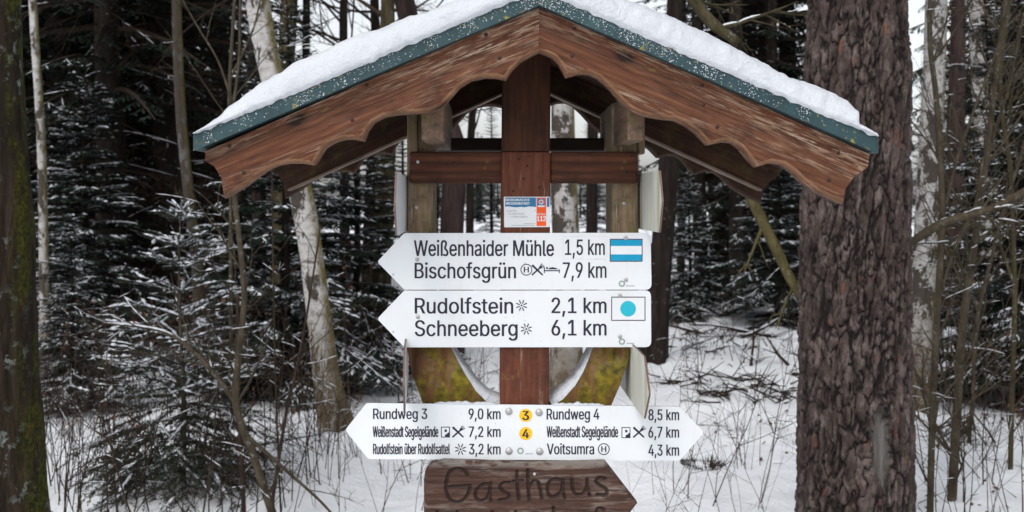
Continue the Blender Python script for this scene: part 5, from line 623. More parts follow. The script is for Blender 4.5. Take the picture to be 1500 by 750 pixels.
ä 389|160,-9 137,-7 115,-3 94,5 76,15 60,29 48,45 38,63 32,84 30,108 32,128 36,146 43,161 53,174 64,184 78,193 92,200 108,206 125,211 143,214 161,217 178,220 200,223 218,225 234,227 247,229 257,231 265,235 271,240 274,246 276,255 276,257 275,272 272,285 267,297 260,307 251,315 240,322 227,327 212,330 196,331 178,330 163,327 149,322 137,316 127,309 118,301 110,292 104,283 100,274 41,291 51,313 64,331 79,346 95,358 114,368 133,375 153,380 173,383 194,384 208,384 223,382 239,379 255,375 271,369 286,360 300,350 312,336 322,320 330,301 335,278 337,251 337,0 277,0 277,52 272,52 267,43 260,34 252,25 242,16 229,8 215,1 199,-4 181,-7 170,45 192,47 211,51 228,59 242,68 254,80 263,93 270,108 274,122 276,138 276,190 272,187 267,184 259,182 251,180 241,178 231,176 221,174 210,173 200,171 191,170 182,169 175,168 161,166 147,163 134,159 122,153 112,147 103,139 97,130 93,118 92,105 93,93 96,82 102,72 109,64 119,57 130,52 142,48 156,46 261,443,1 251,444,1 241,448,1 233,455,1 226,463,1 222,472,1 221,483,1 222,494,1 226,503,1 233,512,1 241,518,1 251,522,1 261,523,1 272,522,1 281,518,1 290,512,1 296,503,1 300,494,1 301,483,1 300,472,1 296,463,1 290,455,1 281,448,1 272,444,1 117,443,2 107,444,2 97,448,2 89,455,2 82,463,2 78,472,2 77,483,2 78,494,2 82,503,2 89,512,2 97,518,2 107,522,2 117,523,2 128,522,2 138,518,2 146,512,2 152,503,2 156,494,2 158,483,2 156,472,2 152,463,2 146,455,2 138,448,2 128,444,2|60,59,58 61,60,58 61,58,57 62,61,57 62,57,56 63,62,56 63,56,55 64,63,55 65,64,55 65,55,54 66,65,54 66,54,53 67,66,53 67,53,52 40,67,52 39,67,40 68,67,39 41,52,51 40,52,41 42,41,51 68,39,38 43,42,51 68,38,37 44,43,51 68,37,36 69,68,36 45,44,51 69,36,35 45,51,50 46,45,50 69,35,34 70,69,34 47,46,50 70,34,33 48,47,50 48,50,49 70,33,32 71,70,32 71,32,31 71,31,30 71,30,29 72,71,29 72,29,28 72,28,27 94,27,26 72,27,94 94,26,25 94,25,24 94,24,23 94,23,22 94,22,21 94,21,20 94,20,19 94,19,18 94,18,17 94,17,16 94,16,15 94,15,14 95,94,14 72,94,93 96,95,14 97,96,14 97,14,13 98,97,13 99,98,13 100,99,13 101,100,13 102,101,13 102,13,12 103,102,12 104,103,12 105,104,12 106,105,12 107,106,12 108,107,12 109,108,12 109,12,11 110,109,11 111,110,11 112,111,11 112,11,10 113,112,10 72,93,92 114,113,10 114,10,9 72,92,91 115,114,9 115,9,8 72,91,90 116,115,8 72,90,89 117,116,8 117,8,7 118,117,7 74,89,88 72,89,74 119,118,7 74,88,87 120,119,7 120,7,6 75,87,86 74,87,75 121,120,6 122,121,6 76,75,86 72,74,73 76,86,85 123,122,6 76,85,84 84,123,6 76,84,6 76,6,5 77,76,5 78,77,5 78,5,4 79,78,4 80,79,4 80,4,3 81,80,3 81,3,2 82,81,2 82,2,1 83,82,1 83,1,0 137,136,135 137,135,134 138,137,134 138,134,133 139,138,133 139,133,132 140,139,132 141,140,132 141,132,131 142,141,131 142,131,130 142,130,129 143,142,129 143,129,128 144,143,128 144,128,127 145,144,127 145,127,126 146,145,126 146,126,125 147,146,125 147,125,124 161,160,159 161,159,158 162,161,158 162,158,157 163,162,157 163,157,156 164,163,156 165,164,156 165,156,155 166,165,155 166,155,154 166,154,153 167,166,153 167,153,152 168,167,152 168,152,151 169,168,151 169,151,150 170,169,150 170,150,149 171,170,149 171,149,148
ü 410|182,-5 158,-3 135,2 115,11 97,23 82,39 69,59 60,82 54,109 53,139 53,379 114,379 114,144 116,117 124,94 137,75 154,61 175,53 200,50 218,51 234,55 249,62 263,71 274,83 283,97 290,113 295,132 296,153 296,379 357,379 357,0 298,0 298,92 307,92 294,60 277,35 257,17 234,5 209,-3 277,443,1 266,444,1 257,448,1 248,455,1 242,463,1 238,472,1 236,483,1 238,494,1 242,503,1 248,512,1 257,518,1 266,522,1 277,523,1 287,522,1 297,518,1 305,512,1 312,503,1 316,494,1 317,483,1 316,472,1 312,463,1 305,455,1 297,448,1 287,444,1 133,443,2 123,444,2 113,448,2 104,455,2 98,463,2 94,472,2 93,483,2 94,494,2 98,503,2 104,512,2 113,518,2 123,522,2 133,523,2 144,522,2 153,518,2 162,512,2 168,503,2 172,494,2 173,483,2 172,472,2 168,463,2 162,455,2 153,448,2 144,444,2|11,10,9 12,11,9 29,28,27 30,29,27 30,27,26 13,12,9 13,9,8 33,26,25 30,26,33 14,13,8 33,25,24 14,8,7 32,24,23 33,24,32 15,14,7 34,32,23 31,32,34 30,33,34 34,23,22 15,7,6 16,15,6 34,22,21 34,21,20 17,16,6 35,34,20 30,34,31 17,6,5 35,20,19 18,17,5 35,19,18 35,18,5 35,5,4 36,35,4 36,4,3 37,36,3 37,3,2 38,37,2 38,2,1 0,38,1 52,51,50 52,50,49 53,52,49 53,49,48 54,53,48 54,48,47 55,54,47 56,55,47 56,47,46 57,56,46 57,46,45 57,45,44 58,57,44 58,44,43 59,58,43 59,43,42 60,59,42 60,42,41 61,60,41 61,41,40 62,61,40 62,40,39 76,75,74 76,74,73 77,76,73 77,73,72 78,77,72 78,72,71 79,78,71 80,79,71 80,71,70 81,80,70 81,70,69 81,69,68 82,81,68 82,68,67 83,82,67 83,67,66 84,83,66 84,66,65 85,84,65 85,65,64 86,85,64 86,64,63
"""
GL = {}
for ln_ in GLYPHS.strip('\n').split('\n'):
    a_, v_, f_ = ln_[1:].strip().split('|')
    GL[ln_[0]] = (int(a_), [tuple(int(t) for t in q.split(',')) for q in v_.split()], [tuple(int(t) for t in q.split(',')) for q in f_.split()])
def glyphs(body):
    v, f, x = [], [], 0
    for ch in body:
        a_, gv, gf = GL[ch]; o = len(v)
        v += [((x + g_[0]) / 1000, g_[1] / 1000, g_[2] if len(g_) > 2 else 0) for g_ in gv]; f += [tuple(k_ + o for k_ in t) for t in gf]; x += a_
    return v, f
CAPH = max(q[1] for q in glyphs('H')[0])
class Ink:
    """printing on a plate: flat foil shapes a fraction of a millimetre proud of the sheet"""
    def __init__(s, d, mats): s.d = d; s.mb = MB(); s.mats = mats; s.k = {m: i for i, m in enumerate(mats)}; s.lv = 0
    def pt(s, x, y, lift=0):
        p = P(x, y, s.d); return Vector((p.x, s.d - .0006 - lift * .0003, p.z))
    def text(s, body, x0, x1, base, top, m='ink', bold=.0, lift=0, rot=0):
        v, f = glyphs(body); xa = min(q[0] for q in v); xb = max(q[0] for q in v); sx = (x1 - x0) / (xb - xa); sy = (base - top) / CAPH
        for dx, dy, L in ([(0, 0, 0)] if not bold else [(-bold, 0, 0), (bold, 0, .15), (0, 0, .3)]):
            s.mb.add([s.pt(x0 + (x - xa) * sx + dx, base - y * sy + dy, lift + L + c_ * .05) for x, y, c_ in v], f, s.k[m])
    def poly(s, pts, m='ink', lift=0):
        a = sum(pts[i][0] * pts[(i + 1) % len(pts)][1] - pts[(i + 1) % len(pts)][0] * pts[i][1] for i in range(len(pts)))
        if a > 0: pts = pts[::-1]
        s.mb.add([s.pt(x, y, lift) for x, y in pts], [tuple(range(len(pts)))], s.k[m])
    def rect(s, x0, y0, x1, y1, m='ink', lift=0): s.poly([(x0, y0), (x1, y0), (x1, y1), (x0, y1)], m, lift)
    def line(s, x0, y0, x1, y1, w_, m='ink', w2=None, lift=0):
        dx, dy = x1 - x0, y1 - y0; l = math.hypot(dx, dy); nx, ny = -dy / l * .5, dx / l * .5; w2 = w_ if w2 is None else w2
        s.poly([(x0 + nx * w_, y0 + ny * w_), (x1 + nx * w2, y1 + ny * w2), (x1 - nx * w2, y1 - ny * w2), (x0 - nx * w_, y0 - ny * w_)], m, lift)
    def disc(s, cx, cy, r, m='ink', lift=0, n=28): s.poly([(cx + r * math.cos(2 * math.pi * k / n), cy + r * math.sin(2 * math.pi * k / n)) for k in range(n)], m, lift)
    def ring(s, cx, cy, r, w_, m='ink', n=32):
        o = [s.pt(cx + (r + w_ / 2) * math.cos(2 * math.pi * k / n), cy - (r + w_ / 2) * math.sin(2 * math.pi * k / n)) for k in range(n)]
        i = [s.pt(cx + (r - w_ / 2) * math.cos(2 * math.pi * k / n), cy - (r - w_ / 2) * math.sin(2 * math.pi * k / n)) for k in range(n)]
        s.mb.add(o + i, [(k, (k + 1) % n, n + (k + 1) % n, n + k) for k in range(n)], s.k[m])
    def frame(s, x0, y0, x1, y1, w_, m='ink'):
        s.rect(x0, y0, x1, y0 + w_, m); s.rect(x0, y1 - w_, x1, y1, m); s.rect(x0, y0 + w_, x0 + w_, y1 - w_, m); s.rect(x1 - w_, y0 + w_, x1, y1 - w_, m)
    def star(s, cx, cy, r):
        for k in range(8):
            a = math.pi / 8 + k * math.pi / 4
            s.line(cx + .35 * r * math.cos(a), cy + .35 * r * math.sin(a), cx + r * math.cos(a), cy + r * math.sin(a), 1.5)
        s.disc(cx, cy, 1.4)
    def halt(s, cx, cy, r):
        s.ring(cx, cy, r, 1.3); s.text('H', cx - r * .42, cx + r * .42, cy + r * .52, cy - r * .52, bold=.4)
    def fork(s, cx, cy, r):
        s.line(cx - r * .95, cy - r * .9, cx + r, cy + r * .95, 3.2, w2=2.2)
        s.line(cx - r, cy + r * .95, cx + r * .55, cy - r * .45, 2.2, w2=2.2, lift=.3)
        s.line(cx + r * .42, cy - r * .35, cx + r * .8, cy - r * .68, 3.4, w2=4.4, lift=.6)
        for t in (-1, 0, 1):
            s.line(cx + r * .78 + t * 1.7, cy - r * .66 + t * 1.7, cx + r * 1.08 + t * 1.5, cy - r * .98 + t * 1.5, 1.0, lift=.9)
    def bed(s, x0, y0, x1, y1):
        s.line(x0, y0, x0, y1, 1.4); s.line(x1, y0 + 3.4, x1, y1, 1.4); s.line(x0 + .7, (y0 + y1) / 2 + 1, x1 - .7, (y0 + y1) / 2 + 1, 1.5)
        s.disc(x0 + 4, y0 + 1.6, 1.5); s.poly([(x0 + 6, y0 + 3.4), (x0 + 7, y0 + 1.6), (x0 + 12, y0 + .4), (x0 + 17, y0 + 1.4), (x0 + 20.5, y0 + 3.4)], 'ink')
    def park(s, x0, y0, x1, y1):
        s.rect(x0, y0, x1, y1, 'ink'); s.rect(x0 + 1.2, y0 + 1.2, x1 - 1.2, y1 - 1.2, 'label_white', 1)
        w_ = x1 - x0; h = y1 - y0
        s.poly([(x0 + w_ * .45, y1 - 1), (x0 + w_ * .45, y0 + h * .72), (x0 + w_ * .62, y0 + h * .70), (x0 + w_ * .8, y0 + h * .55), (x1 - 1, y0 + h * .5), (x1 - 1, y1 - 1)], 'ink', 2)
        s.rect(x0 + w_ * .40, y0 + h * .25, x0 + w_ * .66, y0 + h * .48, 'ink', 2)
    def logo(s, cx, cy, r):
        for k in range(12):
            a = k * math.pi / 6; s.disc(cx + r * .8 * math.cos(a), cy + r * .8 * math.sin(a), r * .24, 'green_print', .1 * (k % 2), 8)
    def fine(s, x0, x1, y):
        x = x0; rnd = random.Random(int(x0))
        while x < x1: 
            l = rnd.uniform(1.2, 2.6); s.rect(x, y - .7, min(x + l, x1), y + .7, 'grey_print'); x += l + .5
    def done(s, parent, name='lettering'):
        return part(name, s.mb, [M[m] for m in s.mats], parent)
def plate(name, pts, d, label, rad, th=.004):
    px_ = rounded(pts, rad); w_ = px2(px_, d); cx = sum(p[0] for p in w_) / len(w_); cz = sum(p[1] for p in w_) / len(w_)
    mb = MB(); prism(mb, w_, d, d + th, 0, 1)
    fr = Matrix.Translation((cx, d, cz))
    mb.v = [fr.inverted() @ v for v in mb.v]
    o = obj(name, mb.mesh(name, [M['white'], M['sign_edge']]), None, (cx, d, cz)); WM[o.name] = fr
    return tag(o, label, 'direction sign', 'white direction signs of the shelter')
MATS = ['ink', 'label_white', 'grey_print', 'green_print', 'pale_line']
DS = 2.349
s1 = plate('direction_sign', [(552.5, 383.5), (592, 341.5), (953, 341), (954.5, 424.4), (592.5, 424.4)], DS, 'upper white arrow sign reading Weißenhaider Mühle with cyan striped marker', [4, 3, 9, 9, 3])
k = Ink(DS, MATS)
k.text('Weißenhaider Mühle', 606.7, 811, 374.9, 352, bold=.5); k.text('1,5 km', 828, 885.5, 373.4, 350.8, bold=.4)
k.text('Bischofsgrün', 607.8, 755.4, 407.7, 385, bold=.5); k.text('7,9 km', 824.8, 888, 407, 384.3, bold=.4)
k.halt(771, 395, 8); k.fork(787, 395.4, 8); k.bed(797.3, 391, 819.4, 400)
k.frame(824.5, 346, 888.3, 379.6, .5, 'pale_line'); k.logo(910.9, 415.5, 4.6); k.fine(917, 929.5, 418.8); k.done(s1)
k = Ink(DS, ['ink_plum', 'cyan', 'label_white']); k.frame(893.2, 349.8, 941.2, 383.3, 1.3, 'ink_plum')
k.rect(894.5, 351.1, 939.9, 360.3, 'cyan'); k.rect(894.5, 360.3, 939.9, 372.6, 'label_white'); k.rect(894.5, 372.6, 939.9, 382, 'cyan'); k.done(s1, 'trail_marker')
s2 = plate('direction_sign', [(552.5, 467), (592, 425.6), (953.5, 425.4), (954, 508.5), (592.5, 508.8)], DS, 'middle white arrow sign reading Rudolfstein and Schneeberg with turquoise dot', [4, 3, 9, 9, 3])
k = Ink(DS, MATS)
k.text('Rudolfstein', 608, 751.4, 459.2, 436.5, bold=.5); k.star(764, 447.4, 8.5); k.text('2,1 km', 808.2, 888, 458.6, 436, bold=.5)
k.text('Schneeberg', 608, 757.8, 492.2, 469.2, bold=.5); k.star(771, 482, 8.5); k.text('6,1 km', 808.2, 888, 491.4, 468.6, bold=.5)
k.logo(911, 500.3, 4.6); k.fine(918, 929, 503); k.done(s2)
k = Ink(DS, ['ink_plum', 'cyan_pale']); k.frame(895.4, 434.6, 945.4, 469.8, 1.2, 'ink_plum'); k.disc(920, 452.2, 11.4, 'cyan_pale', 0, 40); k.done(s2, 'trail_marker')
s3 = plate('direction_sign', [(505.5, 630), (537, 590.2), (995, 595.4), (1031.5, 633.5), (995.5, 675), (539.5, 672.5)], DS, 'lower white double ended sign reading Rundweg 3 and Rundweg 4', [5, 3, 3, 5, 3, 3])
k = Ink(DS, MATS + ['yellow'])
k.text('Rundweg 3', 546.8, 625.5, 613.7, 598.4, bold=.4); k.text('9,0 km', 686.7, 733, 614, 598.5, bold=.4)
k.text('Weißenstadt Segelgelände', 546.3, 641.8, 640, 624.5, bold=.4); k.park(646, 625, 659, 640.7); k.fork(670.8, 632.8, 8); k.text('7,2 km', 687, 733, 640, 624.6, bold=.4)
k.text('Rudolfstein über Rudolfsattel', 546.8, 658.8, 665.2, 650, bold=.4); k.star(674.6, 658, 8.6); k.text('3,2 km', 687.4, 733, 665.5, 650, bold=.4)
k.text('Rundweg 4', 801, 877.6, 614.4, 598.6, bold=.4); k.text('8,5 km', 950, 994.4, 615.6, 599.6, bold=.4)
k.text('Weißenstadt Segelgelände', 801, 905, 640.4, 624.4, bold=.4); k.park(910.4, 625.6, 923.4, 641.6); k.fork(935.5, 633.2, 8); k.text('6,7 km', 950, 994.4, 641, 625, bold=.4)
k.text('Voitsumra', 801.4, 870, 665.4, 649.6, bold=.4); k.halt(884.4, 657.8, 8); k.text('4,3 km', 950, 994.4, 667.4, 651.2, bold=.4)
k.logo(762.4, 660.4, 4.8); k.fine(769.5, 781, 664.6); k.done(s3)
for y, t in ((608.4, '3'), (635, '4')):
    k = Ink(DS, ['yellow', 'ink']); k.disc(770.1, y, 9.5, 'yellow', 0, 36); k.text(t, 765.6, 774.4, y + 6.6, y - 6.4, 'ink', .6, 2); k.done(s3, 'number_disc')
for o, q in ((s1, (611, 380.3)), (s1, (916.5, 348.6)), (s1, (916.8, 409.6)), (s2, (612, 464)), (s2, (908, 432.6)), (s2, (908, 492.8))):
    p = P(*q, DS); nail(o, p.x, p.z, DS - .001, .0048, 'steel', 'screw', .25); nail(o, p.x, p.z, DS - .0022, .0019, 'grey_print', 'screw_socket', .2)
for q in ((745.3, 602.5), (789.6, 604), (745.5, 660.5), (790.4, 661)):
    p = P(*q, DS); nail(s3, p.x, p.z, DS - .001, .0082, 'steel', 'bolt', .55)
def edge_snow(x0, x1, y0, y1, label, seed):
    rnd = random.Random(seed); mb = MB(); n = 46; vs_ = []
    for i in range(n + 1):
        t = i / n; x = x0 + (x1 - x0) * t; p = P(x, y0 + (y1 - y0) * t, DS); e = min(1, t * 8, (1 - t) * 8)
        h = (.0018 + .0055 * max(0, noise.noise(Vector((t * 9, seed, 0))) + .45)) * e + .0003
        for yy, hh in ((-.0012, -.001), (-.0016, .4), (.001, .95), (.005, 1.0), (.012, .7), (.016, -.001)): vs_.append(Vector((p.x, DS + yy, p.z + h * hh + .0004 * noise.noise(Vector((x * 2, yy * 900, 1))))))
    mb.add(vs_, [(i * 6 + k, i * 6 + k + 1, (i + 1) * 6 + k + 1, (i + 1) * 6 + k) for i in range(n) for k in range(5)])
    tag(obj('sign_snow', mb.mesh('sign_snow', M['snow'], True)), label, 'snow')
edge_snow(636, 728, 591.4, 592.4, 'thin snow rim on the lowest sign left of the centre post', 3)
edge_snow(808, 885, 593.3, 594.1, 'thin snow rim on the lowest sign right of the centre post', 5)
# emergency information plate on the post
DP = 2.353
o = plate('information_plate', [(738, 288.2), (805.6, 288.2), (806, 332.6), (738.5, 333)], DP, 'small white blue and orange mountain rescue plate reading 112 on the post', 1.2, .0016); o['category'] = 'information plate'; del o['group']
k = Ink(DP, ['label_white', 'blue', 'orange', 'grey_print', 'ink'])
wav = [(785, 303.3), (780, 302.6), (774, 302.4), (768, 303.6), (763, 302.8), (757, 303.6), (752, 303.4), (747, 302.4), (743, 302.2), (740, 303)]
k.poly([(740, 289.4), (785, 289.4)] + wav, 'blue'); k.rect(801.2, 289.4, 804.6, 303, 'blue'); k.rect(786, 289.4, 799.9, 331, 'orange')
k.text('BERGWACHT', 740.8, 776, 294.6, 291, 'label_white', .25, 2); k.text('WEISSENSTADT', 740.8, 776, 299.8, 296.2, 'label_white', .25, 2)
k.rect(787.6, 291, 798, 300.8, 'blue', 2); k.rect(788, 301, 797.8, 303.2, 'label_white', 2)
for q in range(8):
    a = q * math.pi / 4; k.line(792.8 + 1.8 * math.cos(a), 295.8 + 1.8 * math.sin(a), 792.8 + 4.2 * math.cos(a), 295.8 + 4.2 * math.sin(a), 1.3, 'label_white', 1.0, 4)
k.disc(792.8, 295.8, 1.8, 'orange', 5)
k.text('NOTRUF', 786.8, 799, 315.3, 312.4, 'label_white', .1, 2); k.text('112', 786.8, 799.4, 324, 316.6, 'label_white', .5, 2)
k.text('Zu jeder Zeit,', 742, 757, 310, 307.6, 'grey_print'); k.text('bei jedem Wetter,', 745, 769, 314.2, 311.8, 'grey_print'); k.text('in jedem Gelände', 749, 773, 318.6, 316.2, 'grey_print')
for x0, x1, y in ((749, 784, 330), (768, 784, 327.6)):
    x = x0
    while x < x1 - 1: k.rect(x, y - .45, min(x + 2.2, x1), y + .45, 'grey_print'); x += 2.7
k.done(o)

# edge-on plates on the outer faces of the side posts (they point along the view)
def side_plate(label, x_near, x_far, d_tip, d_sh, d_far, z_top, z_bot, back_mat, tip_near=True):
    mb = MB(); zc = (z_top + z_bot) / 2; th = .004
    def xat(d): return x_near + (x_far - x_near) * (d - d_sh) / (d_far - d_sh)
    prof = [(d_far, z_bot), (d_sh, z_bot), (d_tip, zc), (d_sh, z_top), (d_far, z_top)]
    prof = rounded(prof, .006, 3)
    n = len(prof)
    v = [Vector((xat(d), d, z)) for d, z in prof] + [Vector((xat(d) + th, d, z)) for d, z in prof]
    mb.add(v, [tuple(range(n)), tuple(range(2 * n - 1, n - 1, -1))], 0)
    o_ = len(mb.v) - 2 * n
    for i in range(n):
        j = (i + 1) % n; mb.f.append((o_ + i, o_ + n + i, o_ + n + j, o_ + j)); mb.m.append(1)
    loc = Vector((x_far, d_far, zc)); mb.v = [q - loc for q in mb.v]
    o = obj('direction_sign', mb.mesh('direction_sign', [back_mat, M['sign_edge']]), None, loc)
    bm = bmesh.new(); bm.from_mesh(o.data); bmesh.ops.recalc_face_normals(bm, faces=bm.faces); bm.to_mesh(o.data); bm.free()
    return tag(o, label, 'direction sign', 'white direction signs of the shelter')
xR = P(967, 0, 2.12).x; xL = P(578, 0, 2.12).x
side_plate('white sign plate seen edge on at the right post, just under the beam', xR, P(936, 0, 2.42).x, 2.10, 2.135, 2.62, P(0, 249, 2.12).z, P(0, 341, 2.12).z, M['sign_algae'])
side_plate('white sign plate seen edge on at the left post, just under the beam', xL, P(592, 0, 2.40).x, 2.10, 2.135, 2.62, P(0, 253, 2.12).z, P(0, 345, 2.12).z, M['white'])
side_plate('greenish sign plate seen edge on at the right mossy brace, over the lowest sign', P(943, 0, 2.17).x, P(911, 0, 2.53).x, 2.10, 2.17, 2.62, P(0, 522, 2.17).z, P(0, 614, 2.17).z, M['sign_algae'])
side_plate('thin sign plate seen exactly edge on at the left mossy brace', P(591, 0, 2.17).x, P(591.5, 0, 2.53).x, 2.12, 2.17, 2.62, P(0, 513, 2.17).z, P(0, 606, 2.17).z, M['white'])

# carved board
def carved_board():
    D = 2.325
    out = [(621, 703), (622.5, 692), (628, 684), (636, 678.5), (650, 675), (700, 676.5), (760, 679), (820, 678.5), (886.5, 676.5), (934.5, 738.5), (886, 802), (640, 803), (626, 798), (621, 785)]
    z8 = lambda pts: [(600 + x * .24, 660 + y * .24 + (3 if min(q[1] for q in pts) > 330 else 0)) for x, y in pts]
    strokes = [[(355, 150), (335, 122), (300, 110), (262, 118), (235, 150), (222, 220), (235, 280), (268, 312), (310, 312), (345, 285), (364, 245), (370, 214)], [(225, 224), (300, 218), (370, 214)],
        [(492, 208), (460, 205), (425, 225), (402, 262), (412, 298), (445, 305), (480, 280), (494, 230)], [(496, 200), (490, 250), (496, 308)],
        [(612, 195), (575, 198), (552, 222), (572, 250), (605, 268), (602, 292), (550, 302)],
        [(655, 128), (658, 220), (668, 300)], [(632, 190), (690, 184)],
        [(722, 118), (724, 220), (732, 302)], [(728, 225), (755, 188), (785, 192), (798, 240), (808, 295)],
        [(930, 182), (890, 173), (855, 190), (842, 235), (858, 280), (892, 280), (925, 250), (936, 195)], [(938, 180), (936, 240), (948, 290)],
        [(992, 180), (998, 240), (1020, 268), (1058, 262), (1082, 225), (1084, 175)], [(1084, 215), (1100, 275)],
        [(1195, 172), (1160, 165), (1138, 190), (1165, 215), (1203, 240), (1198, 268), (1145, 268)],
        [(165, 380), (170, 362), (185, 420), (215, 470), (240, 400), (262, 470), (290, 362)],
        [(420, 400), (375, 410), (355, 450), (380, 480), (425, 450), (432, 395), (440, 485)], [(505, 362), (510, 480)],
        [(640, 400), (590, 405), (575, 450), (600, 480), (645, 440)], [(648, 362), (650, 480)],
        [(878, 335), (882, 480)], [(884, 420), (915, 390), (945, 410), (955, 485)],
        [(1060, 400), (1020, 415), (1015, 460), (1050, 485), (1090, 455), (1085, 412), (1060, 400)],
        [(1188, 350), (1160, 340), (1140, 365), (1140, 485)], [(1115, 405), (1170, 400)]]
    segs = []
    for s_ in strokes:
        q = smoothline([Vector((*p, 0)) for p in z8(s_)], 4)
        segs += [(q[i].x, q[i].y, q[i + 1].x, q[i + 1].y) for i in range(len(q) - 1)]
    segs = np.array(segs); x0, x1, y0, y1 = 619, 936, 673, 805; st = .72
    xs = np.arange(x0, x1, st); ys = np.arange(y0, y1, st); X, Y = np.meshgrid(xs, ys)
    dist = np.full(X.shape, 99.0)
    for a in segs:
        dx, dy = a[2] - a[0], a[3] - a[1]; l2 = dx * dx + dy * dy + 1e-9
        t = np.clip(((X - a[0]) * dx + (Y - a[1]) * dy) / l2, 0, 1); dist = np.minimum(dist, np.hypot(X - a[0] - t * dx, Y - a[1] - t * dy))
    # signed distance to outline (inside positive)
    O = np.array(out); ins = np.zeros(X.shape, bool); de = np.full(X.shape, 99.0)
    for i in range(len(O)):
        a, b = O[i], O[(i + 1) % len(O)]
        c = ((a[1] > Y) != (b[1] > Y)) & (X < (b[0] - a[0]) * (Y - a[1]) / (b[1] - a[1] + 1e-12) + a[0]); ins ^= c
        dx, dy = b - a; t = np.clip(((X - a[0]) * dx + (Y - a[1]) * dy) / (dx * dx + dy * dy), 0, 1); de = np.minimum(de, np.hypot(X - a[0] - t * dx, Y - a[1] - t * dy))
    g = np.clip(1 - dist / 2.9, 0, 1) ** .7; groove = g * .005
    sdist = np.where(ins, de, -de)
    rnd_ = np.clip(1 - sdist / 5.0, 0, 1.3) ** 2 * .010
    mb = MB(); idx = -np.ones(X.shape, int); burn = []; n = 0
    keep = sdist > -.75
    for j in range(X.shape[0]):
        for i in range(X.shape[1]):
            if keep[j, i]:
                p = P(X[j, i], Y[j, i], D); nz = noise.noise(Vector((X[j, i] * .02, Y[j, i] * .25, 0))) * .0012 + noise.noise(Vector((X[j, i] * .05, Y[j, i] * .9, 3))) * .0006
                mb.v.append(Vector((p.x, D + groove[j, i] + rnd_[j, i] + nz, p.z))); idx[j, i] = n; n += 1; burn.append(float(g[j, i] > .12) * min(1, g[j, i] * 2.2))
    for j in range(X.shape[0] - 1):
        for i in range(X.shape[1] - 1):
            q = (idx[j, i], idx[j + 1, i], idx[j + 1, i + 1], idx[j, i + 1])
            if min(q) >= 0: mb.f.append(q); mb.m.append(0)
    nf = len(mb.f)
    pts = px2([tuple(q) for q in out], D); prism(mb, pts, D + .0125, D + .036)
    n_ = NT('carved_wood', .7, .3)
    wv = n_.t.nodes.new('ShaderNodeTexWave'); wv.bands_direction = 'Z'; wv.inputs['Scale'].default_value = 22; wv.inputs['Distortion'].default_value = 7; wv.inputs['Detail'].default_value = 3; wv.inputs['Detail Scale'].default_value = .55
    n_.link(n_.map((.35, 1, 1)), wv.inputs['Vector'])
    gr = n_.noise(n_.map((7, 60, 110)), 1, 6, .68, .7); c = n_.ramp(gr, [(.28, (.018, .008, .006)), (.5, (.052, .023, .014)), (.72, (.098, .048, .032))])
    c = n_.mix(n_.math('MULTIPLY', wv.outputs['Fac'], .22), c, (.04, .02, .016))
    gy = n_.noise(n_.map((9, 60, 90), (2, 1, 1)), 1, 5, .72); gb = n_.noise(n_.map((5, 5, 9)), 1, 3, .6)
    z = n_.sep(n_.obj)[2]
    c = n_.mix(n_.math('MULTIPLY', n_.ramp(gy, [(.5, 0.0), (.6, .6)]), n_.ramp(gb, [(.38, 0.0), (.58, 1.0)])), c, (.24, .20, .17))
    c = n_.mix(n_.math('MULTIPLY', n_.ramp(n_.noise(n_.map((20, 20, 60)), 1, 4, .6), [(.4, 0.0), (.5, .8)]), n_.ramp(z, [(.078, 0.0), (.094, 1.0)])), c, (.25, .23, .21))
    c = n_.mix(n_.math('MULTIPLY', n_.attr('burn'), .88), c, (.022, .011, .009))
    n_.color(c).bump(n_.math('ADD', gr, wv.outputs['Fac']), .35, .004)
    cx, cz = P(775, 739, D).x, P(775, 739, D).z; loc = Vector((cx, D, cz)); mb.v = [v - loc for v in mb.v]
    me = mb.mesh('carved_board', n_.m)
    at = me.attributes.new('burn', 'FLOAT', 'POINT'); at.data.foreach_set('value', burn + [0.0] * (len(me.vertices) - len(burn)))
    sm = [True] * nf + [False] * (len(me.polygons) - nf); me.polygons.foreach_set('use_smooth', sm)
    o = obj('carved_board', me, None, loc); WM[o.name] = Matrix.Translation(loc)
    tag(o, 'brown arrow shaped wooden board carved Gasthaus, below the lowest white sign', 'wooden sign')
    p = P(783, 694.5, D); nail(o, p.x, p.z, D, .0034, 'steel')
carved_board()
# batten that holds the board to the post
bx(672, 840, 668, 700, 2.3625, 2.372, M['dark_beam'], 'board_batten') if False else None

# ------------------------------------------------------------------ trees
def trunk_path(pts, d, up=9.0, dy=0.0):
    """(px, py, width px) -> world points from the ground up to z=up, with radii"""
    q = sorted(pts, key=lambda a: -a[1]); W = [P(x, y, d) for x, y, w_ in q]; Rr = [w_ * d / F / 2 for x, y, w_ in q]
    g = gz(W[0].x, d) - .08
    if W[0].z > g + .02:
        s_ = (W[1] - W[0]) / max(1e-6, (W[1].z - W[0].z)); W.insert(0, W[0] + s_ * (g - W[0].z)); Rr.insert(0, Rr[0] * 1.06)
    if W[-1].z < up:
        s_ = (W[-1] - W[-2]) / max(1e-6, (W[-1].z - W[-2].z)); s_.x *= .6
        z0 = W[-1].z; r0 = Rr[-1]
        for t in (.35, .7, 1.0): W.append(W[-1] + s_ * ((up - z0) * .34)); Rr.append(r0 * (1 - .7 * t))
    out = smoothline(W, 6); n = len(out); rr_ = []
    for i in range(n):
        f = i / 6; a = int(min(f, len(Rr) - 2)); rr_.append(Rr[a] + (Rr[a + 1] - Rr[a]) * (f - a))
    return out, rr_
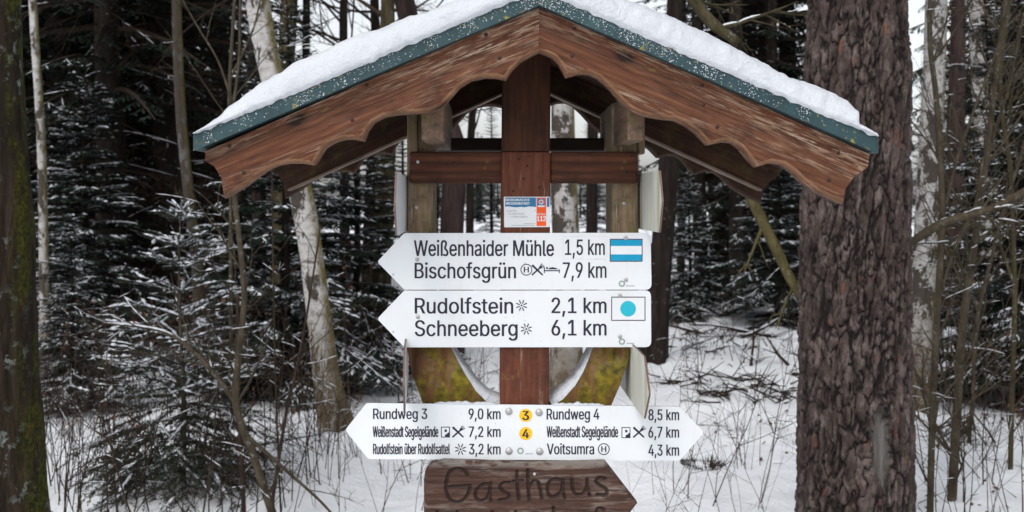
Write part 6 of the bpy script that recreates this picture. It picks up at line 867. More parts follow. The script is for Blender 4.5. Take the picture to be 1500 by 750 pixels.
def trunk_mesh(mb, path, rad, n=14, amp=.06, seed=0, flare=.3, fine=None):
    """bumpy tapered trunk; root flare near the ground"""
    pts = []; z0 = path[0].z
    # resample finely
    L = [0]
    for i in range(1, len(path)): L.append(L[-1] + (path[i] - path[i - 1]).length)
    m = fine or max(8, int(L[-1] / .12)); vs_ = []
    for i in range(m + 1):
        s_ = L[-1] * i / m; k_ = max(1, next((j for j in range(1, len(L)) if L[j] >= s_), len(L) - 1)); t = (s_ - L[k_ - 1]) / max(1e-6, L[k_] - L[k_ - 1])
        p = path[k_ - 1].lerp(path[k_], t); r = rad[k_ - 1] + (rad[k_] - rad[k_ - 1]) * t
        fl = 1 + flare * math.exp(-max(0, p.z - z0 - .08) / .22)
        for k in range(n):
            a = 2 * math.pi * k / n; dx, dy = math.cos(a), math.sin(a)
            b = 1 + amp * noise.noise(Vector((dx * 1.5, dy * 1.5, p.z * 2.5 + seed))) + amp * .7 * noise.noise(Vector((dx * 4, dy * 4, p.z * 7 + seed)))
            lobes = 1 + (fl - 1) * (1 + .7 * math.cos(a * 4 + seed))
            vs_.append(Vector((p.x + dx * r * b * lobes, p.y + dy * r * b * lobes, p.z)))
    fs = [(i * n + k, i * n + (k + 1) % n, (i + 1) * n + (k + 1) % n, (i + 1) * n + k) for i in range(m) for k in range(n)]
    mb.add(vs_, fs)
def twig_rec(mb, snow_mb, p, d, l, r, depth, rnd, sides=4, droop=0.0, snowp=0.0, dens=1.0, wig=.35):
    n = 4 if l > .25 else 3; pts = [p]; q = p.copy(); dd = d.copy()
    for i in range(n):
        dd = (dd + Vector((rnd.uniform(-1, 1), rnd.uniform(-1, 1), rnd.uniform(-1, 1))) * wig * .4 + Vector((0, 0, -droop * .2))).normalized()
        q = q + dd * (l / n); pts.append(q.copy())
    mb.tube(pts, [r * (1 - .75 * i / n) for i in range(n + 1)], sides if r > .004 else 3, 0, False)
    if snow_mb is not None and rnd.random() < snowp:
        for i in range(n):
            if rnd.random() < .7 and abs((pts[i + 1] - pts[i]).normalized().z) < .6:
                snow_mb.ridge(pts[i] + Vector((0, 0, r * .5)), pts[i + 1] + Vector((0, 0, r * .5)), max(r * .85, .0022), max(r * .8, .003))
    if depth > 0:
        for i in range(max(1, int(rnd.uniform(2.2, 4.4) * dens))):
            t = rnd.uniform(.25, .95); f = t * n; a = int(min(f, n - 1)); b = pts[a].lerp(pts[a + 1], f - a)
            ax = (pts[a + 1] - pts[a]).normalized(); o = ax.orthogonal().normalized(); o = Matrix.Rotation(rnd.uniform(0, 6.28), 3, ax) @ o
            nd = (ax * rnd.uniform(.5, .9) + o * rnd.uniform(.5, .9)).normalized()
            twig_rec(mb, snow_mb, b, nd, l * rnd.uniform(.35, .6) * (1.1 - .4 * t), r * .55 * (1 - .4 * t) + .0006, depth - 1, rnd, sides, droop, snowp, dens, wig)

def stem_tree(name, pts, d, mat_, label, cat='tree', group=None, up=8.5, n=14, amp=.06, flare=.3, seed=1, branches=(), crown=0, crown_z=(3.2, 7.5), crown_l=1.4, crown_mat=None, snow_side=0):
    path, rad = trunk_path(pts, d, up); base = path[0].copy(); rnd = random.Random(seed)
    o = empty(name, (base.x, base.y, base.z), label, cat, group)
    mb = MB(); trunk_mesh(mb, path, rad, n, amp, seed, flare); part('trunk', mb, mat_, o, None, True)
    if crown:
        mb = MB(); sn = MB()
        for i in range(crown):
            z = rnd.uniform(*crown_z); j = min(range(len(path)), key=lambda q: abs(path[q].z - z)); a = rnd.uniform(0, 6.28)
            dd = Vector((math.cos(a), math.sin(a), rnd.uniform(.1, .9))).normalized()
            twig_rec(mb, None, path[j], dd, crown_l * rnd.uniform(.6, 1.2), max(.006, rad[j] * .35), 3, rnd, 5, 0, 0, 1.2)
        if mb.v: part('crown', mb, crown_mat or M['twig'], o)
    return o, path, rad

# --- big pine at the right, modelled bark plates
def big_pine():
    d = 4.5
    pts = [(1255, -60, 130), (1255, 100, 141), (1252, 375, 147), (1252, 560, 151), (1252, 750, 156)]
    path, rad = trunk_path(pts, d, 11.0); base = path[0].copy()
    o = empty('pine_tree', base, 'thick pine with scaly reddish grey bark and a bare scar, right of the shelter', 'tree')
    N, z0, z1 = 300, base.z, 3.3; m = int((z1 - z0) / .0075)
    zs_ = np.array([p.z for p in path]); xs_ = np.array([p.x for p in path]); rs = np.array(rad)
    mb = MB(); plate_, cell, scar = [], [], []
    sc_c = P(1262, 640, d)
    for i in range(m + 1):
        z = z0 + (z1 - z0) * i / m; cx = float(np.interp(z, zs_, xs_)); r = float(np.interp(z, zs_, rs)); fl = 1 + .10 * math.exp(-(z - z0) / .2)
        for k in range(N):
            a = 2 * math.pi * k / N; ca, sa = math.cos(a), math.sin(a)
            w1 = noise.noise(Vector((ca * 3, sa * 3, z * 5))); w2 = noise.noise(Vector((ca * 9 + 5, sa * 9, z * 14))); w3 = noise.noise(Vector((ca * 26, sa * 26 + 9, z * 50)))
            q = Vector((ca * 4.0 + w1 * .45 + w2 * .30 + w3 * .11, sa * 4.0 + w1 * .3 - w2 * .30 + w3 * .11, z * 6.4 + w1 * 1.1 + w2 * .6 + w3 * .16))
            ds_, pp = noise.voronoi(q); e = ds_[1] - ds_[0]
            q2 = Vector((ca * 13 + w2 * .7 + w3 * .3, sa * 13 + w3 * .3, z * 24 + w1 + w2)); d2, pp2 = noise.voronoi(q2); e2 = d2[1] - d2[0]
            rg = abs(noise.noise(Vector((ca * 7 + w2 * .4, sa * 7 - w2 * .4, z * 5.5 + w1)))) # long vertical fissures
            e = min(e, rg * 1.5 + .04)
            h = .021 * min(1, e * 4.2) ** .6 + .0025 * min(1, e2 * 3) + .004 * w2 + .004 * w3 + .004 * noise.cell(pp2[0] * 7.3)
            cv = .6 * (noise.cell(pp[0] * 13.7) * .5 + .5) + .4 * (noise.cell(pp2[0] * 11.1) * .5 + .5)
            x = cx + ca * r * fl
            sx_, sz = (x - sc_c.x) / .040, (z - sc_c.z) / .165
            s_ = 0
            if sa < 0:
                rr2 = sx_ * sx_ + sz * sz + .55 * w2 + .4 * w3
                s_ = max(0, min(1, (1 - rr2) * 3)); h = h * (1 - s_) - .006 * s_ + (.010 if 1 < rr2 < 1.7 else 0)
            h += .004 * cv
            rr_ = r * fl - .012 + h
            mb.v.append(Vector((cx + ca * rr_, d + sa * rr_, z))); plate_.append(e); cell.append(cv); scar.append(float(s_))
    mb.f = [(i * N + k, i * N + (k + 1) % N, (i + 1) * N + (k + 1) % N, (i + 1) * N + k) for i in range(m) for k in range(N)]; mb.m = [0] * len(mb.f)
    mb.v = [v - base for v in mb.v]
    me = mb.mesh('trunk', M['pine'], True)
    for nm, vals in (('plate', plate_), ('cell', cell), ('scar', scar)):
        me.attributes.new(nm, 'FLOAT', 'POINT').data.foreach_set('value', vals)
    obj('trunk', me, o)
    mb = MB(); up = [(p, r) for p, r in zip(path, rad) if p.z > 3.15]; j = next(i for i, p in enumerate(path) if p.z > 3.15)
    c3 = Vector((float(np.interp(3.2, zs_, xs_)), d, 3.2)); r3 = float(np.interp(3.2, zs_, rs))
    mb.tube([c3] + [p for p, r in up if p.z > 3.4], [r3 - .004] + [r for p, r in up if p.z > 3.4], 20); part('upper_trunk', mb, M['bark_red'], o, None, True)
    rnd = random.Random(5); cr = MB()
    for i in range(26):
        z = rnd.uniform(6.5, 10.8); a = rnd.uniform(0, 6.28); p0 = Vector((float(np.interp(z, zs_, xs_)), d, z)); dd = Vector((math.cos(a), math.sin(a), .25)).normalized(); l = rnd.uniform(1.2, 2.6) * (1.15 - (z - 6.5) / 7)
        cr.tube([p0, p0 + dd * l], [.03, .008], 5, 1, False)
        for q in range(40):
            t = rnd.uniform(.35, 1.05); p = p0 + dd * l * t + Vector((rnd.gauss(0, .22), rnd.gauss(0, .22), rnd.gauss(0, .15)))
            for s_ in range(5):
                v = Vector((rnd.gauss(0, 1), rnd.gauss(0, 1), rnd.gauss(.4, 1))).normalized(); cr.blade(p, v, rnd.uniform(.10, .18), .02, Vector((0, 0, 1)))
    part('crown', cr, [M['needle'], M['bark_red']], o)
    return o
big_pine()

# --- trunks one can tell apart
stem_tree('tree', [(-14, 0, 80), (-6, 375, 106), (2, 750, 130)], 3.6, M['bark_moss'], 'dark trunk with green moss and grey lichen at the left edge', n=40, amp=.10, flare=.2, seed=3, up=8)
stem_tree('birch_tree', [(370, -60, 35), (379, 10, 35), (393, 90, 35), (438, 272, 35), (456, 375, 35), (468, 470, 36), (480, 560, 38), (498, 640, 43)], 7.2, M['birch'], 'leaning white birch with greenish right side, left of the shelter', seed=5, n=28, amp=.07, flare=.25, crown=10, crown_z=(4.2, 8), crown_l=1.5)
stem_tree('birch_tree', [(47, -20, 12), (60, 200, 13), (64, 375, 14), (66, 560, 15)], 9.5, M['birch_dirty'], 'slender pale birch beside the mossy trunk at the left edge', seed=6, n=10, crown=6)
stem_tree('birch_tree', [(258, -20, 14), (264, 150, 16), (277, 290, 17), (290, 400, 18), (294, 560, 19)], 9.0, M['birch_brown'], 'thin brown birch standing left of the roof eave', seed=7, n=10, crown=7)
stem_tree('tree', [(352, 280, 17), (340, 360, 18), (335, 560, 21)], 9.6, M['bark'], 'thin dark trunk right of the thin brown birch', seed=61, n=10, crown=4)
stem_tree('tree', [(378, 260, 17), (377, 400, 20), (377, 520, 22)], 10.4, M['bark'], 'dark trunk close left of the leaning white birch', seed=62, n=10, crown=5)
stem_tree('birch_tree', [(823, 60, 32), (826, 250, 38), (829, 400, 42), (828, 590, 50)], 8.0, M['birch_dirty'], 'blotchy birch right behind the centre post', seed=8, n=18, crown=8)
stem_tree('tree', [(568, -10, 20), (566, 210, 28), (558, 400, 32), (548, 470, 36)], 10.5, M['bark_green'], 'greenish brown trunk behind the left sign plate', seed=9, n=12, crown=8, crown_z=(2.6, 7))
stem_tree('tree', [(590, -10, 30), (626, 120, 32), (664, 210, 34), (662, 340, 36), (660, 560, 42)], 11.0, M['bark_red'], 'reddish trunk behind the gap left of the centre post', seed=10, n=12, crown=8, crown_z=(5, 8))
stem_tree('tree', [(985, 120, 26), (978, 260, 30), (967, 400, 34), (958, 480, 40)], 10.0, M['bark'], 'grey brown trunk right of the upper right sign plate', seed=11, n=14, crown=8, crown_z=(3.5, 8))
stem_tree('birch_tree', [(1372, -20, 30), (1366, 160, 32), (1358, 320, 34), (1348, 480, 36), (1344, 620, 44)], 7.6, M['birch_dirty'], 'pale birch directly right of the thick pine', seed=12, n=18, crown=9, crown_z=(3.4, 8))
stem_tree('birch_tree', [(1428, -20, 21), (1437, 160, 23), (1447, 290, 24), (1442, 420, 25), (1436, 560, 28)], 10.5, M['birch_dirty'], 'farther pale birch behind the hazel stems at the right', seed=13, n=12, crown=8, crown_z=(3.2, 8))
stem_tree('tree', [(1404, -20, 18), (1400, 200, 26), (1395, 400, 31), (1388, 490, 36)], 12.0, M['bark_red'], 'dark reddish trunk between the two birches at the right', seed=14, n=12, crown=0)
stem_tree('tree', [(425, -30, 24), (418, 130, 26), (412, 360, 28), (405, 500, 32)], 11.5, M['bark_green'], 'mossy dark trunk standing behind the leaning white birch', seed=15, n=12, crown=12, crown_z=(3.3, 7), crown_l=1.8)
stem_tree('tree', [(504, -20, 11), (503, 60, 12), (505, 320, 15), (506, 470, 17)], 13, M['bark'], 'thin bare dark tree with fine branches over the left roof slope', seed=16, n=10, crown=26, crown_z=(2.6, 7), crown_l=1.7)
stem_tree('tree', [(548, -20, 13), (550, 100, 14), (540, 330, 16), (538, 450, 19)], 15, M['bark'], 'bare thin tree left of the greenish brown trunk', seed=17, n=10, crown=26, crown_z=(3, 7.5), crown_l=1.9)
stem_tree('tree', [(700, 60, 10), (690, 200, 11), (688, 340, 12), (686, 480, 14)], 14, M['bark'], 'thin bare tree with fine twigs seen through the gable gap', seed=18, n=8, crown=30, crown_z=(2.4, 6), crown_l=1.4)
# trunks in the dark spruce stand at the right
for i, (x0, x1, wd, dd, lb) in enumerate([(1022, 1030, 22, 16, 'first dark trunk in the spruce stand right of the shelter'), (1048, 1048, 16, 19, 'thin second dark trunk in the spruce stand right of the shelter'), (1078, 1080, 24, 15, 'stout third dark trunk in the spruce stand right of the shelter'),
                                     (1102, 1106, 14, 20, 'thin fourth dark trunk in the spruce stand right of the shelter'), (1130, 1128, 20, 15.5, 'fifth dark trunk, next to the thick pine'), (1000, 996, 13, 21, 'thin dark trunk left of the spruce stand at the right')]):
    stem_tree('tree', [(x0, -10, wd * .8), (x0, 200, wd * .9), (x1, 470, wd)], dd, M['bark'], lb, group='dark trunks right of the shelter', seed=30 + i, n=10, up=10)
for i, (x, wd, dd, lb) in enumerate([(112, 20, 13, 'dark trunk in the gloom right of the slender pale birch'), (147, 13, 16, 'thin dark trunk second right of the slender pale birch'), (205, 15, 15, 'dark trunk left of the thin brown birch'), (232, 12, 14, 'thinner dark trunk close left of the thin brown birch'), (318, 15, 15, 'dark trunk between thin brown birch and roof'), (445, 14, 17, 'dark trunk right of the leaning white birch'), (866, 18, 15, 'dark trunk seen right of the blotchy birch through the shelter'), (1478, 20, 14, 'dark trunk near the right edge of the wood')]):
    stem_tree('tree', [(x + 4, -10, wd * .8), (x + 2, 200, wd * .9), (x, 440, wd)], dd, M['bark'], lb, group='dark trunks of the wood', seed=50 + i, n=10, up=10)

# --- spruces
def spruce_parts(seed, Ht, L0, cb=.6, dz=.22, dead=0, snow_amt=.35, per=5, tw=.10, fine=1, r0=None, asc=0.0):
    """trunk, crown, snow meshes of a conifer with its base at the origin"""
    rnd = random.Random(seed); T = MB(); K = MB(); S = MB(); r0 = r0 or Ht * .011 + .02
    T.tube([Vector((.02 * math.sin(z * 2 + seed), .02 * math.cos(z * 1.7), z)) for z in np.linspace(-.1, Ht, 9)], [r0 * (1 - .93 * i / 8) for i in range(9)], 9)
    for i in range(dead):        # dead lower branches
        z = rnd.uniform(.5, cb + 1.2); a = rnd.uniform(0, 6.28)
        twig_rec(K, S, Vector((0, 0, z)), Vector((math.cos(a), math.sin(a), rnd.uniform(-.25, .1))).normalized(), L0 * rnd.uniform(.35, .8), .012, 2, rnd, 4, .5, .10, 1.3)
        nf = len(K.f); 
    for i in range(len(K.m)): K.m[i] = 1
    z = cb
    while z < Ht - .08:
        t = (z - cb) / (Ht - cb); L = L0 * (1 - t) ** .85 * rnd.uniform(.8, 1.1) + .06
        for k in range(per):
            if rnd.random() < .1: continue
            a = 2 * math.pi * (k + rnd.random() * .8) / per + z * 7; l = L * rnd.uniform(.7, 1.15)
            el0 = asc + (.12 + .5 * t + rnd.uniform(-.12, .12)); bend = (.75 - .5 * t) * (1 - asc)
            p = Vector((0, 0, z + rnd.uniform(-.06, .06))); dh = Vector((math.cos(a), math.sin(a), 0)); n = 7; pts = [p]
            for i in range(n):
                s_ = (i + .5) / n; e = el0 - bend * s_ * 1.3 + (.5 * bend * s_ ** 3); p = p + (dh * math.cos(e) + Vector((0, 0, math.sin(e)))) * (l / n); pts.append(p)
            K.tube(pts, [max(.0025, r0 * .22 * (1 - .85 * i / n) * min(1, l)) for i in range(n + 1)], 3, 1, False)
            step = tw * (1 if fine else 1.4); s_ = .12 * l + .03; sgn = 1
            snowy = max(0, min(2.2, (noise.noise(Vector((dh.x * 1.3 + seed, dh.y * 1.3, z * .9 + seed))) + .12) * 5)) if not fine else .8
            while s_ < l:
                f = s_ / l * n; i = min(int(f), n - 1); q = pts[i].lerp(pts[i + 1], f - i); ax = (pts[i + 1] - pts[i]).normalized()
                side = ax.cross(Vector((0, 0, 1))).normalized() * sgn; sgn = -sgn
                tl = (.42 * (l - s_) + .07 + .05 * rnd.random()) * rnd.uniform(.7, 1.1); tl = min(tl, .55)
                td = (ax * .75 + side * .75 + Vector((0, 0, rnd.uniform(-.35, -.05)))).normalized()
                nb = max(2, int(tl / (.055 if fine else .085)))
                K.blade(q, td, tl, .010 if fine else .016, Vector((0, 0, 1)))
                for b in range(nb):
                    u = (b + .6) / nb; o_ = q + td * tl * u; sd_ = td.cross(Vector((0, 0, 1))).normalized(); bl = (.5 * tl * (1 - u) + .05) * rnd.uniform(.7, 1.2); bl = min(bl, .16)
                    for g in (-1, 1):
                        v = (td * .8 + sd_ * g * .7 + Vector((0, 0, rnd.uniform(-.45, .1)))).normalized()
                        K.blade(o_, v, bl, .015 if fine else .017, Vector((rnd.uniform(-.5, .5), rnd.uniform(-.5, .5), 1)))
                if rnd.random() < snow_amt * snowy:
                    UPZ = Vector((0, 0, 1))
                    if fine:
                        for b in range(max(1, int(tl / .06))):
                            if rnd.random() < .6: c_ = q + td * tl * rnd.uniform(.1, .95) + UPZ * .006; hv = td * rnd.uniform(.015, .032); S.ridge(c_ - hv, c_ + hv, rnd.uniform(.009, .018), rnd.uniform(.007, .015))
                    else: S.blade(q + UPZ * .007, td, tl * rnd.uniform(.7, .97), .008, UPZ)
                    for b in range(nb):
                        if rnd.random() < .25: continue
                        u = (b + .5 * rnd.random()) / nb; o_ = q + td * tl * u + UPZ * .008; sd_ = td.cross(UPZ).normalized(); bl = min((.45 * tl * (1 - u) + .04) * rnd.uniform(.6, 1.1), .13)
                        for g in (-1, 1):
                            S.blade(o_, (td * .8 + sd_ * g * .7 + Vector((0, 0, rnd.uniform(-.3, .05)))).normalized(), bl, rnd.uniform(.0035, .007) * (.9 if fine else 1.3), Vector((rnd.uniform(-.4, .4), rnd.uniform(-.4, .4), 1)))
                s_ += step * .5 * rnd.uniform(.7, 1.3)
            if rnd.random() < snow_amt * .8 * snowy:
                for i in range(1, n): S.ridge(pts[i] + Vector((0, 0, .004)), pts[i + 1] + Vector((0, 0, .004)), .007, .006)
        z += dz * (1 - .45 * t) * rnd.uniform(.8, 1.2)
    return T, K, S
def spruce_protos():
    out = []
    for seed, Ht, L0, cb, dz, dead, sn, per, tw in [(1, 14, 2.0, 1.2, .40, 40, .14, 5, .14), (2, 15, 1.8, 2.2, .42, 60, .08, 5, .14), (3, 13, 2.2, .4, .36, 10, .26, 6, .14), (4, 16, 1.9, 2.9, .44, 70, .07, 5, .14)]:
        T, K, S = spruce_parts(seed, Ht, L0, cb, dz, dead, sn, per, tw, 0)
        out.append((T.mesh('spruce_trunk', M['bark'], True), K.mesh('spruce_crown', [M['needle'], M['dead_twig']]), S.mesh('spruce_snow', M['snow_twig'])))
    T, K, S = spruce_parts(21, 3.6, 1.25, .12, .20, 0, .55, 7, .075, 1)      # bushy snow laden young spruce
    out.append((T.mesh('spruce_trunk', M['bark'], True), K.mesh('spruce_crown', [M['needle'], M['bark']]), S.mesh('spruce_snow', M['snow_twig'])))
    return out
PROTO = spruce_protos()
def spruce(px, d, var, sc, rz, label, group=None, name='spruce_tree', wx=1.0):
    x = (px - PX) * d / F; o = empty(name, (x, d, gz(x, d) - .02), label, 'tree', group, rz); o.scale = (sc * wx, sc * wx, sc)
    for nm, me in zip(('trunk', 'crown', 'branch_snow'), PROTO[var]): obj(nm, me, o)
    return o
G1 = 'dark spruces behind the clearing'
far = [(15, 15, 0, 1.0), (88, 12.5, 1, 1.0), (140, 17, 2, 1.0), (180, 13.0, 0, .95), (215, 20, 3, 1.1), (235, 15.5, 1, 1.0), (275, 19, 0, 1.0), (262, 14.0, 1, 1.0), (315, 22, 3, 1.1), (412, 16.5, 2, .38), (40, 22, 3, 1.1), (120, 25, 0, 1.2), (270, 27, 2, 1.1), (350, 24, 0, .55),
       (525, 21, 2, .34), (590, 25, 2, .36), (640, 30, 0, .3), (720, 28, 2, .34), (870, 22, 2, .33), (915, 27, 0, .36), (1050, 22, 1, .95), (1062, 16.5, 0, 1.0), (1092, 19.5, 1, 1.05), (1122, 16, 2, .95), (1152, 18, 0, 1.1), (1210, 24, 3, 1.2), (1395, 21, 2, .36), (1500, 22, 1, 1.0), (1545, 14, 2, .9), (1525, 12.5, 0, 1.0), (1580, 17, 2, 1.1), (-40, 12.5, 2, 1.0), (62, 13.5, 3, 1.0), (108, 14.5, 1, 1.1), (160, 11.5, 3, .95), (245, 12.2, 3, .95), (205, 16.5, 1, 1.1), (330, 18.5, 1, .62), (385, 20, 0, .42), (455, 19, 0, .3)]
far.sort()
words_ = ['first', 'second', 'third', 'fourth', 'fifth', 'sixth', 'seventh', 'eighth', 'ninth', 'tenth', 'eleventh', 'twelfth', 'thirteenth', 'fourteenth', 'fifteenth', 'sixteenth', 'seventeenth', 'eighteenth', 'nineteenth', 'twentieth', 'twenty-first', 'twenty-second', 'twenty-third', 'twenty-fourth', 'twenty-fifth']
zone = {}
rnd = random.Random(77)
for (px, d, v, sc) in far:
    zk = 'counted from the left edge to the leaning birch' if px < 450 else ('counted rightwards from the leaning birch to the shelter posts' if px < 960 else ('counted rightwards from the shelter to the thick pine' if px < 1260 else 'counted rightwards from the thick pine'))
    zone[zk] = zone.get(zk, -1) + 1
    spruce(px, d, v, sc, rnd.uniform(0, 6.28), f'{words_[zone[zk]]} tall dark spruce {zk}', G1)
for px, d, v, wx, lb in ((1398, 17, 2, .36, 'slim dark spruce right behind the pale birch by the thick pine'), (1442, 19, 0, .42, 'slim dark spruce behind the farther pale birch'), (1480, 16, 2, .45, 'slim dark spruce near the right edge behind the hazel stems'), (1350, 26, 2, .30, 'slender far spruce just right of the thick pine')):
    spruce(px, d, v, 1.0 if d < 25 else .4, px * .01, lb, G1, 'spruce_tree', wx)
spruce(420, 9.0, 4, .95, .4, 'bushy snow laden spruce behind the leaning white birch', name='young_spruce')
spruce(520, 9.8, 4, .78, 2.1, 'smaller snowy spruce right of the leaning birch', name='young_spruce')
spruce(1500, 8.2, 4, .95, 1.3, 'snowy bushy spruce at the right edge', name='young_spruce')
spruce(125, 10.5, 4, .85, 4.0, 'snow dusted bushy spruce between the pale birch and the little spruce', name='young_spruce')
spruce(88, 12.0, 4, .8, 5.2, 'dark snowy spruce behind the slender pale birch at the left', name='young_spruce')
spruce(105, 8.2, 4, .42, 2.2, 'low bushy snowy spruce beside the slender pale birch', name='young_spruce')
spruce(350, 8.8, 4, .40, 3.3, 'low bushy snowy spruce between the little spruce and the leaning birch', name='young_spruce')
spruce(1010, 13, 4, .5, 3.0, 'low young spruce at the foot of the stand right of the shelter', name='young_spruce')
spruce(1140, 12.5, 4, .72, .9, 'half grown spruce directly left of the thick pine', name='young_spruce')
# little spruce in front, needle by needle
def little_spruce():
    d = 5.9; x = (266 - PX) * d / F; rnd = random.Random(9); Ht = 1.52; T = MB(); K = MB(); S = MB()
    T.tube([Vector((.012 * math.sin(z * 4), .01 * math.cos(z * 3), z)) for z in np.linspace(-.08, Ht, 8)], [.020 * (1 - .85 * i / 7) for i in range(8)], 8)
    def sprig(p, v, l, snowy, gap=.0055):
        q = p + v * l; K.tube([p, q], [.0026, .0013], 3, 1, False)
        n = max(3, int(l / gap)); u = v.orthogonal().normalized(); w_ = v.cross(u); UPZ = Vector((0, 0, 1))
        for i in range(n):
            o_ = p + v * l * (i + .5) / n; a = rnd.uniform(0, 6.28); nd = (v * .75 + (u * math.cos(a) + w_ * math.sin(a)) * .75).normalized(); K.blade(o_, nd, rnd.uniform(.016, .026), .0030, u)
            for _ in range(2 if snowy else 0):
                sd_ = v.cross(UPZ); sd_ = sd_.normalized() if sd_.length > .01 else u
                S.blade(o_ + UPZ * .003, (v * .8 + sd_ * rnd.uniform(-.8, .8) + UPZ * rnd.uniform(0, .25)).normalized(), rnd.uniform(.010, .020), .0042, UPZ)
        if snowy:
            m_ = max(1, int(l / .035))
            for i in range(m_):
                if rnd.random() < .62:
                    c_ = p + v * l * (i + rnd.random()) / m_ + UPZ * .002; hv = v * rnd.uniform(.012, .026); S.ridge(c_ - hv, c_ + hv, rnd.uniform(.006, .014), rnd.uniform(.006, .013))
    z = .06
    while z < Ht - .05:
        t = z / Ht; L = .62 * (1 - t) ** .9 + .06
        per = 13 if t < .35 else 9 if t < .5 else (7 if t < .7 else 5)
        for k in range(per):
            a = 2 * math.pi * (k + rnd.random() * .5) / per + z * 5; l = L * rnd.uniform(.75, 1.12); e = .16 + .32 * t + rnd.uniform(-.13, .13) - (.42 if t < .3 else .02)
            v = Vector((math.cos(a) * math.cos(e), math.sin(a) * math.cos(e), math.sin(e))); p0 = Vector((0, 0, z)); snow_p = .08 if t < .28 else (.5 if t < .45 else .8)
            nseg = max(2, int(l / .12)); p = p0
            for i in range(nseg):
                vv = (v + Vector((0, 0, -.11 * i + .05))).normalized(); sprig(p, vv, l / nseg, rnd.random() < snow_p); p = p + vv * l / nseg
                if i > 0 or t > .7:
                    for g in (-1, 1):
                        sd_ = vv.cross(Vector((0, 0, 1))).normalized() * g; sprig(p, (vv * .75 + sd_ * .7 + Vector((0, 0, rnd.uniform(-.45, .25)))).normalized(), (.45 * l * (1 - i / nseg) + .05) * rnd.uniform(.7, 1.1), rnd.random() < snow_p)
                        if i < nseg - 1:
                            c_ = p - vv * l / nseg * .5; sprig(c_, (vv * .75 + sd_ * .7 + Vector((0, 0, rnd.uniform(-.55, .1)))).normalized(), (.38 * l * (1 - i / nseg) + .04) * rnd.uniform(.7, 1.1), rnd.random() < snow_p)
        z += (.07 if t < .4 else .13) * rnd.uniform(.9, 1.15)
    for a in range(5): sprig(Vector((0, 0, Ht - .02)), Vector((math.cos(a * 1.26) * .8, math.sin(a * 1.26) * .8, .5)).normalized(), .09, True)
    o = empty('young_spruce', (x, d, gz(x, d)), 'little snow dusted spruce standing alone in front of the dark wood', 'tree')
    obj('trunk', T.mesh('trunk', M['hazel'], True), o); obj('crown', K.mesh('crown', [M['needle_young'], M['twig']]), o); obj('branch_snow', S.mesh('branch_snow', M['snow_twig']), o)
little_spruce()

# far wood that closes the view: one mass
def far_wood():
    rnd = random.Random(40); mb = MB(); 
    for i in range(480):
        a = rnd.uniform(-1.15, 1.15); rr_ = rnd.uniform(60, 120); x, y = rr_ * math.sin(a), rr_ * math.cos(a); h = rnd.uniform(2.5, 6.5)
        if i % 3 == 0: a = rnd.choice((-1, 1)) * rnd.uniform(.62, 1.3); rr_ = rnd.uniform(24, 60); x, y = rr_ * math.sin(a), rr_ * math.cos(a); h = rnd.uniform(7, 13)
        b = Vector((x, y, gz(x, y)))
        mb.tube([b, b + Vector((0, 0, h))], [.10, .02], 4, 1, False); z = .6
        while z < h:
            l = 1.9 * (1 - z / h) + .15
            for k in range(5):
                q = rnd.uniform(0, 6.28); v = Vector((math.cos(q), math.sin(q), rnd.uniform(-.5, -.05))).normalized(); mb.blade(b + Vector((0, 0, z)), v, l * rnd.uniform(.7, 1.2), .16, Vector((0, 0, 1)), 2 if rnd.random() < .05 else 0)
            z += .42
    tag(obj('far_forest', mb.mesh('far_forest', [M['needle'], M['bark'], M['snow_twig']])), 'far dark spruce forest closing the view behind the clearing', 'forest', kind='stuff')
far_wood()

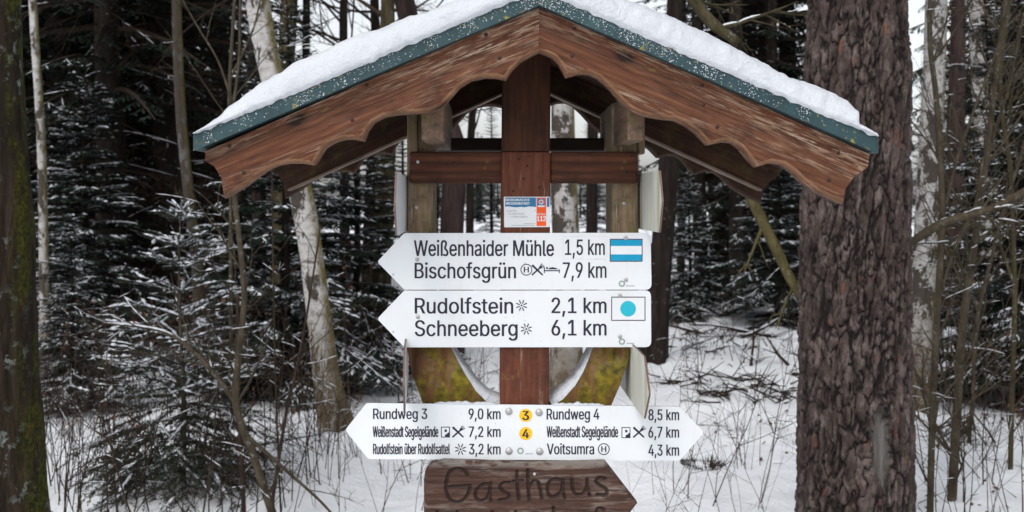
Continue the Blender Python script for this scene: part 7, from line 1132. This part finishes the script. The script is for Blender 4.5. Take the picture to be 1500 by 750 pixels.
# ------------------------------------------------------------------ undergrowth: saplings and shrubs
def sapling(name, stems, d, mat_, label, twigs=12, seed=0, tl=.35, group=None, snowp=.3, zr=(.2, 9), up=None, tdepth=2):
    """stems: list of px paths [(px,py,w)] (first = main); side twigs are grown along them"""
    rnd = random.Random(seed); mb = MB(); sn = MB(); W = []
    for s_ in stems:
        dd = d + (s_[0][3] if len(s_[0]) > 3 else 0)
        pts = smoothline([P(q[0], q[1], dd + (q[3] if len(q) > 3 else 0)) for q in s_], 5); rr_ = []
        for i in range(len(pts)):
            f = i / 5; a = int(min(f, len(s_) - 2)); rr_.append((s_[a][2] + (s_[a + 1][2] - s_[a][2]) * (f - a)) * d / F / 2)
        mb.tube(pts, rr_, 7, 0); W.append((pts, rr_))
        run = []
        for i in range(len(pts)):
            v = pts[min(i + 1, len(pts) - 1)] - pts[max(i - 1, 0)]
            ok_ = abs(v.normalized().z) < .62 and noise.noise(pts[i] * 3.1 + Vector((seed, 0, 0))) > .22 - snowp
            if ok_: run.append(i)
            if (not ok_ or i == len(pts) - 1) and len(run) > 2:
                q_ = smoothline([pts[j] + Vector((0, 0, rr_[j] * .55)) for j in run], 4); m_ = len(q_)
                sn.tube(q_, [rr_[run[0]] * .8 * min(1, 4 * min(t_, m_ - 1 - t_) / m_ + .12) * (.85 + .35 * noise.noise(q_[t_] * 40)) for t_ in range(m_)], 7)
            if not ok_: run = []
    for i in range(twigs):
        pts, rr_ = W[rnd.randrange(len(W))]; j = rnd.randrange(1, len(pts) - 1)
        if not zr[0] < pts[j].z < zr[1]: continue
        ax = (pts[j + 1] - pts[j]).normalized(); a = rnd.uniform(0, 6.28); o_ = Matrix.Rotation(a, 3, ax) @ ax.orthogonal().normalized()
        twig_rec(mb, sn, pts[j], (ax * .8 + o_ * .8 + Vector((0, 0, .2))).normalized(), tl * rnd.uniform(.5, 1.4), rr_[j] * .4 + .0008, tdepth, rnd, 4, 0, snowp)
    b = Vector(W[0][0][0]); b.z = gz(b.x, b.y)
    o = empty(name, b, label, 'sapling' if 'sapling' in name else 'shrub', group)
    part('stem', mb, mat_, o, None, True)
    if sn.v: part('branch_snow', sn, M['snow_twig'], o)
    return o
sapling('hazel_sapling', [[(402, 760, 13), (372, 670, 12), (346, 592, 11.5), (350, 520, 10), (358, 440, 9), (353, 370, 8.5), (344, 290, 8), (336, 150, 6), (345, -20, 4)],
                          [(346, 592, 8), (318, 552, 7), (280, 512, 6), (245, 488, 4.5), (200, 478, 4), (150, 473, 3)],
                          [(364, 640, 6), (420, 690, 5), (470, 735, 4), (500, 770, 3)]], 5.0, M['hazel'], 'yellowish hazel sapling forking low in front of the little spruce', 22, 4, .35, snowp=.35)
sapling('hazel_sapling', [[(358, 760, 7), (352, 640, 6.5), (347, 540, 6), (349, 430, 5)], [(395, 760, 6), (420, 600, 5), (430, 560, 4.5), (448, 470, 3.5), (470, 330, 2.5)], [(412, 760, 3), (405, 600, 3), (400, 380, 2.5), (398, 200, 2)]], 5.3, M['twig'], 'slim brown saplings standing between little spruce and leaning birch', 26, 8, .4)
sapling('hazel_sapling', [[(220, 370, 7), (222, 250, 6.5), (235, 120, 6), (252, 0, 5), (260, -60, 4)], [(222, 250, 4), (190, 190, 3), (150, 120, 3), (120, 20, 2)]], 8.0, M['hazel'], 'thin greenish sapling in the dark wood left of the roof', 16, 12, .6, snowp=.1) if False else None
sapling('hazel_sapling', [[(338, 300, 5), (340, 180, 5), (350, 90, 4.5), (352, 0, 4), (352, -60, 3)], [(340, 150, 4), (320, 90, 3), (290, 40, 2.5), (262, -10, 2)], [(340, 110, 4), (372, 40, 3), (386, -30, 2.5)], [(338, 300, 5), (338, 420, 6), (340, 620, 6.5)]], 6.6, M['hazel'], 'thin forked sapling rising behind the left roof corner', 14, 13, .5, snowp=.1)
rs = [
 ([[(1362, 770, 12), (1366, 600, 12), (1374, 440, 11.5), (1380, 300, 11), (1372, 150, 10), (1362, 60, 9), (1364, -40, 8)], [(1378, 330, 6), (1400, 240, 6), (1420, 180, 5), (1450, 100, 4), (1480, 20, 3)], [(1374, 440, 6), (1400, 360, 5), (1428, 300, 4.5), (1440, 230, 4)]], 5.4, 'hazel stem nearest the thick pine, thin and upright', M['hazel']),
 ([[(1392, 770, 17), (1402, 600, 16), (1410, 480, 15), (1424, 380, 13), (1440, 270, 11), (1458, 120, 10), (1478, -40, 8)], [(1440, 270, 8), (1452, 210, 7), (1480, 120, 5), (1500, 20, 4)]], 5.6, 'thickest hazel stem leaning right near the right edge', M['hazel']),
 ([[(1478, 770, 9), (1482, 600, 9), (1486, 420, 8), (1480, 250, 8), (1470, 180, 8), (1466, 100, 7), (1480, 0, 6)], [(1486, 420, 6), (1460, 350, 5), (1430, 330, 5), (1400, 350, 4), (1370, 370, 3)]], 6.2, 'olive stem with a side arm near the right edge', M['bark_green']),
 ([[(1425, 600, 7), (1430, 480, 7), (1452, 380, 6.5), (1476, 290, 6), (1505, 200, 5)], [(1425, 600, 7), (1420, 640, 7.5), (1418, 770, 8)]], 7.0, 'slanting thin hazel stem crossing behind the thickest hazel', M['hazel']),
]
rs = [([[(q[0], q[1], q[2] * .82) for q in st1] for st1 in st0], d0_, lb0, m0) for st0, d0_, lb0, m0 in rs]
for i, (st_, d, lb, mt) in enumerate(rs): sapling('hazel_sapling', st_, d, mt, lb, 44, 20 + i, .5, snowp=.15, zr=(.1, 4))
sapling('fallen_branch', [[(1322, 365, 8), (1350, 345, 13), (1385, 325, 13), (1430, 312, 12), (1465, 300, 11), (1520, 270, 12)]], 4.9, M['hazel'], 'snow topped slanting branch crossing between thick pine and right edge', 6, 31, .25, snowp=.6)['category'] = 'branch'
M['branch_lichen'] = bark('lichen_branch_bark', (.034, .028, .012), (.085, .070, .030), (.15, .125, .06), lich=.3, vs=(20, 20, 10))
o = sapling('fallen_branch', [[(1078, 240, 16), (1108, 305, 17), (1135, 360, 17), (1158, 408, 15), (1184, 452, 11)]], 4.62, M['branch_lichen'], 'mossy broken branch leaning on the thick pine', 3, 32, .2, snowp=.1); o['category'] = 'branch'
o = sapling('fallen_branch', [[(985, -40, 15), (1015, 0, 17), (1045, 35, 18), (1082, 62, 13)]], 4.2, M['bark_green'], 'mossy branch above the right roof slope', 3, 33, .25, snowp=.1); o['category'] = 'branch'

def shrub_proto(seed, n, h, spread, snowp, lean=.5, leaves=0, r=.004):
    rnd = random.Random(seed); mb = MB(); sn = MB(); lf = MB()
    for i in range(n):
        a = rnd.uniform(0, 6.28); p = Vector((rnd.gauss(0, spread), rnd.gauss(0, spread), -.05))
        twig_rec(mb, sn, p, Vector((math.cos(a) * lean * rnd.random(), math.sin(a) * lean * rnd.random(), 1)).normalized(), h * rnd.uniform(.5, 1.1), r * rnd.uniform(.7, 1.4), 2, rnd, 5, 0, snowp, 1.1, .28)
    for i in range(leaves):
        q = mb.v[rnd.randrange(len(mb.v))]; v = Vector((rnd.gauss(0, 1), rnd.gauss(0, 1), -1)).normalized(); lf.blade(Vector(q), v, rnd.uniform(.02, .045), .012, Vector((rnd.random(), rnd.random(), .3)))
    return [mb.mesh('shrub_stems', M['twig'], True), sn.mesh('shrub_snow', M['snow_twig']) if sn.v else None, lf.mesh('shrub_leaves', M['leaf']) if lf.v else None]
SH = [shrub_proto(1, 7, 1.1, .12, .12), shrub_proto(2, 10, .8, .25, .22, .7), shrub_proto(3, 6, 1.5, .15, .08, .35, 18), shrub_proto(4, 12, .55, .3, .28, .9), shrub_proto(5, 5, .9, .10, .04, .45, 0, .003), shrub_proto(6, 16, 1.3, .5, .2, .8, 60)]
def shrub(px, d, v, sc, label, group=None, rz=0):
    x = (px - PX) * d / F; o = empty('bare_shrub', (x, d, gz(x, d)), label, 'shrub', group, rz); o.scale = (sc, sc, sc)
    for nm, me in zip(('stem', 'branch_snow', 'dead_leaves'), SH[v]):
        if me: obj(nm, me, o)
    return o
named = [(1050, 5.4, 4, 1.1, 'thin bare bush right of the double ended sign tip'), (985, 5.8, 4, .9, 'thin bare bush under the right end of the double ended sign'), (1085, 6.4, 0, .55, 'sparse bare bush between double ended sign and thick pine'), (1120, 5.2, 4, .6, 'low bare twigs left of the thick pine foot'), (960, 4.9, 4, .7, 'bare twigs beside the tip of the carved board'),
         (560, 5.4, 4, .9, 'bare twigs below the left tip of the double ended sign'), (600, 6.2, 4, .75, 'bare twigs beside the carved board, left'), (455, 6.0, 0, .8, 'bare bush at the foot of the leaning birch'), (520, 6.6, 4, .9, 'fine twigs right of the leaning birch foot'), (430, 5.6, 2, .75, 'leafy brown bush left of the leaning birch foot'),
         (110, 5.2, 1, 1.2, 'snowy tangled bush beside the mossy trunk'), (165, 5.6, 5, .8, 'dense snowy bush left of the little spruce'), (60, 6.0, 5, .9, 'dense snowy bush half hidden by the mossy trunk'), (205, 5.0, 3, 1.2, 'low snowy tangle under the little spruce, left'), (330, 5.2, 3, .9, 'low snowy tangle under the little spruce, right'), (300, 7.4, 2, .9, 'leafy bush behind the little spruce'), (395, 7.4, 5, .8, 'dense twiggy bush behind the slim brown saplings'),
         (1375, 6.4, 1, .9, 'snowy bush between the pale birch and the hazel stems'), (1440, 5.8, 5, .8, 'dense reddish bush at the hazel stems'), (1490, 5.2, 2, .8, 'leafy bush at the right bottom corner'), (1420, 5.0, 4, .9, 'thin bare bush right of the thick pine foot'), (1465, 7.2, 5, .9, 'dense snowy bush under the right edge spruce'), (1345, 5.0, 3, .8, 'low twigs at the right foot of the thick pine'),
         (690, 7.5, 3, .9, 'low bush seen below the signs left of the centre post'), (700, 9.0, 2, .8, 'tall twigs seen behind the left mossy brace'), (590, 9.5, 1, .8, 'snowy bush behind the left tips of the arrow signs'), (1000, 9.6, 3, 1.0, 'snowy brush on the bank right of the shelter'), (1095, 10.6, 3, 1.0, 'snowy brush on the bank before the spruce stand')]
rnd = random.Random(8)
for a in named: shrub(*a, None, rnd.uniform(0, 6.28))
for i in range(8):
    px = rnd.choice([rnd.uniform(60, 190), rnd.uniform(60, 190), rnd.uniform(420, 500)]); d = rnd.uniform(5.6, 7.6)
    shrub(px, d, rnd.choice([1, 3, 3, 5]), rnd.uniform(.5, .9), 'low snowy brush tangled in front of the dark spruces at the left', 'low brush at the left', rnd.uniform(0, 6.28))
for i in range(26):      # brush of the dark wood at the left and right
    px = rnd.choice([rnd.uniform(60, 560), rnd.uniform(60, 560), rnd.uniform(1340, 1520)]); d = rnd.uniform(7.5, 13)
    shrub(px, d, rnd.choice([1, 2, 3, 5, 5]), rnd.uniform(.8, 1.3), 'twiggy snow dusted brush growing under the dark spruces', 'brush under the dark spruces', rnd.uniform(0, 6.28))

# fallen sticks, small stump and tussocks on the bank
def stick(px, py, l, rz, tilt, r, label, seed):
    d = 1.6 * F / (py - PY); x = (px - PX) * d / F; rnd = random.Random(seed); mb = MB(); sn = MB(); p0 = Vector((x, d, gz(x, d) + r * .3)); v = Vector((math.cos(rz) * math.cos(tilt), math.sin(rz) * math.cos(tilt), math.sin(tilt)))
    twig_rec(mb, sn, p0, v, l, r, 2, rnd, 6, 0, .7, .8, .3)
    o = empty('fallen_stick', p0, label, 'stick', 'sticks lying in the snow'); part('wood', mb, M['dead_twig'], o)
    if sn.v: part('snow_cover', sn, M['snow_twig'], o)
for i, (px, py, l, rz, ti, r, lb) in enumerate([(1005, 500, .9, .2, .1, .025, 'fallen stick on the bank nearest the arrow signs'), (1040, 505, .8, 2.7, .1, .02, 'fallen stick lying across the bank top'), (1085, 512, 1.0, .5, .2, .022, 'forked fallen stick in front of the spruce stand'), (1100, 550, .45, 1.2, .8, .016, 'short stick standing out of the snow on the bank'), (1155, 548, .4, 2.4, .7, .016, 'short stick poking out of the snow near the thick pine'), (1160, 565, .5, .1, .05, .018, 'stick lying flat in the snow left of the thick pine'),
    (1020, 560, .6, -.2, .05, .012, 'thin stick lying right of the arrow signs'), (1130, 510, .9, 2.9, .1, .02, 'long stick lying before the half grown spruce'), (230, 560, 1.4, .25, .05, .05, 'thick snowy log lying left of the little spruce'), (130, 575, 1.2, .1, .05, .03, 'snowy branch lying beside the mossy trunk'), (160, 690, 1.3, .5, .12, .014, 'thin branch rising from the snow under the little spruce'), (600, 545, .8, .1, .05, .02, 'stick lying in the snow behind the left brace')]):
    stick(px, py, l, rz, ti, r, lb, 60 + i)
def tussock(px, py, label, w_=.16, seed=1):
    d = 1.6 * F / (py - PY); x = (px - PX) * d / F; rnd = random.Random(seed); mb = MB()
    for i in range(260):
        a = rnd.uniform(0, 6.28); r = rnd.random() ** .5 * w_; v = Vector((math.cos(a) * .8, math.sin(a) * .8, rnd.uniform(.2, 1))).normalized(); mb.blade(Vector((math.cos(a) * r, math.sin(a) * r, -.01)), v, rnd.uniform(.03, .10), .003, Vector((rnd.random(), rnd.random(), .2)))
    tag(obj('grass_tussock', mb.mesh('grass_tussock', M['dead_twig'] if seed % 2 else M['dry_grass']), None, (x, d, gz(x, d))), label, 'tussock', 'tussocks in the snow')
tussock(1030, 680, 'dark tussock beside the right tip of the double ended sign', .10, 1); tussock(1045, 588, 'brown tussock on the snow right of the signs', .10, 3); tussock(1385, 640, 'brown tussock between the pale birch and the hazel stems', .12, 5)
def litter():
    rnd = random.Random(14); mb = MB()
    for i in range(2600):
        y = rnd.uniform(4.6, 17); x = rnd.uniform(-.5, .55) * y
        if noise.noise(Vector((x * .6, y * .6, 3))) + rnd.uniform(-.3, .3) < -.02: continue
        p = Vector((x, y, gz(x, y) + .004)); a = rnd.uniform(0, 6.28); v = Vector((math.cos(a), math.sin(a), rnd.uniform(0, .6))).normalized()
        if rnd.random() < .5: mb.tube([p, p + v * rnd.uniform(.05, .25)], [.003, .001], 3, 0, False)
        else: mb.blade(p, v, rnd.uniform(.02, .06), .012, Vector((rnd.uniform(-.5, .5), rnd.uniform(-.5, .5), 1)), 1)
    for i in range(900):      # denser debris on the bank and under the wood's edge
        y = rnd.uniform(8.2, 14.5); x = (rnd.uniform(955, 1180) - PX) * y / F if i % 3 else rnd.uniform(-.45, .5) * y
        if noise.noise(Vector((x * 1.4, y * 1.1, 6))) < .02: continue
        p = Vector((x, y, gz(x, y) + .006)); a = rnd.uniform(0, 6.28); v = Vector((math.cos(a), math.sin(a), rnd.uniform(-.02, .5))).normalized(); l = rnd.uniform(.08, .38)
        mb.tube([p, p + v * l * .5 + Vector((0, 0, rnd.uniform(-.01, .02))), p + v * l], [.007, .005, .002], 4, 0, False)
    tag(obj('litter', mb.mesh('litter', [M['dead_twig'], M['leaf']])), 'small twigs and dead leaves scattered on the snow', 'litter', kind='stuff')
litter()
